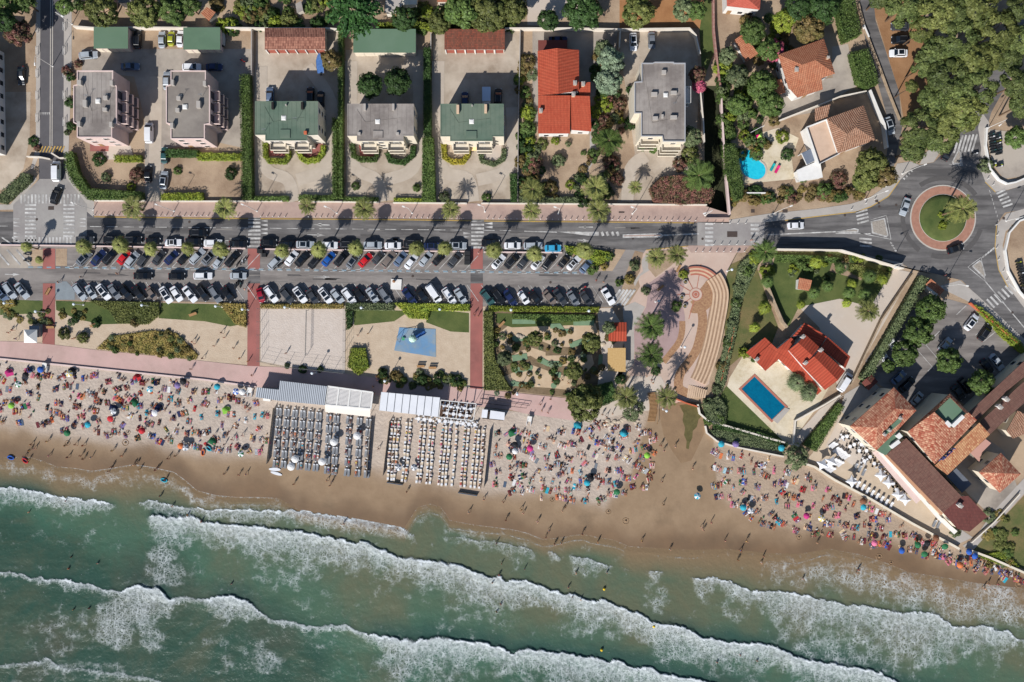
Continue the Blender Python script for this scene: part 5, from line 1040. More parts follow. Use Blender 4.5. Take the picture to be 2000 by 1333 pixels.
for x, y, r, h in ((1040,370,26,6),(1163,367,28,6),(1190,275,30,5),(1241,366,15,4),(1365,343,35,5.5),(1880,408,31,10.5),(1282,503,22,5.5),(1322,498,22,5.5),(1272,637,32,8.5),(1272,693,30,8.5),(1223,776,26,6),(1302,776,24,7),(1695,607,25,4.5)): palm(x, y, r*1.12, h, 'date', L_palmd if x in (1365,1190,1272) else None)
for x, y, r, h in ((1495,492,30,6),): palm(x, y, r, h, 'date', L_palmd, words='dark green palm')
for x, y, r, h in ((1556,748,24,4),(1580,768,24,4)): palm(x, y, r, h, 'fan', L_grey, words='grey green fan palm with stiff fronds')
for x, y, r, h in ((1597,512,17,2.5),(1590,572,17,2.5),(1618,560,15,2.5),(1660,572,18,3),(1655,592,13,3),(1700,540,18,3),(1690,575,16,3),(1495,600,18,3),(1475,640,14,2.5),(1500,550,17,3),(1565,595,12,2),(1665,555,13,3),(1640,520,12,2),(1725,545,14,2.5)): palm(x, y, r, h, 'fan', L_lime if int(x) % 2 else L_green, words='low bushy palm')
# pines of the wood
for x, y, r, h in ((1765,12,46,10),(1722,-8,34,9),(1835,22,52,11),(1905,18,56,11),(1868,78,50,11),(1945,62,50,11),(1990,78,36,11),(1826,108,44,10),(1900,122,50,11),(1966,112,40,10),(1850,152,48,11),(1908,172,48,11),(1822,196,40,10),(1884,216,48,11),(1795,250,44,10),(1836,268,40,9),(1860,240,44,10),(1782,292,34,9),(1985,165,38,11),(1998,205,34,10),(1780,170,16,9),(1805,128,28,10),(1868,30,40,11),(1930,110,36,11),(1985,20,30,11),(1800,60,30,10),(1870,180,38,11),(1835,235,36,10)): tree(x, y, r*1.02, L_pine2 if (x+y) % 3 else L_pine, 'olive umbrella pine', 'pine', h, name='pine_tree')
for x, y, r in ((1702,322,38),(1728,345,26),(1690,352,28)): tree(x, y, r, L_brn if r < 27 else L_pine, 'wide olive green tree', 'tree', 6)
tree(690, 22, 62, L_ced, 'big dark feathery cedar', 'cedar', 9, name='cedar_tree')
for x, y, r, m_, w_, h in ((200,22,38,L_pine,'round olive pine',6),(285,24,36,L_pine,'round olive pine',6),(340,22,34,L_green,'round green tree',6),(370,10,24,L_green,'round green tree',6),(790,38,28,L_dark,'bright leafy tree',6),(905,18,46,L_green,'spreading green tree',6),(955,22,48,L_pine,'spreading green tree',6),(1003,20,32,L_pine,'spreading green tree',6),(860,45,26,L_pine,'small pine with pale limbs',4),(1070,40,24,L_dark,'clipped dark dome tree',3),(1138,24,44,L_dark,'large clipped dome tree',5),(1245,26,36,L_pine,'pine with bare pale limbs',5),(1335,20,26,L_grey,'grey green tree',5),(1362,22,22,L_green,'slim green tree',6),(15,10,28,L_green,'dark green tree',6),(48,4,26,L_green,'dark green tree',6),(36,66,30,L_olean,'reddish oleander tree',5),(10,40,26,L_dark,'shaded dark tree',8),(128,12,20,L_green,'green tree',5),(722,168,30,L_dark,'round dark tree with wide shadow',6),(776,160,32,L_dark,'round dark tree with wide shadow',6),(1192,118,30,L_silver,'silvery blue green tree',6),(1190,160,30,L_silver,'silvery blue green tree',5.5),(1178,95,20,L_grey,'grey green tree',4),(1500,98,26,L_green,'broad green tree',5),(1533,40,26,L_lime,'yellow green tree',5),(1580,58,34,L_brn,'brownish thin crowned tree',5),(1510,100,26,L_pinkfl,'pink flowering oleander',3.5),(1488,168,36,L_green,'broad green tree',5),(1505,205,30,L_green,'broad green tree',5),(1440,150,25,L_grey,'grey green tree',4),(1442,205,24,L_green,'green tree',4),(1470,62,30,L_green,'broad green tree',4.5),(1605,18,36,L_dark,'dark green tree',6),(1558,14,30,L_dark,'dark green tree',6),(1420,110,20,L_grey,'grey green tree',3.5),(1818,606,34,L_green,'spreading glossy green tree',4.5),(1792,650,34,L_green,'spreading glossy green tree',4.5),(1766,690,30,L_green,'spreading glossy green tree',4.5),(1735,715,15,L_green,'small green tree',3.5),(1852,706,29,L_green,'round green tree among marked bays',4.5),(1915,748,29,L_green,'round green tree beside brown roof',4.5),(1142,788,42,L_pine,'big spreading tree',6),(1236,800,26,L_grey,'low grey green tamarisk',2.5),(1155,668,22,L_pine,'small olive tree',4),(1122,724,20,L_pine,'small olive tree',4),(1045,662,18,L_pine,'small olive tree',3.5),(1190,640,15,L_grey,'small olive tree',3.5),(1553,893,30,L_grey,'grey green tamarisk',2.5),(985,700,18,L_grey,'small grey tree',3),(1985,270,26,L_green,'green tree',5),(648,118,24,L_brn,'thin olive tree',3),(1362,148,20,L_olean,'red flowering oleander',4),(1365,168,17,L_pinkfl,'red flowering oleander',3.5),(1350,268,24,L_grey,'grey green tree',4)): tree(x, y, r, m_, w_, 'tree' if h > 2.6 else 'bush', h)
# shrubs
for x, y, r, m_, w_ in ((694,363,10,L_green,'clipped round shrub'),(813,367,10,L_green,'clipped round shrub'),(950,385,11,L_green,'clipped round shrub'),(449,338,15,L_dark,'rounded reddish green shrub'),(265,340,18,L_olean,'large dark flowering shrub'),(345,333,10,L_green,'small round shrub'),(254,365,11,L_lime,'round yellow green shrub'),(205,345,12,L_grey,'low grey shrub'),(190,310,16,L_dark,'dark shrub'),(1030,120,20,L_brn,'olive shrub'),(1026,180,15,L_green,'green shrub'),(1030,218,18,L_lime,'cream flowering shrub'),(1030,248,20,L_green,'green shrub'),(1026,285,20,L_dark,'dark shrub'),(1045,320,20,L_olean,'reddish shrub'),(1092,313,17,L_grey,'pale flowering shrub'),(1075,365,18,L_brn,'brown green shrub'),(1115,360,12,L_lime,'yellow green shrub'),(1185,205,16,L_lime,'yellow green shrub'),(1180,232,16,L_olean,'reddish shrub'),(1195,318,20,L_olean,'red flowering shrub'),(1206,348,16,L_olean,'red flowering shrub'),(1160,300,14,L_green,'green shrub'),(1085,275,10,L_lime,'little green shrub'),(1138,350,14,L_dark,'dark shrub'),(1140,395,14,L_dark,'dark shrub'),(1235,175,14,L_dark,'dark shrub'),(1232,240,16,L_dark,'dark shrub'),(1280,285,16,L_green,'green shrub'),(1255,285,12,L_green,'green shrub'),(1330,320,18,L_olean,'reddish shrub'),(1350,300,22,L_pine,'olive shrub'),(868,385,14,L_grey,'white flowering shrub'),(1240,518,13,L_grey,'grey shrub'),(1230,545,13,L_dry,'straw coloured shrub'),(1262,568,11,L_grey,'dark grey green shrub'),(1210,552,10,L_green,'green shrub'),(1336,536,12,L_lime,'yellow green shrub'),(1322,598,13,L_green,'green shrub'),(1282,725,12,L_dark,'clipped dark shrub'),(1213,742,13,L_dark,'clipped dark shrub'),(1868,420,12,L_lime,'bright green plants'),(1842,440,12,L_lime,'bright green plants'),(1838,420,9,L_lime,'bright green plants'),(1850,430,11,L_green,'green plants'),(146,622,11,L_dark,'dark shrub'),(185,632,11,L_dark,'dark shrub'),(122,652,14,L_pine,'olive shrub'),(160,660,14,L_pine,'olive shrub'),(262,630,12,L_brn,'brown shrub'),(560,715,7,L_dark,'small dark shrub'),(590,722,10,L_dark,'small dark shrub'),(625,722,8,L_dark,'small dark shrub'),(748,730,12,L_dark,'dark shrub'),(825,742,14,L_dark,'dark shrub'),(855,740,13,L_dark,'dark shrub'),(890,744,15,L_dark,'dark shrub'),(775,735,14,L_brn,'brown shrub'),(1190,500,12,L_green,'clipped green shrub'),(1158,525,14,L_green,'clipped green shrub'),(1170,502,13,L_lime,'clipped green shrub'),(1115,490,10,L_green,'clipped green shrub'),(1180,520,10,L_dry,'dry shrub'),(1868,1040,14,L_grey,'grey shrub'),(1930,322,18,L_grey,'grey shrub'),(1615,545,10,L_dark,'dark shrub'),(1637,512,9,L_dark,'dark shrub'),(1580,520,18,L_green,'green shrub'),(1565,515,14,L_green,'green shrub'),(1475,505,18,L_lime,'feathery green shrub'),(1500,530,18,L_lime,'feathery green shrub'),(1460,530,16,L_green,'green shrub'),(1445,560,15,L_grey,'grey shrub'),(1440,590,15,L_green,'green shrub'),(1432,630,15,L_grey,'grey shrub'),(1422,670,13,L_green,'green shrub'),(1412,715,14,L_brn,'brown shrub'),(1402,760,14,L_grey,'grey shrub'),(1385,790,16,L_grey,'grey shrub'),(1402,800,18,L_grey,'grey shrub'),(1408,820,16,L_green,'green shrub'),(1385,822,12,L_green,'green shrub'),(1455,690,14,L_lime,'yellow green shrub'),(1480,695,16,L_green,'green shrub'),(1640,350,22,L_olean,'pink flowering shrub'),(1610,372,20,L_green,'green shrub'),(1570,345,14,L_green,'green shrub'),(1540,300,16,L_dark,'dark shrub'),(1530,265,16,L_lime,'yellow green shrub'),(1450,300,14,L_dark,'dark shrub')): bush(x, y, r, m_, w_)
rs = random.Random(5)
for i in range(46):
    x, y = rs.uniform(395,660), rs.uniform(-10,52)
    if any(abs(x-a) < 18 and abs(y-b) < 22 for a, b in ((406,28),(585,14))): continue
    bush(x, y, rs.uniform(10,22), rs.choice([L_green,L_lime,L_dark,L_brn,L_grey,L_pine]), 0, h=rs.uniform(1.5,3.5))
for i in range(30):
    x, y = rs.uniform(800,1015), rs.uniform(0,54)
    if 845 < x < 885 and y < 25: continue
    bush(x, y, rs.uniform(12,22), rs.choice([L_green,L_lime,L_pine,L_pine]), 0, h=rs.uniform(1.5,3))
for i in range(44):
    x, y = rs.uniform(1405,1470), rs.uniform(120,300)
    bush(x+max(0,(y-200)*.1), y, rs.uniform(10,20), rs.choice([L_green,L_green,L_lime,L_dark,L_grey]), 0, h=rs.uniform(1.5,3.2))
for i in range(40):
    x = rs.uniform(1425,1690); y = rs.uniform(372,398)-max(0,(x-1500)*.06)
    bush(x, y, rs.uniform(9,16), rs.choice([L_green,L_dark,L_brn,L_brn,L_olean,L_dry]), 0, h=rs.uniform(1,2))
for i in range(46):
    x = rs.uniform(740,912); y = rs.uniform(724,752)+(x-740)*.05
    bush(x, y, rs.uniform(4,10), rs.choice([L_dry,L_pine,L_grey,L_green,L_brn]), 0, h=rs.uniform(.5,1.4))
for i in range(70):
    x, y = rs.uniform(955,1200), rs.uniform(645,775)
    bush(x, y, rs.uniform(4,10), rs.choice([L_green,L_pine,L_grey,L_brn,L_dry]), 0, h=rs.uniform(.5,1.3))
for i in range(30):
    x, y = rs.uniform(5,175), rs.uniform(606,632)
    bush(x, y, rs.uniform(4,9), rs.choice([L_dry,L_pine,L_grey]), 0, h=rs.uniform(.4,.9))
for i in range(40):
    x, y = rs.uniform(196,384), rs.uniform(652,700)
    if y < 690-max(0,(x-215))*.3 and x < 300 and y < 658: continue
    if inside(x, y, [(192,684),(216,658),(300,648),(345,652),(386,694),(380,702),(300,694)]): bush(x, y, rs.uniform(5,11), rs.choice([L_pine,L_dry,L_grey,L_green,L_brn]), 0, h=rs.uniform(.5,1.3))
for i in range(26):
    x, y = rs.uniform(955,1200), rs.uniform(655,770)
    bush(x, y, rs.uniform(4,9), rs.choice([L_green,L_dark,L_grey,L_brn,L_silver]), 0, h=rs.uniform(.5,1.1))
for i in range(16):
    x, y = rs.uniform(1925,2040), rs.uniform(1000,1105)
    bush(x, y, rs.uniform(8,18), rs.choice([L_pine,L_dry,L_grey,L_green]), 0, h=rs.uniform(.5,1.2))
for i in range(24):
    x, y = rs.uniform(60,160), rs.uniform(0,290)
    if 72 < x < 126: continue
    bush(x, y, rs.uniform(6,13), rs.choice([L_green,L_grey,L_dark,L_olean]), 0, h=rs.uniform(.8,1.8))
for i in range(60):
    x, y = rs.uniform(1016,1205), rs.uniform(268,385)
    if 1060 < x < 1130 and 285 < y < 350: continue
    bush(x, y, rs.uniform(6,15), rs.choice([L_green,L_dark,L_brn,L_grey,L_olean,L_pine]), 0, h=rs.uniform(.8,2))
for i in range(34):
    x, y = rs.uniform(1160,1215), rs.uniform(90,270)
    bush(x, y, rs.uniform(8,16), rs.choice([L_green,L_dark,L_brn,L_grey,L_olean,L_lime]), 0, h=rs.uniform(1,2.2))
for i in range(30):
    x, y = rs.uniform(1012,1042), rs.uniform(95,390)
    bush(x, y, rs.uniform(8,15), rs.choice([L_green,L_dark,L_brn,L_grey,L_lime]), 0, h=rs.uniform(1,2.2))
for i in range(44):
    x, y = rs.uniform(1455,1600), rs.uniform(30,130)
    if any(abs(x-a) < 22 and abs(y-b) < 26 for a, b in ((1457,94),)) or x > 1512+y*.4: continue
    bush(x, y, rs.uniform(9,17), rs.choice([L_green,L_dark,L_brn,L_grey,L_lime]), 0, h=rs.uniform(1,2.5))
for i in range(36):
    x, y = rs.uniform(1540,1740), rs.uniform(498,580)
    if y > 560+(x-1540)*-.1 or abs(x-1572) < 18: continue
    bush(x, y, rs.uniform(6,13), rs.choice([L_green,L_dark,L_brn,L_grey,L_lime]), 0, h=rs.uniform(.6,1.6))
for i in range(20):
    x, y = rs.uniform(1470,1520), rs.uniform(150,300)
    bush(x, y, rs.uniform(8,16), rs.choice([L_green,L_dark,L_brn,L_lime]), 0, h=rs.uniform(1,2.5))
if UND:
    co = []; mi = []; mats = []
    for me, loc, sc, rz, mat in UND:
        a = np.empty(len(me.vertices)*3, np.float32); me.vertices.foreach_get('co', a); a = a.reshape(-1, 3)*np.array(sc); c, q = math.cos(rz), math.sin(rz)
        a = np.stack([a[:, 0]*c-a[:, 1]*q, a[:, 0]*q+a[:, 1]*c, a[:, 2]], 1)+np.array(loc); co.append(a)
        if mat not in mats: mats.append(mat)
        mi += [mats.index(mat)]*(len(a)//4)
    co = np.concatenate(co).astype(np.float32); n = len(co)//4; me = bpy.data.meshes.new('undergrowth'); me.vertices.add(4*n); me.vertices.foreach_set('co', co.ravel()); me.loops.add(4*n); me.loops.foreach_set('vertex_index', np.arange(4*n, dtype=np.int32)); me.polygons.add(n); me.polygons.foreach_set('loop_start', np.arange(0, 4*n, 4, dtype=np.int32)); me.polygons.foreach_set('loop_total', np.full(n, 4, np.int32))
    for m_ in mats: me.materials.append(m_)
    me.polygons.foreach_set('material_index', np.array(mi, np.int32)); me.update(); o = link('undergrowth', me, None); tag(o, 'dense mixed undergrowth filling the gardens between the named shrubs', 'undergrowth', kind='stuff')
# hedges
for lab, poly, h, m_ in (
 ('thick dark hedge bending round the corner garden of the western pink block', [(134,302),(150,300),(160,338),(182,372),(284,378),(284,392),(178,392),(150,362),(135,332)], 2.6, L_green),
 ('dense grey green hedge on the corner of the western junction', [(4,382),(52,340),(66,344),(66,356),(16,400),(2,396)], 2.2, L_grey),
 ('yellow green hedge along the pavement wall between the two driveways', [(318,380),(398,378),(402,393),(318,393)], 1.6, L_lime),
 ('hedge below the balconies of the brownish roofed pink block', [(327,293),(392,296),(390,309),(326,309)], 1.8, L_dark),
 ('low yellow green hedge left of the tall hedge by the second block', [(388,300),(478,302),(478,315),(388,315)], 1.4, L_lime),
 ('hedge along the front of the western pink block', [(226,305),(280,306),(280,318),(228,318)], 1.5, L_lime),
 ('tall straight hedge east of the brownish roofed pink block', [(474,152),(493,150),(498,392),(478,392)], 2.8, L_green),
 ('low hedge along the pavement west of the gate posts', [(498,385),(566,385),(566,394),(498,394)], 1.4, L_green),
 ('low hedge along the pavement east of the gate posts', [(585,382),(655,384),(655,394),(585,394)], 1.5, L_green),
 ('tall narrow hedge between the western green block and the grey roofed block', [(664,62),(673,62),(672,390),(663,390)], 2.6, L_green),
 ('second hedge row west of the long narrow hedge, nearer the street', [(652,235),(661,235),(661,390),(652,390)], 2.4, L_green),
 ('dark hedge along the drive between grey roofed block and eastern green block', [(829,100),(842,98),(844,272),(829,272)], 2.4, L_dark),
 ('broad hedge by the street between the grey roofed and eastern green blocks', [(827,272),(848,272),(852,396),(826,396)], 2.6, L_green),
 ('low hedge behind the wall in front of the grey roofed block', [(672,386),(740,387),(740,395),(672,395)], 1.2, L_green),
 ('low hedge by the wall left of the broad street hedge', [(770,388),(826,389),(826,396),(770,396)], 1.2, L_lime),
 ('slim dark hedge beside the wire fence east of the eastern green block', [(996,342),(1010,342),(1010,396),(998,396)], 2.2, L_dark),
 ('grey green hedge behind the pavement wall below the palm garden', [(1014,384),(1060,388),(1130,386),(1130,398),(1014,397)], 1.6, L_grey),
 ('pink flowering oleander thicket behind the pavement wall by the channel', [(1266,372),(1288,350),(1330,345),(1370,362),(1392,375),(1386,398),(1330,402),(1275,396)], 2.6, L_olean),
 ('big bright clipped hedge block at the top of the narrow lane', [(1617,-20),(1652,-20),(1674,74),(1641,89)], 3.4, L_green),
 ('bright clipped hedge block beside the white villa drive', [(1654,110),(1686,102),(1709,168),(1686,179),(1668,166)], 3.2, L_green),
 ('tall hedge along the pale wall west of the kidney pool', [(1410,286),(1432,286),(1447,360),(1446,390),(1430,396),(1412,340)], 3.0, L_green),
 ('long hedge on the boundary between villa drive and hotel car park', [(1790,540),(1808,546),(1722,690),(1690,748),(1674,738),(1704,690)], 2.6, L_grey),
 ('low dark green hedge between the villa terrace wall and the hotel', [(1634,786),(1646,794),(1592,882),(1566,868)], 1.6, L_green),
 ('low green hedge on the street side of the hotel car park', [(1897,596),(1912,600),(1990,670),(2004,690),(1992,692),(1950,656)], 1.4, L_lime),
 ('clipped hedge along the lower edge of the villa lawn', [(1392,826),(1480,843),(1540,866),(1534,874),(1476,852),(1392,836)], 1.2, L_dark),
 ('succulent bed outside the curved wall above the beach', [(1385,840),(1430,838),(1530,868),(1528,882),(1440,868),(1396,852)], .8, L_grey),
 ('dune planting bed enclosed by low rails above the promenade', [(188,682),(215,657),(300,646),(345,651),(388,694),(384,703),(300,694)], .5, L_dry),
 ('shrub strip between the parked cars and the west lawn', [(176,588),(312,591),(314,616),(290,634),(232,632),(214,606)], 1.1, L_pine),
 ('dry scrubby hedge between parked cars and volleyball court', [(510,594),(672,594),(672,603),(510,602)], 1.0, L_dry),
 ('pale green hedge behind the volleyball court corner lamp', [(676,592),(770,593),(770,607),(676,606)], 1.4, L_grey),
 ('green hedge above the playground lawn', [(772,592),(918,595),(918,608),(840,607),(836,624),(800,622)], 1.4, L_lime),
 ('hedge row between parked cars and minigolf', [(955,598),(1170,600),(1168,610),(955,608)], 1.3, L_lime),
 ('rounded green shrubs along the minigolf top edge', [(1000,613),(1160,616),(1158,626),(1090,630),(1000,622)], 1.0, L_green),
 ('tall shrub border on the west side of the minigolf course', [(945,608),(962,608),(966,700),(986,740),(1000,762),(946,762)], 1.6, L_pine),
 ('dune grasses between the volleyball court and playground', [(686,680),(714,680),(722,718),(702,733),(680,716)], 1.2, L_lime),
 ('tangled shrub border between the amphitheatre rail and the villa lawn', [(1440,520),(1462,498),(1478,520),(1446,590),(1436,650),(1420,720),(1412,760),(1398,772),(1396,740),(1412,680),(1428,600)], 1.4, L_grey),
 ('green planting under the garden wall of the villa by the main road', [(1515,498),(1600,500),(1640,506),(1630,514),(1515,512)], 1.0, L_green),
 ('planting at the east corner of the villa lawn by the gate', [(1660,515),(1740,535),(1730,556),(1690,548),(1655,530)], 1.0, L_pine),
 ('shrubs below the seafront wall of the pool villa by the creek', [(1372,790),(1400,772),(1418,795),(1414,826),(1392,830),(1376,812)], 1.5, L_grey),
 ('small hedge at the north east corner of the volleyball court', [(676,606),(690,606),(688,640),(678,645)], 1.2, L_dark),
 ('straw coloured grasses at the corner of west lawn and brick path', [(428,592),(482,594),(482,640),(462,634)], .9, L_dry),
 ('straw coloured shrubs at the far left lawn', [(0,590),(30,586),(34,598),(6,604)], 1.0, L_dry),
 ('planted island at the east end of the parking strip', [(1102,480),(1190,493),(1194,505),(1166,520),(1148,508),(1106,490)], 1.1, L_lime),
 ('top garden hedge above the long green garage', [(738,50),(812,48),(880,56),(860,66),(812,58),(740,57)], 2.2, L_lime),
 ('shrub mass on the minigolf slope beside big tree', [(1100,770),(1195,745),(1205,780),(1160,800)], 1.4, L_dark),
 ('weedy plants on the beach wall slope at right', [(1905,1085),(1960,1075),(1990,1108),(1950,1102)], .7, L_lime)):
    hedge(lab, poly, h, m_)
for lab, pl, h, m_ in (('U shaped hedge round the west red terrace of the western green block', [(520,280),(520,306),(527,316),(560,317),(565,308),(565,297)], 1.5, L_lime), ('U shaped hedge round the east red terrace of the western green block', [(584,292),(590,310),(600,317),(622,313),(632,300),(633,286)], 1.5, L_lime), ('U shaped hedge round the west terrace of the grey roofed block', [(689,282),(692,306),(705,313),(735,313),(738,296)], 1.5, L_green), ('U shaped hedge round the east terrace of the grey roofed block', [(757,300),(763,315),(790,319),(807,305),(808,286)], 1.5, L_dark), ('yellow U shaped hedge round the west terrace of the eastern green block', [(867,282),(869,309),(885,318),(905,317),(914,305),(914,290)], 1.2, L_yel), ('sparse U shaped hedge round the pale east terrace of the eastern green block', [(938,296),(942,316),(965,322),(983,312),(985,292)], .8, L_grey)):
    hline(lab, pl, 1.3, h, m_)
# ---- vehicles: parts share meshes, the paint comes from each body's own object colour
m_paint = M('car_paint', None, None, rough=.28, spec=.5, obj=True); m_tyre = M('tyre', lin(34,34,36), None, rough=.9); m_rim = M('rim', lin(160,162,166), None, rough=.35, metal=.6)
m_cglass = M('car_glass', lin(24,30,38), None, rough=.12, spec=.6); m_lamp = M('headlight_glass', lin(220,222,224), None, rough=.2); m_tail = M('tail_light_glass', lin(150,20,20), None, rough=.3); m_plast = M('black_plastic', lin(40,40,42), None, rough=.7)
def loft(m, st):                              # st: (x, halfwidth, z0, z1) rounded box sections
    o = len(m.v); k = 8
    for x, w_, z0, z1 in st:
        zm = z0+(z1-z0)*.62
        m.v += [(x,-w_*.9,z0),(x,-w_,z0+.12),(x,-w_,zm),(x,-w_*.86,z1),(x,w_*.86,z1),(x,w_,zm),(x,w_,z0+.12),(x,w_*.9,z0)]
    for i in range(len(st)-1):
        for j in range(k): m.f.append((o+i*k+j, o+i*k+(j+1) % k, o+(i+1)*k+(j+1) % k, o+(i+1)*k+j)[::-1])
    m.f += [tuple(range(o, o+k))[::-1][::-1], tuple(range(o+(len(st)-1)*k, o+len(st)*k))[::-1]]
def fixn(me):
    bm = bmesh.new(); bm.from_mesh(me); bmesh.ops.recalc_face_normals(bm, faces=bm.faces); bm.to_mesh(me); bm.free()
CARS = {}
def car_proto(kind):
    """front towards +x"""
    if kind in CARS: return CARS[kind]
    L_, W_, hood, ws, roofl, rw, zb, zr = dict(hatch=(4.05,1.74,.78,.75,1.35,.42,.92,1.46), small=(3.6,1.62,.6,.7,1.25,.35,.9,1.5), sedan=(4.55,1.78,1.0,.8,1.2,.75,.9,1.43), estate=(4.6,1.8,.95,.75,2.05,.4,.92,1.48), suv=(4.45,1.85,.9,.7,1.75,.45,1.02,1.66), sunroof=(4.4,1.84,.9,.72,1.7,.45,1.0,1.62), van=(5.0,1.95,.55,.7,3.2,.15,1.1,1.95), convertible=(4.1,1.74,.95,.6,1.1,.6,.9,1.32))[kind]
    xf = L_/2; w2 = W_/2; root = bpy.data.objects.new('car' if kind != 'van' else 'van', None); C.objects.link(root)
    x1 = xf-hood-.12; x2 = x1-ws; x3 = x2-roofl; x4 = x3-rw
    m = MB(); loft(m, [(xf,w2*.72,.38,.66),(xf-.14,w2*.9,.28,.74),(xf-.5,w2,.22,zb-.1),(x1,w2,.2,zb),(0,w2,.2,zb+.01),(max(x4,-xf+.3),w2,.22,zb+.01),(-xf+.14,w2*.93,.28,zb-.04),(-xf,w2*.8,.36,zb-.16)])
    o = len(m.v); wr = w2*.74; wb = w2*.9
    m.v += [(x1,-wb,zb-.02),(x1,wb,zb-.02),(x2,-wr,zr-.02),(x2,wr,zr-.02),((x2+x3)/2,-wr,zr+.03),((x2+x3)/2,wr,zr+.03),(x3,-wr*.98,zr-.03),(x3,wr*.98,zr-.03),(x4,-wb*.96,zb-.02),(x4,wb*.96,zb-.02)]
    m.f += [tuple(o+q for q in f) for f in ((0,1,3,2),(2,3,5,4),(4,5,7,6),(6,7,9,8),(0,2,4,6,8),(1,9,7,5,3))]
    m.box(x1-.25, -w2-.06, zb-.05, .2, .16, .13); m.box(x1-.25, w2+.06, zb-.05, .2, .16, .13)
    me = m.mesh('body'); fixn(me); bd = link('body', me, m_paint, root); bd['tint'] = 1
    bv = bmesh.new(); bv.from_mesh(me); bmesh.ops.bevel(bv, geom=[e for e in bv.edges if e.calc_length() > .5], offset=.04, segments=1, affect='EDGES'); bv.to_mesh(me); bv.free()
    def quad(name, a, b, c, d, mat, off=.025):
        a, b, c, d = [Vector(q) for q in (a, b, c, d)]; n = (b-a).cross(d-a).normalized()*off
        if n.z < 0: n = -n
        cen = (a+b+c+d)/4; p = [cen+(q-cen)*.9+n for q in (a, b, c, d)]; mm = MB(); mm.add(p, [(0,1,2,3)] if (p[1]-p[0]).cross(p[3]-p[0]).z > 0 else [(3,2,1,0)]); return mm.build(name, mat, root)
    quad('windscreen', (x1-.02,-wb,zb),(x1-.02,wb,zb),(x2-.04,wr,zr-.02),(x2-.04,-wr,zr-.02), m_cglass)
    quad('rear_window', (x4,-wb*.96,zb),(x4,wb*.96,zb),(x3+.05,wr*.98,zr-.03),(x3+.05,-wr*.98,zr-.03), m_cglass)
    for s_ in (-1, 1):
        mm = MB(); p = [(x1-.15,s_*(wb+.012),zb+.02),(x2-.02,s_*(wr+.03),zr-.09),(x3+.02,s_*(wr+.03),zr-.1),(x4+.12,s_*(wb*.97+.014),zb+.02)]
        if kind == 'van': p = [p[0], p[1], (x2-.8,s_*(wr+.03),zr-.1), (x2-.8,s_*(wb+.012),zb+.02)]
        mm.add(p, [(0,1,2,3) if s_ > 0 else (3,2,1,0)]); mm.build('side_window', m_cglass, root)
    if kind in ('sunroof', 'convertible'):
        mm = MB(); mm.box((x2+x3)/2, 0, zr+.02, roofl*.72, wr*1.5, .03); mm.build('sunroof' if kind == 'sunroof' else 'soft_top', m_cglass if kind == 'sunroof' else m_plast, root)
    if kind in ('suv', 'estate'):
        mm = MB(); [mm.tube([(x2-.1,s_*wr*.9,zr+.06),(x3+.1,s_*wr*.9,zr+.05)], .03, 5) for s_ in (-1,1)]; mm.build('roof_rail', m_rim, root)
    tm = MB(); tm.tube([(0,-.1,0),(0,.1,0)], .31, 12); wm = tm.mesh('wheel'); wm.materials.append(m_tyre); rm = MB(); rm.tube([(0,-.112,0),(0,.112,0)], .19, 10); rmm = rm.mesh('rim'); rmm.materials.append(m_rim)
    for x in (xf-.78, -xf+.75):
        for s_ in (-1, 1):
            o = link('wheel', wm, None, root); o.location = (x, s_*(w2-.09), .31); link('rim', rmm, None, o)
    for s_ in (-1, 1):
        mm = MB(); mm.box(xf-.14, s_*w2*.66, .6, .24, .34, .12, s_*-.3); mm.build('headlight', m_lamp, root)
        mm = MB(); mm.box(-xf+.05, s_*w2*.68, .68, .1, .34, .14); mm.build('tail_light', m_tail, root)
    CARS[kind] = root; PROTOS.append(root); return root
COL = dict(white=lin(228,228,230), silver=lin(168,174,180), grey=lin(116,120,126), darkgrey=lin(62,64,68), black=lin(26,27,30), navy=lin(34,46,84), blue=lin(30,84,160), lightblue=lin(60,160,200), red=lin(196,34,40), darkred=lin(150,24,44), brown=lin(120,108,100), teal=lin(52,86,86), lime=lin(168,172,52), bluegrey=lin(96,112,136))
WORD = dict(darkgrey='dark grey', navy='navy blue', lightblue='bright light blue', darkred='dark red', teal='dark teal', lime='yellow green', bluegrey='blue grey')
KW = dict(hatch='hatchback', small='small car', sedan='saloon car', estate='estate car', suv='tall car', sunroof='car with dark glass roof', van='van', convertible='car with black roof')
def car(x, y, ang, kind, col, where, group=None):
    """ang: heading in the photograph, degrees anticlockwise from the right"""
    p = P(x, y, .8); w_ = '%s %s %s' % (WORD.get(col, col), KW[kind], where)
    r = clone(car_proto(kind), (p.x, p.y, .03), R(ang), w_, group, None, COL[col]); r['category'] = 'car' if kind != 'van' else 'van'; return r
K5 = ['hatch','sedan','suv','estate','hatch','sunroof','small']
def row(data, ang, where, group, jit=3):
    rg = random.Random(len(data)*31+int(data[0][0]))
    for i, d in enumerate(data):
        x, y, c = d[:3]; k = d[3] if len(d) > 3 else rg.choice(K5); car(x+rg.uniform(-1,1), y+rg.uniform(-1.5,1.5)*(ang != 0), ang+rg.uniform(-jit, jit)*1.4, k, c, where, group)
G1, G2, G3 = 'cars parked along the main road', 'cars in the upper angled parking row', 'cars in the lower angled parking row'
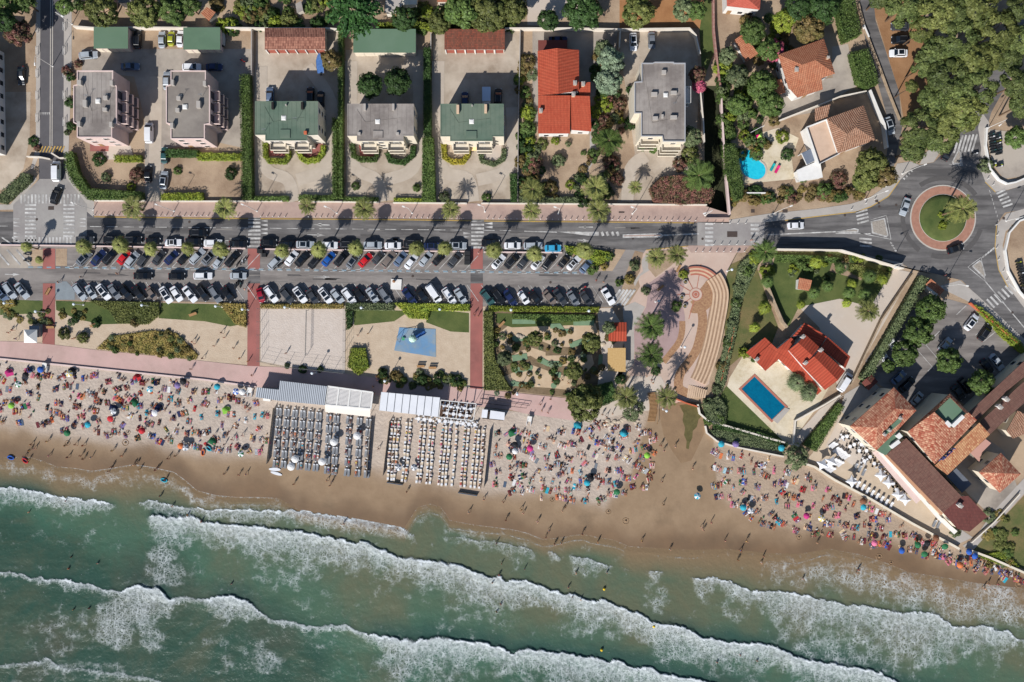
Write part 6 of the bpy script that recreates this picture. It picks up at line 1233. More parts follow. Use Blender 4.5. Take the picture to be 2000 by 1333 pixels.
row([(167,469,'darkgrey','suv'),(219,469,'black'),(259,469,'black','estate'),(299,471,'black'),(337,474,'white','convertible'),(378,472,'black'),(416,475,'white','suv'),(465,477,'black'),(524,474,'black','hatch'),(562,478,'black'),(595,478,'silver','sunroof'),(643,479,'white','hatch'),(681,478,'black','estate'),(729,479,'silver','suv'),(767,480,'white','hatch'),(806,476,'black','suv'),(845,481,'navy'),(893,480,'silver','sunroof'),(958,475,'black'),(1000,480,'white','hatch'),(1040,480,'silver','estate'),(1079,485,'lightblue','hatch')], 0, 'parked along the main road', G1, 1)
row([(164,505,'grey'),(192,502,'navy','sedan'),(215,502,'black'),(241,504,'red','hatch'),(258,508,'silver'),(281,506,'darkgrey','estate'),(311,502,'darkgrey'),(335,503,'navy'),(358,506,'black','small'),(385,501,'silver'),(409,502,'grey'),(426,511,'silver','small'),(453,504,'black','estate'),(538,511,'silver','estate'),(569,505,'white','hatch'),(590,507,'black'),(616,510,'black','suv'),(642,506,'blue','hatch'),(667,505,'black','estate'),(689,508,'grey','sunroof'),(714,507,'red','hatch'),(739,505,'darkgrey','small'),(759,507,'brown'),(782,506,'bluegrey'),(803,511,'white','hatch'),(830,506,'silver'),(856,507,'black','small'),(888,507,'darkgrey','suv'),(974,511,'white','convertible'),(999,510,'black'),(1022,513,'darkgrey'),(1050,513,'white','convertible'),(1073,511,'black','estate'),(1102,511,'black','small'),(1121,515,'white','convertible'),(1145,519,'bluegrey')], 49, 'in the upper angled parking row', G2)
row([(3,573,'bluegrey'),(18,568,'silver'),(42,568,'silver'),(156,571,'silver','estate'),(178,571,'silver'),(202,571,'white','sunroof'),(224,571,'grey'),(247,571,'black'),(270,573,'black'),(296,573,'brown','small'),(323,576,'white','sunroof'),(345,575,'white','hatch'),(371,575,'white','sedan'),(395,573,'black','suv'),(420,575,'grey','estate'),(446,574,'black'),(529,576,'white','estate'),(560,577,'darkgrey'),(585,577,'white','sunroof'),(610,578,'darkgrey','hatch'),(635,578,'white','sunroof'),(659,578,'silver'),(681,578,'white'),(703,577,'black'),(726,577,'silver'),(750,577,'grey','estate'),(799,578,'navy','sedan'),(826,578,'black'),(847,573,'white','van'),(877,580,'white','estate'),(899,579,'silver','hatch'),(952,581,'teal'),(974,578,'black','suv'),(997,581,'navy'),(1023,582,'white'),(1045,580,'black'),(1073,581,'brown'),(1093,579,'darkgrey'),(1119,582,'grey'),(1146,583,'darkgrey')], -54, 'in the lower angled parking row', G3)
car(509,577,-75,'small','darkred','parked beside the brick crossing path')
car(1188,579,-58,'sedan','white','parked alone at the end of the car park')
for x, y, c, k, a in ((279,539,'black','sedan',0),(345,540,'black','hatch',0),(396,539,'white','estate',0),(465,539,'silver','hatch',0)): car(x, y, a, k, c, 'stopped in the car park lane')
for a in ((387,455,0,'suv','black','driving on the main road by the parked cars'),(110,335,90,'van','white','with open door at the end of the western lane'),(109,382,72,'suv','black','on the zebra crossing of the western junction'),(320,352,84,'sunroof','silver','in the yard beside the front garden'),(321,304,88,'hatch','teal','parked in shade under the hedge'),(289,340,88,'hatch','black','parked beside the flowering shrub in the driveway'),(291,260,90,'van','white','beside the clipped hedge by the western pink block'),(254,130,0,'sedan','bluegrey','in the shade behind the western pink block'),(172,108,5,'estate','silver','parked by the northwest garage'),(268,77,88,'estate','black','parked beside the northwest garage'),(316,78,90,'hatch','silver','leftmost of three by the second green garage'),(334,76,88,'small','lime','parked between a silver and a white car'),(352,76,86,'hatch','white','parked against the second green garage'),(374,131,0,'estate','white','behind the brownish roofed pink block'),(326,158,90,'suv','silver','beside the brownish roofed pink block'),(41,148,-88,'sedan','darkgrey','in the shaded yard at the left edge'),(418,131,0,'hatch','navy','in the shade behind the second pink block'),(527,188,90,'suv','bluegrey','behind the western green roofed block'),(606,188,90,'suv','black','in the shadow behind the western green block'),(626,194,88,'hatch','black','at the corner of the western green block'),(908,196,90,'hatch','navy','in the shadow behind the eastern green block'),(973,191,88,'suv','black','beside the pale box truck'),(1090,78,0,'sedan','navy','in the shade behind the red roofed house'),(1237,82,-88,'sunroof','white','in the yard of the modern block'),(1273,79,-88,'hatch','grey','in the yard of the modern block'),(1758,52,178,'suv','darkgrey','half under the pines'),(1759,78,180,'suv','black','under the edge of the pines'),(1755,104,180,'sunroof','white','parked at the pine wood edge'),(1737,246,-72,'sunroof','silver','on the narrow lane by the dark villa wall'),(1768,404,-108,'sedan','silver','driving round the roundabout'),(1866,486,18,'hatch','black','driving round the roundabout'),(1554,441,2,'hatch','white','driving on the main road towards the roundabout'),(1852,297,62,'suv','black','entering the roundabout from the north'),(1897,630,52,'sunroof','white','in the hotel car park by the street hedge'),(1924,650,54,'suv','black','in the hotel car park by the street hedge'),(1846,674,48,'hatch','silver','under the tree in the marked bays'),(1947,707,-52,'sedan','silver','by the hotel wall in tree shadow'),(1928,716,-52,'hatch','black','by the hotel wall in tree shadow'),(1755,738,42,'hatch','bluegrey','in the shade behind the hotel'),(1772,752,42,'suv','black','in the shade behind the hotel'),(1791,779,48,'small','silver','between the hotel roofs'),(1727,697,-60,'small','white','under the boundary hedge trees'),(1740,667,-58,'hatch','white','under the boundary hedge trees'),(1872,767,-52,'hatch','darkgrey','in the shade behind the hotel pyramid roof'),(1886,754,-52,'suv','black','in the shade behind the hotel pyramid roof'),(1650,747,58,'van','white','parked beside the red roofed villa')): car(*a)
# other vehicles and boats
def boat(label, x, y, rz, L_, W_, mat, cover=None):
    p = P(x, y, .8); t = thing('boat', label, 'boat', (p.x, p.y, 0), rz); st = [(-L_/2,W_*.42),(-L_*.2,W_/2),(L_*.15,W_*.47),(L_*.38,W_*.25),(L_/2,.03)]; m = MB(); vs = []
    for x_, w_ in st: vs += [(x_,-w_,1.0),(x_,-w_*.6,.4),(x_,w_*.6,.4),(x_,w_,1.0)]
    fs = []
    for i in range(4): fs += [(i*4+j,i*4+j+1,i*4+5+j,i*4+4+j) for j in range(3)]
    fs += [(0,3,2,1)]; m.add(vs, fs); me = m.mesh('hull'); fixn(me); link('hull', me, mat, t)
    d = MB(); vs = [(x_,-w_*.93,.92+(.28 if cover and 0 < i < 4 else 0)) for i, (x_, w_) in enumerate(st)]+[(x_,w_*.93,.92+(.1 if cover and i < 3 else 0)) for i, (x_, w_) in enumerate(st)]
    d.add(vs, [(i,5+i,6+i,i+1)[::-1] for i in range(4)]); d.build('cover' if cover else 'deck', cover or m_cream, t)
    e = MB(); e.box(-L_/2-.2, 0, .5, .4, .4, .8); e.build('outboard_motor', m_plast, t); r = MB(); r.box(0,0,.05,L_*.8,W_*.5,.1); r.tube([(0,-W_*.5,.3),(0,W_*.5,.3)], .28, 10); r.build('trailer', m_metal, t); return t
m_tarp = M('blue_tarpaulin', lin(90,130,190), lin(60,96,150), 2, .5, bump=.08, bscale=3)
boat('small white motorboat parked against the second green garage', 435, 74, R(92), 3.8, 1.4, m_white_p)
boat('boat under a crumpled blue tarpaulin in the gravel yard', 625, 124, R(95), 5.0, 1.9, m_white_p, m_tarp)
p = P(950,191,1.5); t = thing('box_truck', 'pale blue white box truck behind the eastern green roofed block', 'truck', (p.x,p.y,0), R(-90))
m = MB(); m.box(-.6,0,.6,3.4,2.0,2.0); m.build('cargo_box', M('pale_blue_box', lin(200,214,232)), t); m = MB(); loft(m, [(2.4,.8,.4,1.0),(2.1,.9,.3,1.3),(1.6,.92,.3,2.0),(1.12,.92,.3,2.1)]); me = m.mesh('cab'); fixn(me); link('cab', me, m_white_p, t)
m = MB(); m.add([(2.2,-.7,1.35),(2.2,.7,1.35),(1.66,.7,2.03),(1.66,-.7,2.03)], [(0,1,2,3)]); m.build('windscreen', m_cglass, t)
for x, s_ in ((1.5,-1),(1.5,1),(-1.4,-1),(-1.4,1)): m = MB(); m.tube([(x,s_*.7,.36),(x,s_*.95,.36)], .36, 12); m.build('wheel', m_tyre, t)
BK = None
def motorbike(x, y, ang, col, label, group=None):
    global BK
    if BK is None:
        BK = bpy.data.objects.new('motorbike', None); C.objects.link(BK); PROTOS.append(BK)
        for x_ in (-.62,.65): m = MB(); m.tube([(x_,-.06,.3),(x_,.06,.3)], .3, 12); m.build('wheel', m_tyre, BK)
        m = MB(); m.box(-.1,0,.35,.9,.3,.35); m.box(.25,0,.7,.45,.28,.2,0,.7); m.tube([(.65,0,.35),(.4,0,1.0)], .05, 6); o = m.build('body', m_paint, BK); o['tint'] = 1
        m = MB(); m.box(-.3,0,.72,.7,.26,.1); m.build('saddle', m_plast, BK); m = MB(); m.tube([(.38,-.36,1.0),(.42,0,1.02),(.38,.36,1.0)], .025, 6); m.build('handlebar', m_plast, BK)
    p = P(x, y, .5); r = clone(BK, (p.x,p.y,.06), R(ang), label, group, None, COL[col]); r['category'] = 'motorbike'; return r
motorbike(475,119,160,'red','red motorbike in the shade behind the second pink block')
for i, (x, y, a, c) in enumerate(((52,497,170,'black'),(52,510,170,'black'),(465,515,60,'black'),(473,512,60,'white'),(479,509,60,'silver'),(465,552,80,'black'),(470,556,80,'teal'),(460,558,80,'darkgrey'),(1141,561,10,'red'),(1131,566,40,'black'),(540,522,40,'grey'),(532,517,40,'silver'),(548,518,40,'darkgrey'),(508,486,5,'red'),(1905,300,5,'white'))): motorbike(x, y, a, c, '%s motorbike parked %s' % (c if c not in WORD else WORD[c], place((x, y))), 'motorbikes parked by the paths')
for i in range(22): motorbike(1938+(i % 2)*11+rs.uniform(-1,1)+(i*.2), 262+i*2.6 if i < 16 else 304+i, 8+rs.uniform(-8,8), rs.choice(['teal','darkgrey','black','white','lime']), 'motor scooter in the rental yard north of the eastern road', 'rental scooters in the yards')
for i in range(12): motorbike(1990+i*1.2, 512+i*5.5, 5+rs.uniform(-8,8), rs.choice(['black','darkgrey','lime','white']), 'motor scooter in the rental yard south of the eastern road', 'rental scooters in the yards')
# ---- walls, fences, street furniture
def wall(label, pl, h, th, mat, name='garden_wall', cat='wall'):
    m = MB(); p = [P(*q, h*.5) for q in pl]; s_ = strip(p, th); m.prism(s_, 0, h); c = MB(); c.prism(strip(p, th+.08), h, h+.06); o = m.build(name, mat); tag(o, label, cat); c.build('coping', mat, o); return o
m_rust = M('rusty_red_rail', lin(150,84,80), lin(180,150,136), 2)
for lab, pl, h, th, mt in (('white boundary wall above the western yards', [(146,54),(183,57),(240,56),(358,57),(440,57),(516,58),(640,58),(664,60)], 1.8, .25, m_wall),('cream wall along the upper yards from dark tiled garage to modern block', [(986,58),(1120,58),(1205,60),(1346,58),(1358,72),(1366,108)], 1.8, .25, m_wall),('white street wall in front of the western driveway gardens', [(186,393),(284,393)], .9, .22, m_wall),('white street wall between the driveway and western green block', [(314,394),(400,394),(552,394)], .9, .22, m_wall),('white street wall below the hedges of the grey roofed block', [(584,394),(658,395),(740,396)], .9, .22, m_wall),('white street wall below the broad hedge by the street', [(768,397),(912,398)], .9, .22, m_wall),('cream street wall below the palm garden and oleanders', [(940,398),(1100,399),(1240,400),(1380,401)], .9, .22, m_wall),('thin grey wall between the second pink block and gravel yard', [(493,60),(493,148)], 1.6, .15, m_conc),('low grey wall between two gravel yards near dark tiled garage', [(842,66),(842,98)], 1.5, .15, m_conc),('thin fence wall east of the eastern green block yard', [(1016,60),(1014,165),(1012,240),(1011,395)], 1.3, .1, m_conc),('cream wall west of the modern block yard', [(1211,60),(1209,95)], 1.7, .2, m_wall),('cream wall on the west side of the dark channel', [(1366,178),(1372,240),(1374,280)], 2.0, .25, m_wall),('rusty red capped wall along the east side of the channel', [(1392,-20),(1393,60),(1396,90),(1404,160),(1408,180)], 1.6, .3, m_rust),('pale wall on the channel edge by the pool garden', [(1407,180),(1409,230),(1414,310),(1424,420)], 1.6, .35, m_pkw),('white low wall curving round the scooter yard corner', [(1926,250),(1924,285),(1932,330),(1950,352),(1966,360),(1982,357),(2010,345),(2060,330)], .9, .3, m_white_p),('white low wall along the eastern rental yard', [(2060,408),(1990,432),(1970,455),(1962,490),(1968,530),(1990,570),(2040,625)], .9, .3, m_white_p),('white stone kerb wall beside the narrow eastern lane', [(1676,8),(1690,62),(1712,118),(1735,180),(1757,235)], .7, .3, m_stone),('white painted wall blocks along the narrow lane edge', [(1686,50),(1696,74)], .8, .3, m_white_p),('white wall of the bleached roofed villa by the lane', [(1697,178),(1712,215),(1725,245),(1731,290)], 2.0, .25, m_white_p),('white wall between the two eastern villas', [(1521,237),(1590,210),(1640,190),(1690,180)], 1.6, .2, m_wall),('white garden wall south of the main road by the villa lawn', [(1514,488),(1640,490),(1760,526)], 2.9, .2, m_wall),('stone wall between the two villa lawns', [(1490,548),(1500,565),(1515,602),(1527,630),(1536,640)], 1.6, .5, m_stone),('pale wall curving round the villa lawn above the beach', [(1362,790),(1366,808),(1382,822),(1440,838),(1500,856),(1560,872)], 1.0, .35, m_wall),('curved pale wall holding the succulent bed above the sand', [(1377,832),(1380,846),(1400,862),(1440,874),(1530,892)], .8, .3, m_wall),('cream sea wall below the hotel terrace', [(1566,904),(1590,912),(1630,938),(1700,975),(1780,1022),(1862,1066),(1872,1072)], .9, .45, m_cream),('cream sea wall below the scrub slope at right', [(1886,1072),(1930,1088),(1980,1110),(2060,1145)], .9, .45, m_cream),('beige wall along the villa drive above the hotel hedge', [(1782,534),(1720,625),(1660,752)], 1.6, .3, m_stone),('pale wall along the pool terrace towards the beach', [(1640,772),(1610,790),(1552,822),(1548,868)], 1.2, .3, m_wall),('terracotta rail wall beside the villa west lawn', [(1434,635),(1426,675),(1414,715),(1408,745)], 1.0, .25, m_terr),('white wall under the succulent hedge by the kidney pool', [(1455,378),(1494,378)], 1.2, .2, m_white_p),('curb wall at the south of the upper parking strip', [(0,479),(160,481),(480,486)], .5, .25, m_pkw),('curb wall between main road and angled parking, middle part', [(510,487),(800,491),(915,492)], .5, .25, m_pkw),('curb wall between main road and angled parking, east part', [(945,493),(1098,494)], .5, .25, m_pkw),('low wall holding the promenade edge above the sand', [(-200,683),(0,701),(167,718),(400,742),(500,756)], .35, .3, m_pkw),('low stone wall on the plaza south terrace', [(1316,778),(1340,788),(1364,795)], 1.0, .25, m_terr),('low wall on the street edge of the hotel car park', [(1893,592),(1990,675)], 1.0, .25, m_terr),('pale wall by the western junction gate', [(54,307),(80,308),(100,312)], 1.0, .25, m_wall),('pale wall by the western junction gate, beside the corner hedge', [(102,300),(118,310),(134,309)], 1.0, .25, m_wall),('white wall on the scrub slope beside the lane', [(1896,1060),(1940,1020),(1990,965)], .8, .2, m_wall),('wall at the foot of the bridge over the channel', [(1378,427),(1424,427)], .9, .25, m_pink)): wall(lab, pl, h, th, mt)
def proto(name, parts):
    o = bpy.data.objects.new(name, None); C.objects.link(o); PROTOS.append(o)
    for n_, m_, mt in parts: m_.build(n_, mt, o)
    return o
def lamp_proto(h, arm, kind):
    a = MB(); a.tube([(0,0,0),(0,0,h)], [.09,.05], 7); a.box(0,0,0,.4,.4,.12); parts = [('post', a, m_white_p)]
    b = MB(); 
    if kind == 'arm': b.tube([(0,0,h-.1),(-arm*.5,0,h+.1),(-arm,0,h+.12)], .04, 5); parts.append(('arm', b, m_white_p)); c = MB(); c.box(-arm-.2,0,h+.02,.75,.32,.18,0,.8); parts.append(('lamp_head', c, m_white_p))
    else: b.lathe([(.05,h),(.32,h+.12),(.34,h+.28),(.2,h+.42),(.02,h+.46)], 12); parts.append(('lamp_globe', b, M('lamp_globe', lin(214,220,224), None, rough=.3)))
    return proto('street_lamp', parts)
LA = lamp_proto(8, 1.0, 'arm'); LG = lamp_proto(4.6, 0, 'globe'); LH = lamp_proto(8, 1.8, 'arm')
def put(pr, x, y, rz, label, cat, group=None, same=False, z=0, scale=None):
    p = P(x, y, 0); r = clone(pr, (p.x,p.y,z), rz, label, group, scale); r['category'] = cat
    if same: r['same'] = 1
    return r
for x, y in ((182,410),(340,413),(502,413),(658,417),(805,417),(947,414),(1090,418),(1235,418)): put(LA, x, y, R(-20), 'tall white street lamp on the pink upper pavement', 'street lamp', 'street lamps on the upper pavement')
for x, y in ((30,594),(163,596),(293,598),(434,600),(566,602),(712,603),(862,606),(998,607),(1147,609),(618,728),(757,743),(1010,768),(1330,678),(1280,590),(1420,530),(1295,800),(90,610),(485,606)): put(LG, x, y, 0, 'white globe lamp post '+place((x, y)), 'street lamp', 'globe lamps above the beach')
for x, y, a in ((103,130,90),(141,48,150),(1377,421,20),(1510,418,-160),(1762,340,200),(1690,390,200),(1965,432,20),(1930,250,40),(1840,560,170),(1735,520,30),(1998,350,120)): put(LH, x, y, R(a), 'long armed white street lamp '+place((x, y)), 'street lamp')
bo = MB(); bo.lathe([(.09,0),(.08,.75),(.1,.8),(.09,.9),(.01,.92)], 8); BO = proto('bollard', [('post', bo, m_white_p)])
bl = [(x, 420.5+(x-185)*.0095) for x in np.arange(186, 1360, 11.6) if not (475 < x < 510 or 560 < x < 592 or 908 < x < 945)]
for x, y in bl: put(BO, x, y+rs.uniform(-.3,.3), 0, 'white bollard on the kerb of the pink upper pavement', 'bollard', 'bollards along the pink pavement kerb', True)
for x, y in [(1358+i*13.6,492) for i in range(8)]+[(1393+i*15,478) for i in range(5)]+[(1379+i*15.3,437) for i in range(6)]: put(BO, x, y, 0, 'white bollard on the raised crossing above the plaza', 'bollard', 'bollards at the plaza crossing', True)
for x, y in ((1740,345),(1728,366),(1708,390),(1690,398),(1662,410),(1928,350),(1938,362),(1944,440),(1946,460),(1945,485),(1948,508),(1958,530),(1965,548)): put(BO, x, y, 0, 'white bollard on the pavement round the roundabout', 'bollard', 'bollards round the roundabout', True)
gr = MB(); 
for y in (-1,1): gr.tube([(0,y,0),(0,y,1)], .05, 6)
gr.tube([(0,-1,1),(0,1,1)], .05, 6); gr.tube([(0,-1,.3),(0,1,.3)], .04, 6); g2 = MB(); g2.tube([(0,-1,.3),(0,1,1)], .035, 5); GR = proto('guard_rail', [('frame', gr, m_white_p), ('brace', g2, m_white_p)])
for y in (14,57,101,145,188,232): put(GR, 74, y, 0, 'white pedestrian guard rail on the left kerb of the western lane', 'guard rail', 'guard rails along the western lane')
for y in (54,101,145,188,240): put(GR, 127, y, 0, 'white pedestrian guard rail on the right kerb of the western lane', 'guard rail', 'guard rails along the western lane')
# volleyball court: mesh fence posts, net
m_net = M('net_wire', lin(120,120,118), None, rough=.7)
t = thing('court_fence', 'high wire fence on posts round the volleyball court', 'fence'); fl = [P(*q) for q in ((509,604),(509,706),(560,717),(674,729),(675,604))]
for a, b in zip(fl, fl[1:]):
    n_ = max(2, int((b-a).length/2.6))
    for i in range(n_): q = a.lerp(b, i/n_); m = MB(); m.tube([(q.x,q.y,0),(q.x,q.y,3.4)], .045, 6); m.build('post', m_metal, t)
    m = MB()
    for k in range(5): m.tube([(a.x,a.y,.1+k*.8),(b.x,b.y,.1+k*.8)], .014, 4)
    m.build('wire', m_net, t)
t = thing('volleyball_net', 'volleyball net across the sand court', 'net'); a, b = P(602,607), P(600,694)
for q in (a, b): m = MB(); m.tube([(q.x,q.y,0),(q.x,q.y,2.5)], .05, 6); m.build('post', m_metal, t)
m = MB()
for k in range(5): m.tube([(a.x,a.y,1.5+k*.24),(b.x,b.y,1.5+k*.24)], .02, 4)
for k in range(40): q = a.lerp(b, k/39); m.tube([(q.x,q.y,1.5),(q.x,q.y,2.46)], .01, 3)
m.build('mesh', m_net, t)
# playground climbing frame
q = P(808,662); t = thing('playground_slide', 'playground tower with slides on the blue surface', 'playground', (q.x,q.y,0), .5); m = MB(); m.box(0,0,1.3,1.5,1.5,.12)
for x in (-.7,.7):
    for y in (-.7,.7): m.tube([(x,y,0),(x,y,2.7)], .06, 6)
m.build('tower', m_metal, t); m = MB(); m.lathe([(.95,2.7),(.5,3.2),(.02,3.4)], 8); m.build('roof', M('pale_green_plastic', lin(190,220,200)), t)
m = MB(); m.add([(.7,-.35,1.4),(.7,.35,1.4),(3.2,.35,.25),(3.2,-.35,.25),(.7,-.4,1.7),(.7,.4,1.7),(3.2,.4,.5),(3.2,-.4,.5)], [(0,3,2,1),(0,4,7,3),(1,2,6,5)]); m.build('slide', M('blue_plastic', lin(70,120,190)), t)
m = MB(); m.tube([(-.7,.7,2.5),(-3.4,1.6,2.5)], .06, 6); [m.tube([(-3.4,1.6+d,0),(-3.4,1.6,2.5)], .05, 6) for d in (-.8,.8)]; m.build('swing_frame', m_metal, t); m = MB(); m.tube([(-2.2,1.2,2.5),(-2.2,1.2,.6)], .02, 4); m.lathe([(.02,.4),(.4,.42),(.42,.5),(.02,.52)], 12, -2.2, 1.2); m.build('swing', M('green_plastic', lin(60,160,110)), t)
m_lane = M('minigolf_felt', lin(126,150,118), lin(112,136,106), .8)
for i, (pl, w_, c) in enumerate((([(890,305),(1090,305)],1.1,0),([(1220,345),(1300,340),(1332,388),(1380,390)],1.2,(1390,390,24)),([(1420,315),(1600,313)],1.4,0),([(1390,515),(1540,460)],1.3,(1555,455,26)),([(890,625),(1020,605)],1.5,0),([(1150,645),(1200,670),(1320,672)],1.3,(1150,645,26)),([(910,730),(1040,700)],1.5,(1045,705,24)),([(900,840),(960,850),(1080,855)],1.1,(900,840,26)),([(1250,760),(1312,770)],1.3,(1250,860,25)),([(890,450),(1020,455)],1.2,(930,455,26)),([(1660,590),(1652,690)],1.0,0))):
    t = thing('minigolf_lane', 'pale green minigolf lane '+['along the top edge','with a hooked end in the middle','at the top right','rising to a round hole at right','in the middle left','beside the dark planting','in the lower left','with round tee at the bottom','at the lower right','by the pale rocks','beside the bamboo kiosk'][i], 'minigolf lane'); m = MB(); m.prism(strip([P(*z) for z in q3(pl)], w_), .06, .16); m.build('felt', m_lane, t)
    if c: cx, cy = q3([c[:2]])[0]; m = MB(); m.prism([P(*z) for z in disc(cx, cy, c[2]/4.44, 20)], .06, .18); m.build('round_hole', m_lane, t)
# kiosks, tent, small structures
t = thing('kiosk', 'minigolf kiosk with orange tiled roof', 'kiosk')
for p in walls(t, [([(1190,631),(1224,631),(1223,667),(1190,667)], 2.6)], m_wall, .25): windows(t, p, 2.6, 1, faces=((0,-1),), sp=2)
roof(t, [[(1189,630,2.75),(1224,630,2.7),(1224,648,3.3),(1189,648,3.3)],[(1189,648,3.3),(1224,648,3.3),(1224,667,2.7),(1189,667,2.7)]], t_redd)
t = thing('bamboo_shelter', 'shelter with tan bamboo mat roof below the minigolf kiosk', 'shelter'); m = MB(); m.prism([P(*q,2.6) for q in ((1187,680),(1222,680),(1222,727),(1187,725))], 2.5, 2.6); m.build('mat_roof', M('bamboo', lin(206,172,118), lin(190,152,98), 3), t)
for q in ((1190,683),(1219,683),(1190,722),(1219,724)): q = P(*q); m = MB(); m.tube([(q.x,q.y,0),(q.x,q.y,2.5)], .07, 6); m.build('post', m_wood, t)
q = P(61,657,2); t = thing('tent', 'white peaked pavilion tent on the promenade edge', 'tent', (q.x,q.y,0)); m = MB(); m.add([(-1.6,-1.6,2.3),(1.6,-1.6,2.3),(1.6,1.6,2.3),(-1.6,1.6,2.3),(0,0,3.5)], [(0,1,4),(1,2,4),(2,3,4),(3,0,4)]); m.build('canopy', m_white_p, t)
for x in (-1.5,1.5):
    for y in (-1.5,1.5): m = MB(); m.tube([(x,y,0),(x,y,2.35)], .04, 6); m.build('pole', m_metal, t)
m = MB(); m.box(0,1.5,0,3,.06,2.2); m.build('side_panel', m_white_p, t)
q = P(72,648); t = thing('counter', 'grey counter unit beside the white tent', 'counter', (q.x,q.y,0)); m = MB(); m.box(0,0,0,2.2,2.6,1.2); m.build('cabinet', m_conc, t); m = MB(); m.box(0,0,1.202,2.4,2.8,.08); m.build('worktop', m_metal, t)
bn = MB(); bn.box(0,0,.42,1.9,.5,.07); b2 = MB(); b2.box(0,.28,.55,1.9,.06,.4); b3 = MB(); [b3.box(x,0,0,.08,.45,.42) for x in (-.8,.8)]; BN = proto('bench', [('seat', bn, m_wood), ('backrest', b2, m_wood), ('legs', b3, m_metal)])
for x, y, a in ((822,716,0),(845,719,0),(378,615,20),(980,634,45),(1290,563,40),(1330,532,40),(100,640,0),(185,636,20),(1325,525,60),(96,570,60)): put(BN, x, y, R(a), 'wooden bench '+place((x, y)), 'bench', 'benches behind the beach')
bp_ = MB(); bp_.lathe([(.5,0),(.62,.5),(.62,.6),(.5,.6),(.48,.45),(.02,.45)], 16); b4 = MB(); b4.ball((0,0,.6),.35,8,6); PL = proto('round_planter', [('pot', bp_, m_conc), ('plant', b4, L_brn)])
for x, y in ((1338,551),(1331,581),(1337,598),(1303,752)): put(PL, x, y, 0, 'round concrete planter on the plaza', 'planter', 'planters round the rosette')
q = P(774,556); t = thing('statue_base', 'pale fenced square plinth with a buoy in the car park', 'plinth', (q.x,q.y,0), -.05); m = MB(); m.box(0,0,0,2.6,2.5,.35); m.build('plinth', m_white_p, t); m = MB(); m.ball((-.5,.7,.9),.4,10,8); m.build('buoy', M('buoy_tan', lin(150,110,80)), t)
q = P(913,505); t = thing('refuse_enclosure', 'dark green refuse bin enclosure beside the brick path', 'bins', (q.x,q.y,0)); 
for k in range(3): m = MB(); m.box(0,-1.1+k*1.1,0,1.3,.95,1.2,0,1.05); b_ = m.build('bin', M('bin_green', lin(30,50,36)), t); m = MB(); m.box(0,-1.1+k*1.1,1.202,1.4,1.0,.08); m.build('lid', m_plast, b_)
q = P(510,492); t = thing('refuse_bins', 'pair of dark bins at the road crossing', 'bins', (q.x,q.y,0)); m = MB(); m.box(0,0,0,1.2,.9,1.2,0,1.05); b_ = m.build('bin', m_plast, t); m = MB(); m.box(0,0,1.202,1.3,1,.08); m.build('lid', m_plast, b_); m = MB(); m.box(.9,-.9,0,1.0,.8,1.1,0,1.05); m.build('bin', m_plast, t)
# pools
m_pool = M('pool_water', lin(2,108,140), lin(2,92,124), .8, .08, bump=.05, bscale=1.6, spec=.5); m_pool2 = M('kidney_pool_water', lin(50,206,226), lin(30,184,212), 1.4, .08, bump=.05, bscale=1.6)
def pool(label, pts, mat, rim, w_=.5):
    t = thing('swimming_pool', label, 'pool'); p = ccw([P(*q) for q in pts]); m = MB(); m.prism(p, .02, .09); m.build('pool_water', mat, t); m = MB(); n = len(p); o = inset(p, -w_); m.add([(q.x,q.y,.16) for q in p]+[(q.x,q.y,.16) for q in o]+[(q.x,q.y,.0) for q in p]+[(q.x,q.y,.0) for q in o], [(i,n+i,n+(i+1)%n,(i+1)%n)[::-1] for i in range(n)]+[(2*n+i,2*n+(i+1)%n,(i+1)%n,i)[::-1] for i in range(n)]+[(3*n+i,n+i,n+(i+1)%n,3*n+(i+1)%n)[::-1] for i in range(n)]); me = m.mesh('coping'); fixn(me); link('coping', me, rim, t); return t
t = pool('deep blue rectangular swimming pool in flagstone terrace', [(1473.5,736),(1533,795),(1507,820),(1448,760)], m_pool, m_brk)
m = MB(); m.prism([P(*q) for q in ((1533,796),(1542,800),(1518,828),(1508,820))], .0, .25); m.build('cover_box', m_conc, t)
pool('turquoise kidney shaped pool in the garden below the villas', [tuple(v)[:2] for v in smooth_line([Vector((x,y,0)) for x, y in ((1462,293),(1449,297),(1443,310),(1445,327),(1453,341),(1466,349),(1480,351),(1491,345),(1495,334),(1492,323),(1484,316),(1479,308),(1473,297),(1462,293))], 3)][:-1], m_pool2, m_pale, .35)
def low(x, y, rz, mat, label, cat='sun lounger'):
    q = P(x, y); t = thing('sun_lounger', label, cat, (q.x,q.y,0), rz); m = MB(); m.box(0,-.3,.3,.65,1.3,.08); m.build('cushion', mat, t); m = MB(); m.add([(-.32,.35,.38),(.32,.35,.38),(.32,.95,.75),(-.32,.95,.75),(-.32,.35,.3),(.32,.35,.3),(.32,.95,.67),(-.32,.95,.67)], [(0,1,2,3),(7,6,5,4),(0,4,5,1),(2,6,7,3),(1,5,6,2),(3,7,4,0)]); m.build('backrest', mat, t); m = MB(); [m.box(x_,y_,0,.05,.05,.3) for x_ in (-.28,.28) for y_ in (-.85,.3)]; m.build('legs', m_metal, t); return t
low(1508,328,-.5,M('teal_cloth', lin(20,150,150)),'teal sun lounger by the kidney pool'); low(1517,332,-.5,M('magenta_cloth', lin(206,30,110)),'magenta sun lounger by the kidney pool')
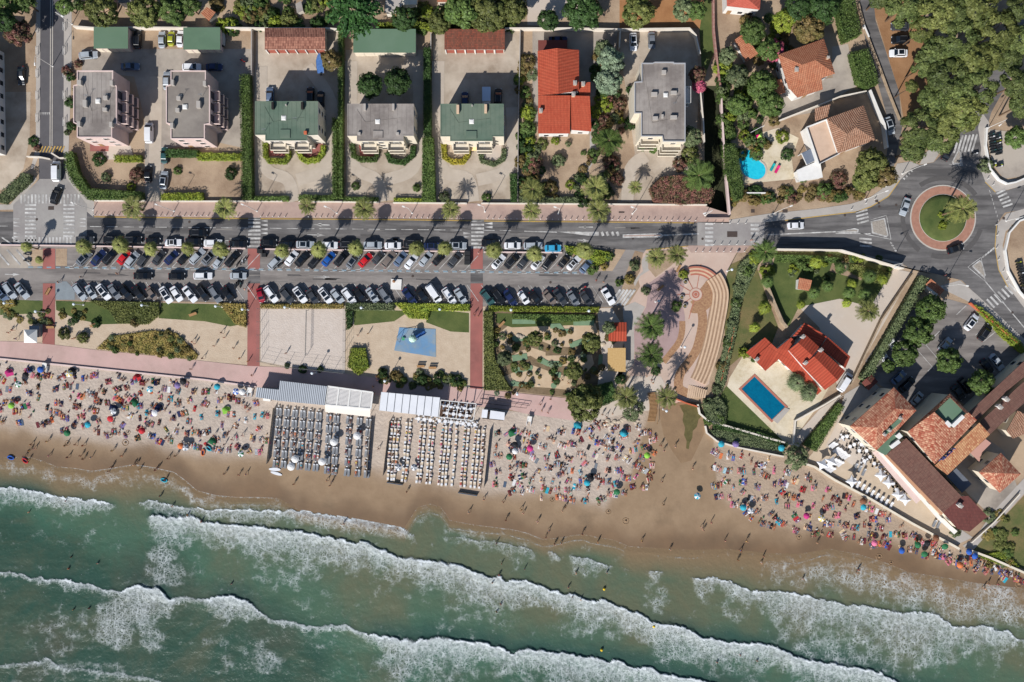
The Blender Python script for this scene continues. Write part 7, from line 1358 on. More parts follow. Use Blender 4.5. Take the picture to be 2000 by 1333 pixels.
q = P(1480,268); t = thing('play_tent', 'lime and magenta triangular play shelter by the kidney pool', 'play tent', (q.x,q.y,0), .3); m = MB(); m.add([(-1.1,-1,.1),(1.1,-.9,.1),(0,.2,1.9),(1.3,.9,.1)], [(0,1,2),(1,3,2)]); m.build('lime_cloth', M('lime_cloth', lin(190,230,110)), t); m = MB(); m.add([(-1.1,-1,.1),(0,.2,1.9),(-1.5,.6,.1)], [(0,1,2)]); m.build('magenta_cloth', M('magenta_cloth2', lin(206,30,110)), t); m = MB(); m.tube([(-1.8,1.3,0),(-1.8,1.3,2.2),(1.6,1.9,2.2),(1.6,1.9,0)], .06, 6); m.build('frame', m_white_p, t)
# ---- beach restaurants
m_corr = M('corrugated_metal', lin(196,200,206), lin(182,186,192), .4, .5); m_corrd = M('corrugated_valley', lin(130,134,140), None, rough=.6); m_cloth = M('white_cloth', lin(232,232,234), lin(220,220,224), .5, .8)
def posts(t, pts, h, mat, r=.06):
    for q in pts: q = P(*q); m = MB(); m.tube([(q.x,q.y,0),(q.x,q.y,h)], r, 6); m.build('post', mat, t)
def ribbed(t, a, b, c, d, h, n):                  # a-b top edge, d-c bottom edge, raised ribs across
    A, B_, C_, D_ = [P(*q, h) for q in (a,b,c,d)]; m = MB(); m.prism([A,B_,C_,D_], h-.12, h); m.build('roof', m_corrd, t); r = MB()
    for i in range(n):
        u, v = (i+.05)/n, (i+.6)/n; r.prism([A.lerp(B_,u),A.lerp(B_,v),D_.lerp(C_,v),D_.lerp(C_,u)], h+.002, h+.1)
    r.build('rib', m_corr, t)
t = thing('beach_restaurant', 'western beach restaurant with ribbed grey metal roof and louvred white bays', 'restaurant')
ribbed(t, (502,757),(546,762),(543,783),(499,776), 3.3, 11); ribbed(t, (547,744),(640,755),(635,792),(543,783), 3.5, 26)
m = MB(); m.prism([P(*q,3) for q in ((504,760),(638,766),(632,789),(502,774))], 0, 3.1); m.build('wall', m_white_p, t)
A, B_, C_, D_ = [P(*q,3.5) for q in ((640,755),(728,767),(724,799),(635,791))]
m = MB(); m.prism([A,B_,C_,D_], 3.2, 3.34); m.build('louvre_roof', M('louvre', lin(206,200,198), lin(196,190,188), 2), t)
for i in range(5): m = MB(); m.prism(strip([A.lerp(B_,i/4),D_.lerp(C_,i/4)], .35), 3.0, 3.5); m.build('beam', m_white_p, t)
for p_, q_ in ((A,B_),(D_,C_)): m = MB(); m.prism(strip([p_,q_], .35), 2.99, 3.48); m.build('beam', m_white_p, t)
m = MB(); 
for i in range(4):
    for k in range(14): u = i/4+.02; v = (i+1)/4-.02; f = (k+.5)/14; m.prism(strip([A.lerp(D_,f).lerp(B_.lerp(C_,f),u), A.lerp(D_,f).lerp(B_.lerp(C_,f),v)], .14), 3.342, 3.4)
m.build('louvre', m_white_p, t)
m = MB(); q = [P(*z,2.8) for z in ((635,792),(724,800),(723,815),(635,805))]; m.add([(q[0].x,q[0].y,3.1),(q[1].x,q[1].y,3.1),(q[2].x,q[2].y,2.6),(q[3].x,q[3].y,2.6)], [(3,2,1,0)]); m.build('awning', M('cream_cloth', lin(232,220,206)), t)
posts(t, ((637,803),(668,806),(700,810),(722,813),(642,758),(726,770)), 2.6, m_white_p)
m = MB(); q = P(519,781,2); m.box(q.x,q.y,0,1.8,.8,1.1,-.1); m.build('service_hatch', m_white_p, t)
t = thing('beach_restaurant', 'eastern beach restaurant with white fabric roof bays and open pergola', 'restaurant')
A, B_, C_, D_ = [P(*q,3.5) for q in ((744,766),(860,777),(856,815),(740,802))]
for i in range(8): u, v = i/8+.006, (i+1)/8-.006; m = MB(); p = [A.lerp(B_,u),A.lerp(B_,v),D_.lerp(C_,v),D_.lerp(C_,u)]; m.prism(p, 3.3, 3.42+.05*(i % 2)); m.build('fabric_bay', m_cloth, t)
m = MB(); m.prism([A,B_,C_,D_], 3.1, 3.28); m.build('roof_frame', m_metal, t); m = MB(); m.prism(inset([A,B_,C_,D_],.6), 0, 3.0); m.build('wall', m_white_p, t)
A, B_, C_, D_ = [P(*q,3.4) for q in ((861,782),(930,789),(924,822),(857,815))]
m = MB()
for i in range(5): m.prism(strip([A.lerp(B_,i/4),D_.lerp(C_,i/4)], .16), 3.2, 3.4)
for p_, q_ in ((A,B_),(D_,C_)): m.prism(strip([p_,q_], .18), 3.19, 3.39)
m.build('pergola', m_white_p, t); m = MB(); m.prism([P(*z) for z in ((861,784),(924,791),(919,819),(858,813))], 0, .12); m.build('deck', M('dark_deck', lin(110,84,66), lin(84,64,52), 1.5), t)
posts(t, ((859,783),(926,790),(922,820),(858,814),(890,786),(888,817)), 3.2, m_white_p)
t = thing('beach_cabin', 'small dark sided white roofed cabin east of the restaurant pergola', 'cabin')
for a in (((942,800),(953,801),(951,817),(940,816)),((958,802),(986,806),(985,821),(956,818))): m = MB(); m.prism([P(*z,2.7) for z in a], 2.5, 2.7); m.build('roof', m_cloth, t)
m = MB(); m.prism([P(*z,2.4) for z in ((943,803),(984,808),(983,822),(942,818))], 0, 2.45); m.build('wall', M('dark_boards', lin(70,60,54), lin(54,46,42), 2), t)
t = thing('walkway_rail', 'dark steel railing frame beside the promenade ramp east of the cabin', 'railing')
m = MB(); a, b = P(938,778), P(1034,792); c, d = P(936,786), P(1028,797)
for p_, q_ in ((a,b),(c,d)): m.tube([(p_.x,p_.y,1),(q_.x,q_.y,1)], .06, 6)
m.build('rail', M('dark_steel', lin(60,56,56)), t); m = MB()
for i in range(9): p_ = a.lerp(b,i/8); q_ = c.lerp(d,i/8); m.tube([(p_.x,p_.y,0),(p_.x,p_.y,1)], .04, 5); m.tube([(q_.x,q_.y,0),(q_.x,q_.y,1)], .04, 5)
m.build('baluster', M('dark_steel2', lin(60,56,56)), t)
# tables under the pergola and round terrace tables
def tset(): 
    a = MB(); a.lathe([(.02,0),(.3,.02),(.05,.06),(.05,.7),(.45,.72),(.45,.76),(.02,.77)], 14); b = MB(); c = MB()
    for k in range(4): x, y = .75*math.cos(k*1.571+.4), .75*math.sin(k*1.571+.4); b.box(x,y,.42,.42,.42,.05,k*1.571+.4); [b.box(x+dx,y+dy,0,.04,.04,.42) for dx in (-.17,.17) for dy in (-.17,.17)]; c.box(x*1.25,y*1.25,.47,.05,.42,.42,k*1.571+.4)
    return a, b, c
a, b, c = tset(); TB = proto('cafe_table', [('tabletop', a, m_cloth), ('seats', b, m_cloth), ('backrests', c, m_cloth)]); TB2 = proto('cafe_table', [('tabletop', a, m_cloth), ('seats', b, m_plast), ('backrests', c, m_plast)])
for i in range(9): put(TB, 868+(i % 5)*13+(i//5)*5, 792+(i//5)*15+(i % 5)*1.6, rs.uniform(0,6), 'white round table with chairs under the restaurant pergola', 'table', 'tables under the restaurant pergola')
for i in range(10): put(TB, 818+i*11.5+(6 if i > 2 else 0), 818+i*1.3, rs.uniform(0,6), 'white table set on sand below the eastern restaurant', 'table', 'tables on the sand below the restaurant')
for x, y in ((1652,852),(1662,842),(1672,856),(1666,868),(1680,868),(1690,880),(1676,880),(1644,854),(1686,900),(1658,872),(1697,892),(1705,905),(1716,912),(1722,926),(1742,944),(1748,955),(1760,962),(1735,930)): put(TB2 if int(x) % 3 else TB, x, y, rs.uniform(0,6), 'dining table with chairs on the hotel terrace', 'table', 'dining tables on the hotel terrace')
# ---- sun loungers
m_lfab = M('grey_lounger_fabric', lin(140,142,146), lin(120,122,126), 3); m_lwh = M('white_lounger_fabric', lin(226,224,224), lin(212,210,210), 3); m_lbe = M('beige_lounger_fabric', lin(204,188,168), lin(186,170,150), 3); m_lfr = M('lounger_frame', lin(190,190,190), None, rough=.5); m_lwood = M('lounger_wood', lin(168,140,110), None)
def lounger_proto(fab, frm, pill, back):
    a = MB(); [a.box(x,0,.28,.05,1.95,.06) for x in (-.29,.29)]; [a.box(x,y,0,.05,.05,.28) for x in (-.29,.29) for y in (-.8,.75)]; b = MB(); b.box(0,-.32,.342,.58,1.3,.09)
    c = MB(); t_ = back; c.add([(-.29,.33,.343),(.29,.33,.343),(.29,.33+.68*math.cos(t_),.343+.68*math.sin(t_)),(-.29,.33+.68*math.cos(t_),.343+.68*math.sin(t_)),(-.29,.30,.43),(.29,.30,.43),(.29,.30+.68*math.cos(t_),.43+.68*math.sin(t_)),(-.29,.30+.68*math.cos(t_),.43+.68*math.sin(t_))], [(3,2,1,0),(4,5,6,7),(0,1,5,4),(1,2,6,5),(2,3,7,6),(3,0,4,7)])
    d = MB(); d.box(0,.30+.55*math.cos(t_),.45+.55*math.sin(t_),.42,.2,.08); return proto('sun_lounger', [('frame', a, frm), ('mattress', b, fab), ('backrest', c, fab), ('pillow', d, pill)])
LGY = lounger_proto(m_lfab, m_lfr, m_cloth, .5); LBE = lounger_proto(m_lbe, m_lwood, m_cloth, .55); ft = MB(); ft.box(0,-.45,.433,.5,.55,.07); ft.build('folded_towel', m_cloth, LBE); LWH = lounger_proto(m_lwh, m_lfr, m_lwh, .6)
st = MB(); st.lathe([(.02,0),(.16,.02),(.03,.05),(.03,.4),(.19,.42),(.19,.45),(.02,.46)], 12); sp_ = MB(); sp_.lathe([(.02,.4),(.2,.41),(.2,.43),(.02,.44)], 12); STB = proto('side_table', [('stand', st, m_white_p), ('top_plate', sp_, m_cloth)])
seats = []; nst = [0]
def lrow(pr, words, club, ri, xs_, y0, slope, rz, grp, side=True):
    for i, x in enumerate(xs_):
        y = y0+(x-xs_[0])*slope+rs.uniform(-.7,.7)
        put(pr, x, y, rz+rs.uniform(-.07,.07), '%s sun lounger, %s row of the %s, %s from left' % (words, ORD[ri], club, ORD[i] if i < 20 else 'number %d' % (i+1)), 'sun lounger', grp, True); seats.append((x, y, rz))
        if side and i % 2 == 0 and nst[0] < 120: nst[0] += 1; put(STB, x+3, y-10.5, 0, 'small white side table between loungers of the '+club, 'side table', 'side tables between loungers', True)
for r in range(6): lrow(LGY, 'grey', 'west club left half', r, [v for k in range(6) for v in (542.5+k*15.6-r*1.3, 548.7+k*15.6-r*1.3)], 804+r*20.2, .1, R(-6), 'grey sun loungers of the west club')
for r in range(6): lrow(LGY, 'grey', 'west club right half', r, [v for k in (0,.85,2.3,3.5,4.55) for v in (640-r*.8+k*17, 646.2-r*.8+k*17)], 817+r*20.2, .1, R(-6), 'grey sun loungers of the west club')
for r in range(8): lrow(LBE, 'beige', 'east club left half', r, [v+rs.uniform(-1,1)-r*1.2 for v in (766,773,779,795,802,823,830,841,848)], 829+r*14.6, .09, R(-5), 'beige sun loungers of the east club')
for r in range(8): lrow(LBE, 'beige', 'east club right half', r, [v+rs.uniform(-1,1)-r*1.2 for v in (865,872,879,892,908,915,929,936,945)], 839+r*14.6, .09, R(-5), 'beige sun loungers of the east club')
for x0, y0, n in ((1624,868,2),(1632,878,2),(1640,884,2),(1648,890,2),(1628,900,2),(1636,904,2),(1612,910,2),(1620,916,2)):
    for k in range(n): put(LWH, x0+k*5, y0+k*2.2, R(-52), 'white sun lounger in the upper group of the hotel terrace', 'sun lounger', 'white sun loungers of the hotel', True)
for i in range(9): put(LWH, 1666+i*9.2, 940+i*5.8, R(-25), 'white sun lounger in the row behind the hotel sea wall', 'sun lounger', 'white sun loungers of the hotel', True)
for x, y in ((1824,1022),(1832,1024),(1670,912),(1678,916),(1686,922)): put(LGY, x, y, R(-25), 'grey sun lounger on the hotel terrace', 'sun lounger', 'grey sun loungers of the hotel')
# parasols
m_oc = M('tinted_cloth', None, None, rough=.8, obj=True); m_pole = M('pole', lin(200,196,190), None, rough=.5)
def parasol_proto(r, h, n=8, stripes=False):
    m = MB(); s_ = MB()
    for k in range(n):
        a, b = 6.283*k/n, 6.283*(k+1)/n; tgt = s_ if stripes and k % 2 else m; mid = (a+b)/2
        tgt.add([(0,0,h),(r*.55*math.cos(a),r*.55*math.sin(a),h-.16),(r*.55*math.cos(b),r*.55*math.sin(b),h-.16),(r*math.cos(a),r*math.sin(a),h-.45),(r*math.cos(b),r*math.sin(b),h-.45),(r*.97*math.cos(a),r*.97*math.sin(a),h-.58),(r*.97*math.cos(b),r*.97*math.sin(b),h-.58)], [(0,1,2),(1,3,4,2),(3,5,6,4)])
    p = MB(); p.tube([(0,0,-.1),(0,0,h+.12)], .025, 6); o = bpy.data.objects.new('parasol', None); C.objects.link(o); PROTOS.append(o)
    c_ = m.build('canopy', m_oc, o); c_['tint'] = 1; p.build('pole', m_pole, o)
    if stripes: s_.build('striped_panels', m_cloth, o)
    return o
PA = parasol_proto(.82, 1.9); PS = parasol_proto(.85, 1.9, 8, True); PW = parasol_proto(.95, 2.3, 12)
def sqpar():
    m = MB(); r = 1.15; v = [(-r,-r,2.2),(r,-r,2.2),(r,r,2.2),(-r,r,2.2),(0,0,3.0)]; mid = [(0,-r*.72,2.36),(r*.72,0,2.36),(0,r*.72,2.36),(-r*.72,0,2.36)]; m.add(v+mid, [(0,5,4),(5,1,4),(1,6,4),(6,2,4),(2,7,4),(7,3,4),(3,8,4),(8,0,4)])
    p = MB(); p.tube([(0,0,0),(0,0,3.1)], .04, 6); b = MB(); b.lathe([(.4,0),(.4,.08),(.05,.1)], 12); return proto('star_parasol', [('canopy', m, m_cloth), ('pole', p, m_pole), ('base', b, m_conc)])
SQ = sqpar()
RGB = dict(red=(190,44,52), pink=(222,118,152), magenta=(196,56,124), blue=(44,92,176), navy=(38,46,82), turquoise=(50,164,184), maroon=(104,40,48), slate=(78,92,112), rose=(186,104,112), green=(44,110,70), lime=(140,196,70), yellow=(216,190,90), orange=(214,118,70), white=(222,220,218), purple=(128,110,158), black=(34,34,38), grey=(120,124,130), brown=(130,84,60), beige=(214,186,150))
CO = {k: lin(*v) for k, v in RGB.items()}
def bplace(x, y):
    for lim, s in ((110,'near the white tent'),(200,'below the paved beach ramp'),(290,'below the dune bed'),(400,'past dune bed'),(540,'beside grey lounger club'),(955,'in the lounger clubs'),(1050,'beside beige lounger club'),(1165,'below big promenade tree'),(1300,'by the stream bed'),(1470,'below curved villa wall'),(1570,'below the succulent bed'),(1690,'below the hotel parasols'),(1790,'below hotel lounger row'),(1885,"below the hotel's point"),(3000,'below the scrub slope')):
        if x < lim: w_ = s; break
    f = (y-float(top(x)))/max(10, float(SHORE(x)-top(x))); return ('at the top' if f < .17 else 'upper sand' if f < .36 else 'lower sand' if f < .6 else 'near water' if f < 1 else 'in the water')+' '+w_
def parasol(x, y, c, pr=PA, tilt=0.1):
    p = P(x, y, 1.8); r = clone(pr, (p.x,p.y,.02), rs.uniform(0,6), ('striped ' if pr is PS else '')+c+' parasol '+bplace(x, y), 'beach parasols', None, CO[c]); r['category'] = 'parasol'; r.rotation_euler = (rs.uniform(-tilt,tilt), rs.uniform(-tilt,tilt), rs.uniform(0,6)); return r
for x, y in ((700,850),(655,862),(580,895),(572,910),(632,900)): r = put(PW, x, y, 0, 'large round white parasol in the grey lounger club', 'parasol', 'white parasols of the lounger club'); r.children[0].color = CO['white']
for x, y in ((779,914),(808,914)): parasol(x, y, 'grey', PS)
for x, y in ((1600,905),(1617,900),(1657,938),(1713,926),(1728,940),(1746,963),(1760,973)): put(SQ, x, y, R(45 if x > 1650 else 20), 'white star shaped parasol on the hotel terrace', 'parasol', 'star parasols of the hotel')
for x, y, c, s in ((48,735,'black',0),(77,722,'blue',0),(134,733,'yellow',1),(291,762,'turquoise',1),(347,754,'purple',0),(356,746,'black',0),(424,758,'turquoise',0),(470,764,'white',0),(462,765,'blue',1),(20,795,'lime',0),(215,816,'red',0),(303,806,'white',1),(172,831,'turquoise',0),(274,843,'red',0),(350,871,'orange',0),(361,876,'grey',1),(34,750,'green',1),(222,804,'grey',1),(472,887,'green',1),(128,848,'green',0),(1004,882,'white',0),(995,893,'green',0),(1007,868,'black',0),(1149,946,'turquoise',0),(1154,935,'black',0),(1206,960,'green',0),(1262,889,'lime',0),(1036,876,'magenta',0),(1455,994,'turquoise',0),(1467,996,'grey',1),(1361,971,'turquoise',1),(1409,867,'turquoise',0),(1686,990,'turquoise',0),(1606,1014,'yellow',1),(1761,1077,'blue',0),(1794,1066,'green',0),(1811,1063,'black',0),(1808,1081,'green',0),(1848,1066,'green',0),(1893,1080,'blue',0),(1904,1086,'blue',0),(1829,1054,'brown',0),(1688,980,'brown',0),(1877,1106,'orange',0),(1708,1062,'pink',0),(1440,870,'purple',0),(1530,876,'turquoise',0),(1575,1010,'magenta',0),(1217,850,'turquoise',0)): parasol(x, y, c, PS if s else PA, .25)
def tent_proto():
    m = MB(); n = 9; vs = []; R_ = 1.0
    for i in range(n+1):
        a = math.pi*i/n
        for j in range(5): b = 1.5*j/4; vs.append((R_*math.cos(a), -.2+1.0*math.sin(a)*math.sin(b)*1.1, 1.05*math.sin(a)*math.cos(b)+.02))
    m.add(vs, [(i*5+j,(i+1)*5+j,(i+1)*5+j+1,i*5+j+1) for i in range(n) for j in range(4)]); o = bpy.data.objects.new('beach_tent', None); C.objects.link(o); PROTOS.append(o); c = m.build('canopy', m_oc, o, True); c['tint'] = 1
    f = MB(); f.face([(-.95,-.9),(.95,-.9),(.95,.6),(-.95,.6)], .02); g = f.build('groundsheet', m_oc, o); g['tint'] = 1; return o
TP = tent_proto()
for x, y, c, a in ((18,728,'magenta',.3),(268,738,'red',.5),(263,786,'green',-.8),(442,801,'lime',.2),(310,797,'navy',.4),(1128,831,'turquoise',0),(1218,847,'turquoise',2.4),(222,797,'navy',-.4),(141,725,'black',0),(416,862,'green',-.5),(1000,845,'green',.4)): p = P(x, y); r = clone(TP, (p.x,p.y,.03), a, '%s pop up beach tent %s' % (c, bplace(x, y)), 'beach tents', None, CO[c]); r['category'] = 'beach tent'
# ---- people: one skinned body per pose; swimwear and hair are children
m_skin = M('skin', None, None, rough=.6, obj=True)
def pose(kind):
    J = dict(pel=(0,0,.95), che=(0,0,1.28), nec=(0,0,1.46), hea=(0,.02,1.58), top=(0,.0,1.68)); lr = {}
    for s in (-1, 1):
        sh, el, wr, hip, kn, an, to = (s*.17,0,1.4),(s*.26,-.02,1.13),(s*.29,.06,.89),(s*.1,0,.89),(s*.11,.02,.49),(s*.11,-.02,.08),(s*.13,.16,.04)
        if kind == 'walk': k = s; el, wr = (s*.24,-.12*k,1.14),(s*.24,.06-.2*k,.92); kn, an, to = (s*.1,.2*k+.04,.52),(s*.1,.34*k-.08,.1+(.06 if k < 0 else 0)),(s*.11,.34*k+.1,.05)
        if kind == 'prone': el, wr = (s*.36,.03,1.52),(s*.12,.05,1.64)
        if kind == 'arms': el, wr = (s*.4,0,1.5),(s*.3,.05,1.72)
        if kind == 'sit': sh, el, wr, hip, kn, an, to = (s*.17,-.14,.58),(s*.27,-.3,.36),(s*.24,-.42,.09),(s*.1,0,.12),(s*.14,.4,.4),(s*.13,.72,.09),(s*.14,.88,.05)
        if kind == 'side': kn, an = (s*.1+.05,.2,.5),(s*.1+.05,-.02,.14)
        lr[s] = [sh, el, wr, hip, kn, an, to]
    if kind == 'sit': J = dict(pel=(0,-.02,.14), che=(0,-.12,.44), nec=(0,-.16,.63), hea=(0,-.12,.76), top=(0,-.14,.86))
    f = None
    if kind in ('supine','arms','side'): f = lambda p: (p[0], p[2]-.85, .12+p[1]*.6)
    if kind == 'prone': f = lambda p: (p[0], p[2]-.85, .13-p[1]*.5)
    if f: J = {k: f(v) for k, v in J.items()}; lr = {s: [f(v) for v in L_] for s, L_ in lr.items()}
    return J, lr
PEOPLE = {}
def person_proto(kind, fem):
    J, lr = pose(kind); vs = []; es = []; rad = []
    def v(p, r): vs.append(p); rad.append(r); return len(vs)-1
    w_ = .85 if fem else 1.0; pe = v(J['pel'], .125); ch = v(J['che'], .13*w_); ne = v(J['nec'], .055); he = v(J['hea'], .09); to_ = v(J['top'], .065); es += [(pe,ch),(ch,ne),(ne,he),(he,to_)]
    for s in (-1, 1):
        a, b, c, d, e, f, g = lr[s]; i = [v(a,.058*w_), v(b,.042), v(c,.028), v(d,.088), v(e,.055), v(f,.036), v(g,.03)]; hp = Vector(c)+(Vector(c)-Vector(b)).normalized()*.09; k = v(tuple(hp), .035); es += [(ch,i[0]),(i[0],i[1]),(i[1],i[2]),(i[2],k),(pe,i[3]),(i[3],i[4]),(i[4],i[5]),(i[5],i[6])]
    me = bpy.data.meshes.new('b'); me.from_pydata(vs, es, []); o = bpy.data.objects.new('person', me); C.objects.link(o); md = o.modifiers.new('s', 'SKIN'); md.use_smooth_shade = True
    for q, r in zip(me.skin_vertices[0].data, rad): q.radius = (r, r)
    me.skin_vertices[0].data[0].use_root = True; sb = o.modifiers.new('u', 'SUBSURF'); sb.levels = 1; dg = bpy.context.evaluated_depsgraph_get(); bm = bpy.data.meshes.new_from_object(o.evaluated_get(dg)); bpy.data.objects.remove(o)
    faces = [(p.center.copy(), p.normal.copy(), [(bm.vertices[i].co.copy(), bm.vertices[i].normal.copy()) for i in p.vertices]) for p in bm.polygons]
    m = MB()                                        # fingers, thumb, nose, ears join the body mesh
    for s in (-1, 1):
        b, c = Vector(lr[s][1]), Vector(lr[s][2]); d = (c-b).normalized(); sd_ = d.cross(Vector((0,1,0)) if abs(d.y) < .9 else Vector((0,0,1))).normalized(); up = sd_.cross(d)
        for k in range(4): q = c+d*.12+sd_*(k-1.5)*.02; l_ = (.062,.075,.07,.055)[k]; m.tube([q, q+d*l_*.55+up*.008, q+d*l_+up*.025], [.009,.008,.006], 5)
        q = c+d*.06+sd_*.035; m.tube([q, q+d*.03+sd_*.03, q+d*.06+sd_*.035+up*.01], [.011,.009,.007], 5)
    hd = Vector(J['hea']); upv = (Vector(J['top'])-Vector(J['nec'])).normalized(); fw = Vector((0,1,0)) if kind in ('stand','walk','sit') else Vector((0,0,-1 if kind == 'prone' else 1)); sdv = upv.cross(fw).normalized()
    m.ball(tuple(hd+fw*.1-upv*.01), .018, 6, 4); [m.ball(tuple(hd+sdv*s*.092), .022, 6, 4) for s in (-1, 1)]; [m.ball(tuple(hd+fw*.088+upv*.03+sdv*s*.034), .012, 6, 4) for s in (-1, 1)]
    b2 = bmesh.new(); b2.from_mesh(bm); x = m.mesh('x'); b2.from_mesh(x); b2.to_mesh(bm); b2.free(); bm.name = 'person'; bm.materials.clear(); bm.materials.append(m_skin); bm.polygons.foreach_set('use_smooth', [True]*len(bm.polygons))
    root = bpy.data.objects.new('person', bm); C.objects.link(root); PROTOS.append(root)
    def shell(name, test, off):
        m = MB()
        for c, n, q in faces:
            if test(c, n): m.add([p+nn*off for p, nn in q], [tuple(range(len(q)))])
        return m.mesh(name, True)
    pl, ce = Vector(J['pel']), Vector(J['che']); hm = (Vector(lr[1][3])+Vector(lr[-1][3]))/2; k1 = [Vector(lr[s][3]).lerp(Vector(lr[s][4]), .3) for s in (-1,1)]
    def sw(c, n):
        t_ = min((c-pl).length, (c-hm).length) < .165
        if fem: return t_ or ((c-ce-(Vector(J['nec'])-ce)*.1).length < .15 and abs((c-ce).normalized().dot((Vector(J['nec'])-ce).normalized())) < .5)
        return t_ or min((c-q).length for q in k1) < .13
    for nm, me_ in (('swimwear', shell('swimwear', sw, .012)), ('hair', shell('hair', lambda c, n: (c-hd).length < .15 and (c-hd).dot(upv) > -.05 and (c-hd).dot(fw) < .05, .02))): link(nm, me_, m_oc, root)
    PEOPLE[kind, fem] = (root, bm); return root
KINDS_ = ('stand','walk','supine','prone','sit','arms','side')
for k in KINDS_:
    for f in (0, 1): person_proto(k, f)
SKIN = [lin(206,150,118), lin(186,126,94), lin(160,100,72), lin(222,170,140), lin(140,88,64)]; HAIR = [lin(44,32,26), lin(30,24,22), lin(90,62,40), lin(170,130,80)]
SWC = ['black','navy','red','blue','pink','white','green','orange','turquoise','black','grey','yellow','magenta','purple']
PW_ = dict(stand='standing', walk='walking', supine='lying face up', prone='lying face down', sit='sitting', arms='lying arms up', side='lying knee bent')
crowd = []; npers = [0]
def person(x, y, rz, kind, z=.03, where=None, force=False, sc=None):
    fem = rs.random() < .55; c = rs.choice(SWC); sk = rs.choice(SKIN); hr = rs.choice(HAIR); p = P(x, y, 0); sc = sc or rs.uniform(.92, 1.06)
    if npers[0] >= 300 and not force: crowd.append((p, rz, kind, fem, c, sk, hr, z, sc)); return
    npers[0] += 1; src = PEOPLE[kind, fem][0]; r = src.copy(); C.objects.link(r); r.location = (p.x,p.y,z); r.rotation_euler = (0,0,rz); r.scale = (sc,)*3; r.color = sk
    for ch in src.children: d = ch.copy(); C.objects.link(d); d.parent = r; d.color = CO[c] if ch.name.startswith('swim') else hr
    tag(r, 'person in %s swimwear %s %s' % (c, PW_[kind], where or bplace(x, y)), 'person', 'people on the beach and promenade')
# walkers first (each stands out by its long shadow), then the sunbathers
for x, y in ((375,721),(398,700),(486,706),(494,733),(470,700),(560,690),(736,735),(738,742),(730,755),(732,768),(926,616),(934,618),(1055,790),(1058,802),(1070,806),(1075,780),(1176,810),(1184,814),(1196,808),(1262,735),(1272,742),(1274,748),(162,542),(232,535),(118,552),(480,565),(488,570),(1164,548),(1178,552),(935,495),(1472,478),(1466,470),(1850,547),(1843,538),(435,650),(458,680),(420,676),(455,612),(440,660),(20,650),(28,645),(88,610),(35,662),(150,660),(146,662),(1078,746),(1084,740),(1098,742),(1110,748),(720,652),(700,655),(378,668),(382,672)): person(x, y, rs.uniform(0,6.28), rs.choice(['walk','walk','stand']), .09, 'clothed like beachgoers '+place((x, y)) if False else place((x, y)))
for x, y in ((58,898),(50,892),(98,890),(135,893),(160,890),(165,896),(180,893),(222,880),(240,890),(262,908),(268,906),(215,920),(220,912),(275,916),(310,914),(305,918),(325,936),(315,968),(338,988),(368,1005),(395,1018),(330,895),(345,890),(440,925),(468,927),(482,926),(60,880),(64,868),(70,876),(95,862),(130,870),(150,868),(165,870),(575,945),(640,938),(645,948),(649,940),(672,1022),(795,960),(945,975),(983,980),(916,1000),(988,1015),(970,1060),(980,1100),(962,1137),(975,1122),(1018,995),(1022,1002),(1050,1018),(1066,1048),(1072,1036),(1083,1062),(1096,1060),(1137,1042),(1167,1058),(1253,1056),(1308,1072),(1098,998),(1104,990),(1290,870),(1296,880),(1318,872),(1352,915),(1292,940),(1295,985),(1373,1035),(1370,1030),(1388,1020),(1446,1075),(1440,1093),(1490,1086),(1486,1098),(1595,1060),(1675,1112),(1672,1118),(1567,1130),(1920,1148),(1928,1140),(1946,1140),(1000,902),(1005,925),(1100,925),(420,850),(440,868),(450,842),(455,858),(475,850),(740,876),(580,852),(570,846),(1415,1055),(1457,1056),(1025,1110),(1110,1146),(1125,1118),(1185,1118),(1118,1164),(1134,1170)): person(x, y, rs.uniform(0,6.28), rs.choice(['walk','stand','walk']), -.02 if y < float(SHORE(x)) else -.35 if y > float(SHORE(x))+40 else -.15)
for x, y in ((140,1088),(192,1100),(135,1110),(453,1140),(460,1070),(590,1187),(712,1240),(970,1195),(978,1180),(968,1200),(1184,1276),(1200,1274),(1190,1256),(1392,1275),(1400,1293),(1445,1279),(1478,1290),(1278,1222),(1565,1300),(175,1188),(145,1190),(58,1000),(130,978),(1500,1285),(450,1180),(822,1150)): person(x, y, rs.uniform(0,6.28), rs.choice(['stand','arms']), -.75, None)
# groups on towels
def towel_mesh(kind):
    nx, ny = 5, 10; vs = []; rg = random.Random(kind)
    for j in range(ny+1):
        for i in range(nx+1): vs.append(((i/nx-.5)*.72, (j/ny-.5)*1.45, .015+.02*math.sin(i*1.9+kind)*math.sin(j*1.3+kind)+rg.uniform(0,.012)))
    me = bpy.data.meshes.new('towel'); me.from_pydata(vs, [], [(j*6+i,j*6+i+1,j*6+i+7,j*6+i+6) for j in range(ny) for i in range(nx)]); me.update(); return me
def stripe_mat(name, sc, wid, ax):
    m, t, at, mix, mth, ns, mr, tc = attr_mat(name); b = t.nodes['Principled BSDF']; oi = t.nodes.new('ShaderNodeObjectInfo'); sx = t.nodes.new('ShaderNodeSeparateXYZ'); t.links.new(tc.outputs['Object'], sx.inputs[0]); f = mth('LESS_THAN', mth('FRACT', mth('MULTIPLY', sx.outputs[ax], sc)), wid); t.links.new(mix(f, oi.outputs['Color'], lin(226,224,220)), b.inputs['Base Color']); b.inputs['Roughness'].default_value = .95; return m
TM = [m_oc, m_oc, m_oc, stripe_mat('striped_cloth', 3.3, .45, 1), stripe_mat('banded_cloth', 1.2, .3, 1), stripe_mat('lined_cloth', 4.5, .4, 0)]
TME = []
for i, mt in enumerate(TM): me = towel_mesh(i); me.materials.append(mt); TME.append(me)
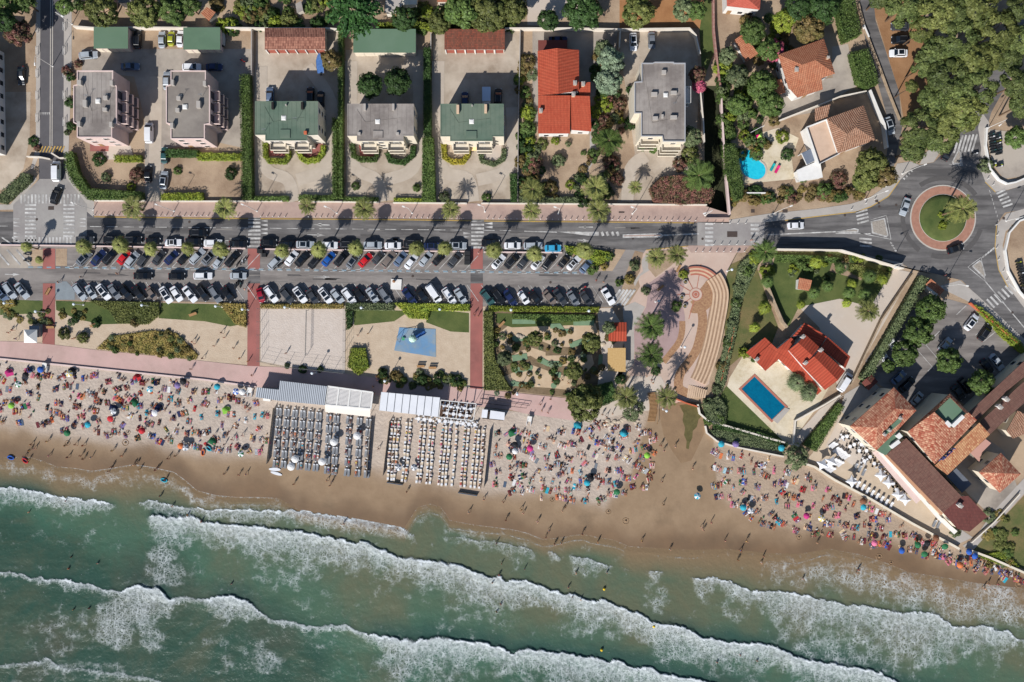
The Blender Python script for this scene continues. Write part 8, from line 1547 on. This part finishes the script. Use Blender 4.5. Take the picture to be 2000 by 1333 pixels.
TC = ['blue','navy','red','pink','turquoise','white','purple','beige','white','maroon','black','grey','green','beige','slate','slate','black','maroon','navy','grey','orange','rose']
towels = []; ntow = [0]
def towel(x, y, rz, sc=1.0):
    c = rs.choice(TC); k = rs.randrange(6); p = P(x, y)
    if ntow[0] >= 300: towels.append((p, rz, c, sc)); return
    ntow[0] += 1; o = link('towel', TME[k], None); o.location = (p.x,p.y,.06); o.rotation_euler = (0,0,rz); o.scale = (sc,sc*rs.uniform(.9,1.08),1); o.color = CO[c]
    tag(o, '%s%s towel %s' % (('','','','striped ','banded ','lined ')[k], c, bplace(x, y)), 'towel', 'towels on the sand')
bg = MB(); bg.box(0,0,0,.45,.25,.32,0,.85); b_h = MB(); b_h.tube([(-.15,0,.3),(-.1,0,.5),(.1,0,.5),(.15,0,.3)], .015, 5)
BG = bpy.data.objects.new('beach_bag', None); C.objects.link(BG); PROTOS.append(BG); o = bg.build('bag_body', m_oc, BG); o['tint'] = 1; b_h.build('handle', m_plast, BG)
def cluster(x, y, n, rz):
    d = Vector((math.cos(rz), -math.sin(rz)))*5.6                 # side by side, in pixels of the photograph
    for i in range(n):
        q = Vector((x, y))+d*(i-(n-1)/2)+Vector((rs.uniform(-1,1), rs.uniform(-2,2))); a = rz+rs.uniform(-.15,.15); u = rs.random()
        if u < .8: towel(q.x, q.y, a)
        if u < .7 or u > .78:
            k = rs.choice(['supine','prone','sit','sit','sit','sit','arms','side']); person(q.x, q.y, a+(math.pi if k == 'sit' and rs.random() < .8 else 0)+(rs.uniform(-1,1) if k == 'sit' else 0), k, .07)
    if rs.random() < .45: p = P(x+rs.uniform(-9,9), y-rs.uniform(8,12)); c = rs.choice(TC); r = clone(BG, (p.x,p.y,.05), rs.uniform(0,6), '%s beach bag %s' % (c, bplace(x, y)), 'beach bags', None, CO[c]); r['category'] = 'bag'
Z_W = [(-6,716),(160,730),(400,754),(496,768),(524,800),(514,885),(430,880),(300,862),(130,842),(-6,826)]; Z_1 = [(962,836),(1080,838),(1130,832),(1200,826),(1272,834),(1284,900),(1262,955),(1180,980),(1060,975),(960,955)]; Z_2 = [(1388,872),(1500,898),(1600,942),(1720,1002),(1860,1084),(1990,1128),(1985,1138),(1860,1100),(1760,1078),(1600,1046),(1490,1025),(1390,960)]
cl = []
for zone, md, nn in ((Z_1,17.5,100),(Z_2,18.5,125),(Z_W,18.5,128)):
    t_ = 0; got = 0
    for x, y in sample(zone, 6000, rs):
        if all((x-a)**2+((y-b)*1.0)**2 > md*md for a, b, _ in cl): cl.append((x, y, zone)); got += 1
        if got >= nn: break
cl += [(x, y, Z_2) for x, y in ((1880,1108),(1893,1090),(1905,1112),(1912,1096),(1925,1108),(1938,1116),(1948,1108),(1962,1120),(1975,1122),(1985,1130),(1996,1136),(1866,1100),(1850,1088),(1838,1074),(1822,1078),(1806,1064),(1790,1056))]
cl.sort(key=lambda c: (c[0]-1000)**2+(c[1]-666)**2)
for x, y, z_ in cl: cluster(x, y, rs.choice([1,2,2,3,3,4]) , rs.gauss(-.08 if z_ is not Z_2 else -.2, .3))
for x, y, rz in rs.sample(seats, 150):
    if rs.random() < .8 and not (x < 640 and y < 845): person(x, y, rz, rs.choice(['supine','supine','sit','prone']), .4)
# the rest of the crowd and of the towels: one mass each
def mass(name, items, label, cat):
    vs = []; fs = []; mi = []; mats = {}; off = 0
    for me, mtx, col in items:
        k = tuple(round(c, 3) for c in col); 
        if k not in mats: mats[k] = len(mats)
        nv = len(me.vertices); co = np.empty(nv*3, np.float32); me.vertices.foreach_get('co', co); co = co.reshape(-1, 3)@np.array(mtx.to_3x3()).T+np.array(mtx.translation); vs.append(co)
        for p in me.polygons: fs.append([i+off for i in p.vertices]); mi.append(mats[k])
        off += nv
    me = bpy.data.meshes.new(name); me.from_pydata(np.concatenate(vs).tolist(), [], fs)
    for k in mats: me.materials.append(M('mass_'+cat, tuple(k), None, rough=.8))
    me.polygons.foreach_set('material_index', mi); o = link(name, me, None); tag(o, label, cat, kind='stuff')
it = []
for p, rz, k, fem, c, sk, hr, z, sc in crowd:
    mt = Matrix.Translation((p.x,p.y,z))@Matrix.Rotation(rz,4,'Z')@Matrix.Scale(sc,4); r, bm_ = PEOPLE[k, fem]; it.append((bm_, mt, sk))
    for ch in r.children: it.append((ch.data, mt, CO[c] if ch.name.startswith('swim') else hr))
if it: mass('beach_crowd', it, 'rest of the crowd of sunbathers spread along the outer sand', 'crowd')
it = [(TME[0], Matrix.Translation((p.x,p.y,.06))@Matrix.Rotation(rz,4,'Z'), CO[c]) for p, rz, c, sc in towels]
if it: mass('spread_towels', it, 'rest of the coloured towels spread along the outer sand', 'towels')
# screens of the clubs, boards, buoys, small beach things
m_screen = M('dark_screen', lin(44,44,46), None)
def screen(label, a, b, h=1.6, mat=None):
    t = thing('windbreak', label, 'windbreak'); A, B_ = P(*a), P(*b); m = MB(); m.prism(strip([A,B_], .05), .1, h); m.build('cloth', mat or m_screen, t); m = MB(); n_ = max(2, int((B_-A).length/2.5))
    for i in range(n_+1): q = A.lerp(B_, i/n_); m.tube([(q.x,q.y,0),(q.x,q.y,h+.15)], .03, 5)
    m.build('stakes', m_wood, t)
m_gs = M('grey_screen', lin(176,160,142), None)
for lab, a, b in (('dark windbreak on the west side of the grey lounger club',(536,797),(523,905)),('dark windbreak on the east side of the grey lounger club',(726,822),(717,932)),('dark windbreak on the west side of the beige lounger club',(762,822),(749,928)),('dark windbreak on the east side of the beige lounger club',(957,840),(945,952))): screen(lab, a, b, 1.5, m_gs)
m_bs = M('blue_trim_screen', lin(60,120,160), None)
screen('blue edged low screen at the sea end of the beige club, left', (756,942), (787,947), .9, m_bs); screen('blue edged low screen at the sea end of the beige club, right', (895,962), (932,968), .9, m_bs)
for x, y, a in ((537,917,-.05),(540,925,-.25)):
    q = P(x, y); m = MB(); n_ = 20; m.prism([Vector((q.x+1.45*math.cos(k*6.283/n_)*math.cos(a)-.4*math.sin(k*6.283/n_)*math.sin(a)*-1, q.y+1.45*math.cos(k*6.283/n_)*math.sin(a)+.4*math.sin(k*6.283/n_)*math.cos(a), 0)) for k in range(n_)], .08, .2); o = m.build('paddle_board', m_cloth); tag(o, 'white paddle board at the sea corner of the grey club'+(', upper' if y < 920 else ', lower'), 'paddle board')
def dinghy(x, y, rz, c, label):
    q = P(x, y); t = thing('inflatable_boat', label, 'inflatable', (q.x,q.y,.05), rz); m = MB(); pts = [(.38*math.cos(k*6.283/16), .75*math.sin(k*6.283/16), .18) for k in range(17)]; m.tube(pts, .16, 8); o = m.build('tube', m_oc, t); o.color = CO[c]; m = MB(); m.face([(.36*math.cos(k*6.283/16), .73*math.sin(k*6.283/16)) for k in range(16)], .08); o = m.build('floor', m_oc, t); o.color = CO['navy']
dinghy(397,884,-.1,'orange','orange inflatable dinghy near the water'); dinghy(408,876,.9,'turquoise','blue inflatable beside the orange dinghy'); dinghy(321,938,1.3,'turquoise','turquoise float held at the surf line'); dinghy(22,894,1.3,'blue','blue float at the left surf line'); dinghy(50,900,.9,'red','red float at the left surf line')
for x, y in ((1180,1151),(1175,1270),(1277,1224)): q = P(x, y, .4); m = MB(); m.ball((0,0,0), .34, 12, 8); m.tube([(0,0,.4),(0,0,.6)], .05, 6); o = m.build('buoy', M('buoy_yellow', lin(240,200,40), None, rough=.5), None, True); o.location = (q.x,q.y,.45); tag(o, 'yellow marker buoy floating behind the surf', 'buoy')
lf = MB(); [lf.tube([(x,y,0),(x,y,1.6)], .05, 6) for x in (-.5,.5) for y in (-.6,.6)]; l2 = MB(); l2.box(0,0,1.0,1.1,1.3,.08); l3 = MB(); [l3.box(x,-.9,0,.08,1.6,.7) for x in (-.5,.5)]; LF = proto('lifeguard_ramp', [('frame', lf, m_white_p), ('deck', l2, m_white_p), ('side_rail', l3, m_cloth)])
for x, y in ((91,714),(490,762),(1034,818)): put(LF, x, y, R(-8), 'small white beach access ramp '+place((x, y)), 'ramp')
# timber stair down to the beach
t = thing('timber_stair', 'timber sleeper stair from plaza to beach', 'stair'); m = MB()
for i in range(22): q = P(1272+math.sin(i*.15)*4, 768+i*2.6); m.box(q.x,q.y,.02,1.9,.2,.12+.012*(22-i),.05)
m.build('sleeper', m_wood, t); m = MB(); a = [P(x,y) for x, y in ((1281,766),(1284,790),(1283,828))]; m.tube([(q.x,q.y,.9) for q in a], .05, 6); [m.tube([(q.x,q.y,0),(q.x,q.y,.9)], .05, 6) for q in a]; m.build('handrail', m_wood, t)
# rocks beside the stair, sandcastle rings and dug sand
m_rock = M('rock', lin(206,190,168), lin(176,158,136), 1.2, bump=.06)
for i in range(26):
    x, y = (rs.uniform(1178,1262), rs.uniform(818,834)) if i < 12 else (rs.uniform(990,1190), rs.uniform(655,770)); q = P(x, y); bmn = bmesh.new(); bmesh.ops.create_icosphere(bmn, subdivisions=2, radius=1)
    s_ = rs.uniform(.25,.6)
    for v_ in bmn.verts: v_.co *= 1+.25*noise.noise(v_.co*1.7+Vector((i,0,0))); v_.co = Vector((v_.co.x*s_*1.3, v_.co.y*s_, v_.co.z*s_*.6))
    me = bpy.data.meshes.new('rock'); bmn.to_mesh(me); bmn.free(); o = link('rock', me, m_rock); o.location = (q.x,q.y,.1); tag(o, 'pale rock '+place((x, y)), 'rock', 'pale rocks')
M_SC = M('heaped_sand', lin(156,128,99), lin(138,112,86), 1, bump=.03)
for x, y, r_ in ((1078,976,.7),(1222,1018,1.0),(1188,1000,.8),(1170,985,.5),(215,850,.9),(245,865,1.0),(250,845,.7),(132,866,.8),(1717,1088,1.0),(1560,1050,.8),(1740,1100,.7),(1990,1140,1.2)):
    q = P(x, y); m = MB(); r_ *= .75; pts = [(r_*math.cos(k*6.283/18)*(1+.12*math.sin(k*2.3+x)), r_*math.sin(k*6.283/18), .04) for k in range(19)]; m.tube(pts, .09, 6); m.lathe([(r_*.4,.02),(r_*.3,.25),(.05,.35)], 9); o = m.build('sandcastle', M_SC); o.location = (q.x,q.y,-.02); tag(o, 'ring shaped sandcastle '+bplace(x, y), 'sandcastle')
# ---- last: give every label its own wording where several things would share one
def finish():
    for o in PROTOS:
        for ch in list(o.children):
            for g in list(ch.children): bpy.data.objects.remove(g)
            bpy.data.objects.remove(ch)
        bpy.data.objects.remove(o)
    bpy.context.view_layer.update()
    by = {}
    for o in list(C.objects):
        if o.parent is None and 'label' in o and not o.get('same'): by.setdefault(o['label'], []).append(o)
    for lab, L_ in by.items():
        if len(L_) < 2: continue
        def px_(o):
            if 'atx' in o: return o['atx']
            return o.matrix_world.translation.x
        L_.sort(key=px_)
        for i, o in enumerate(L_):
            n = len(L_)
            suf = ' left one' if n == 2 and i == 0 else ' right one' if n == 2 else (' leftmost' if i == 0 else ' rightmost' if i == n-1 else ' '+(ORD[i] if i < 20 else 'number %d' % (i+1))+' from left')
            o['label'] = lab+','+suf
finish()
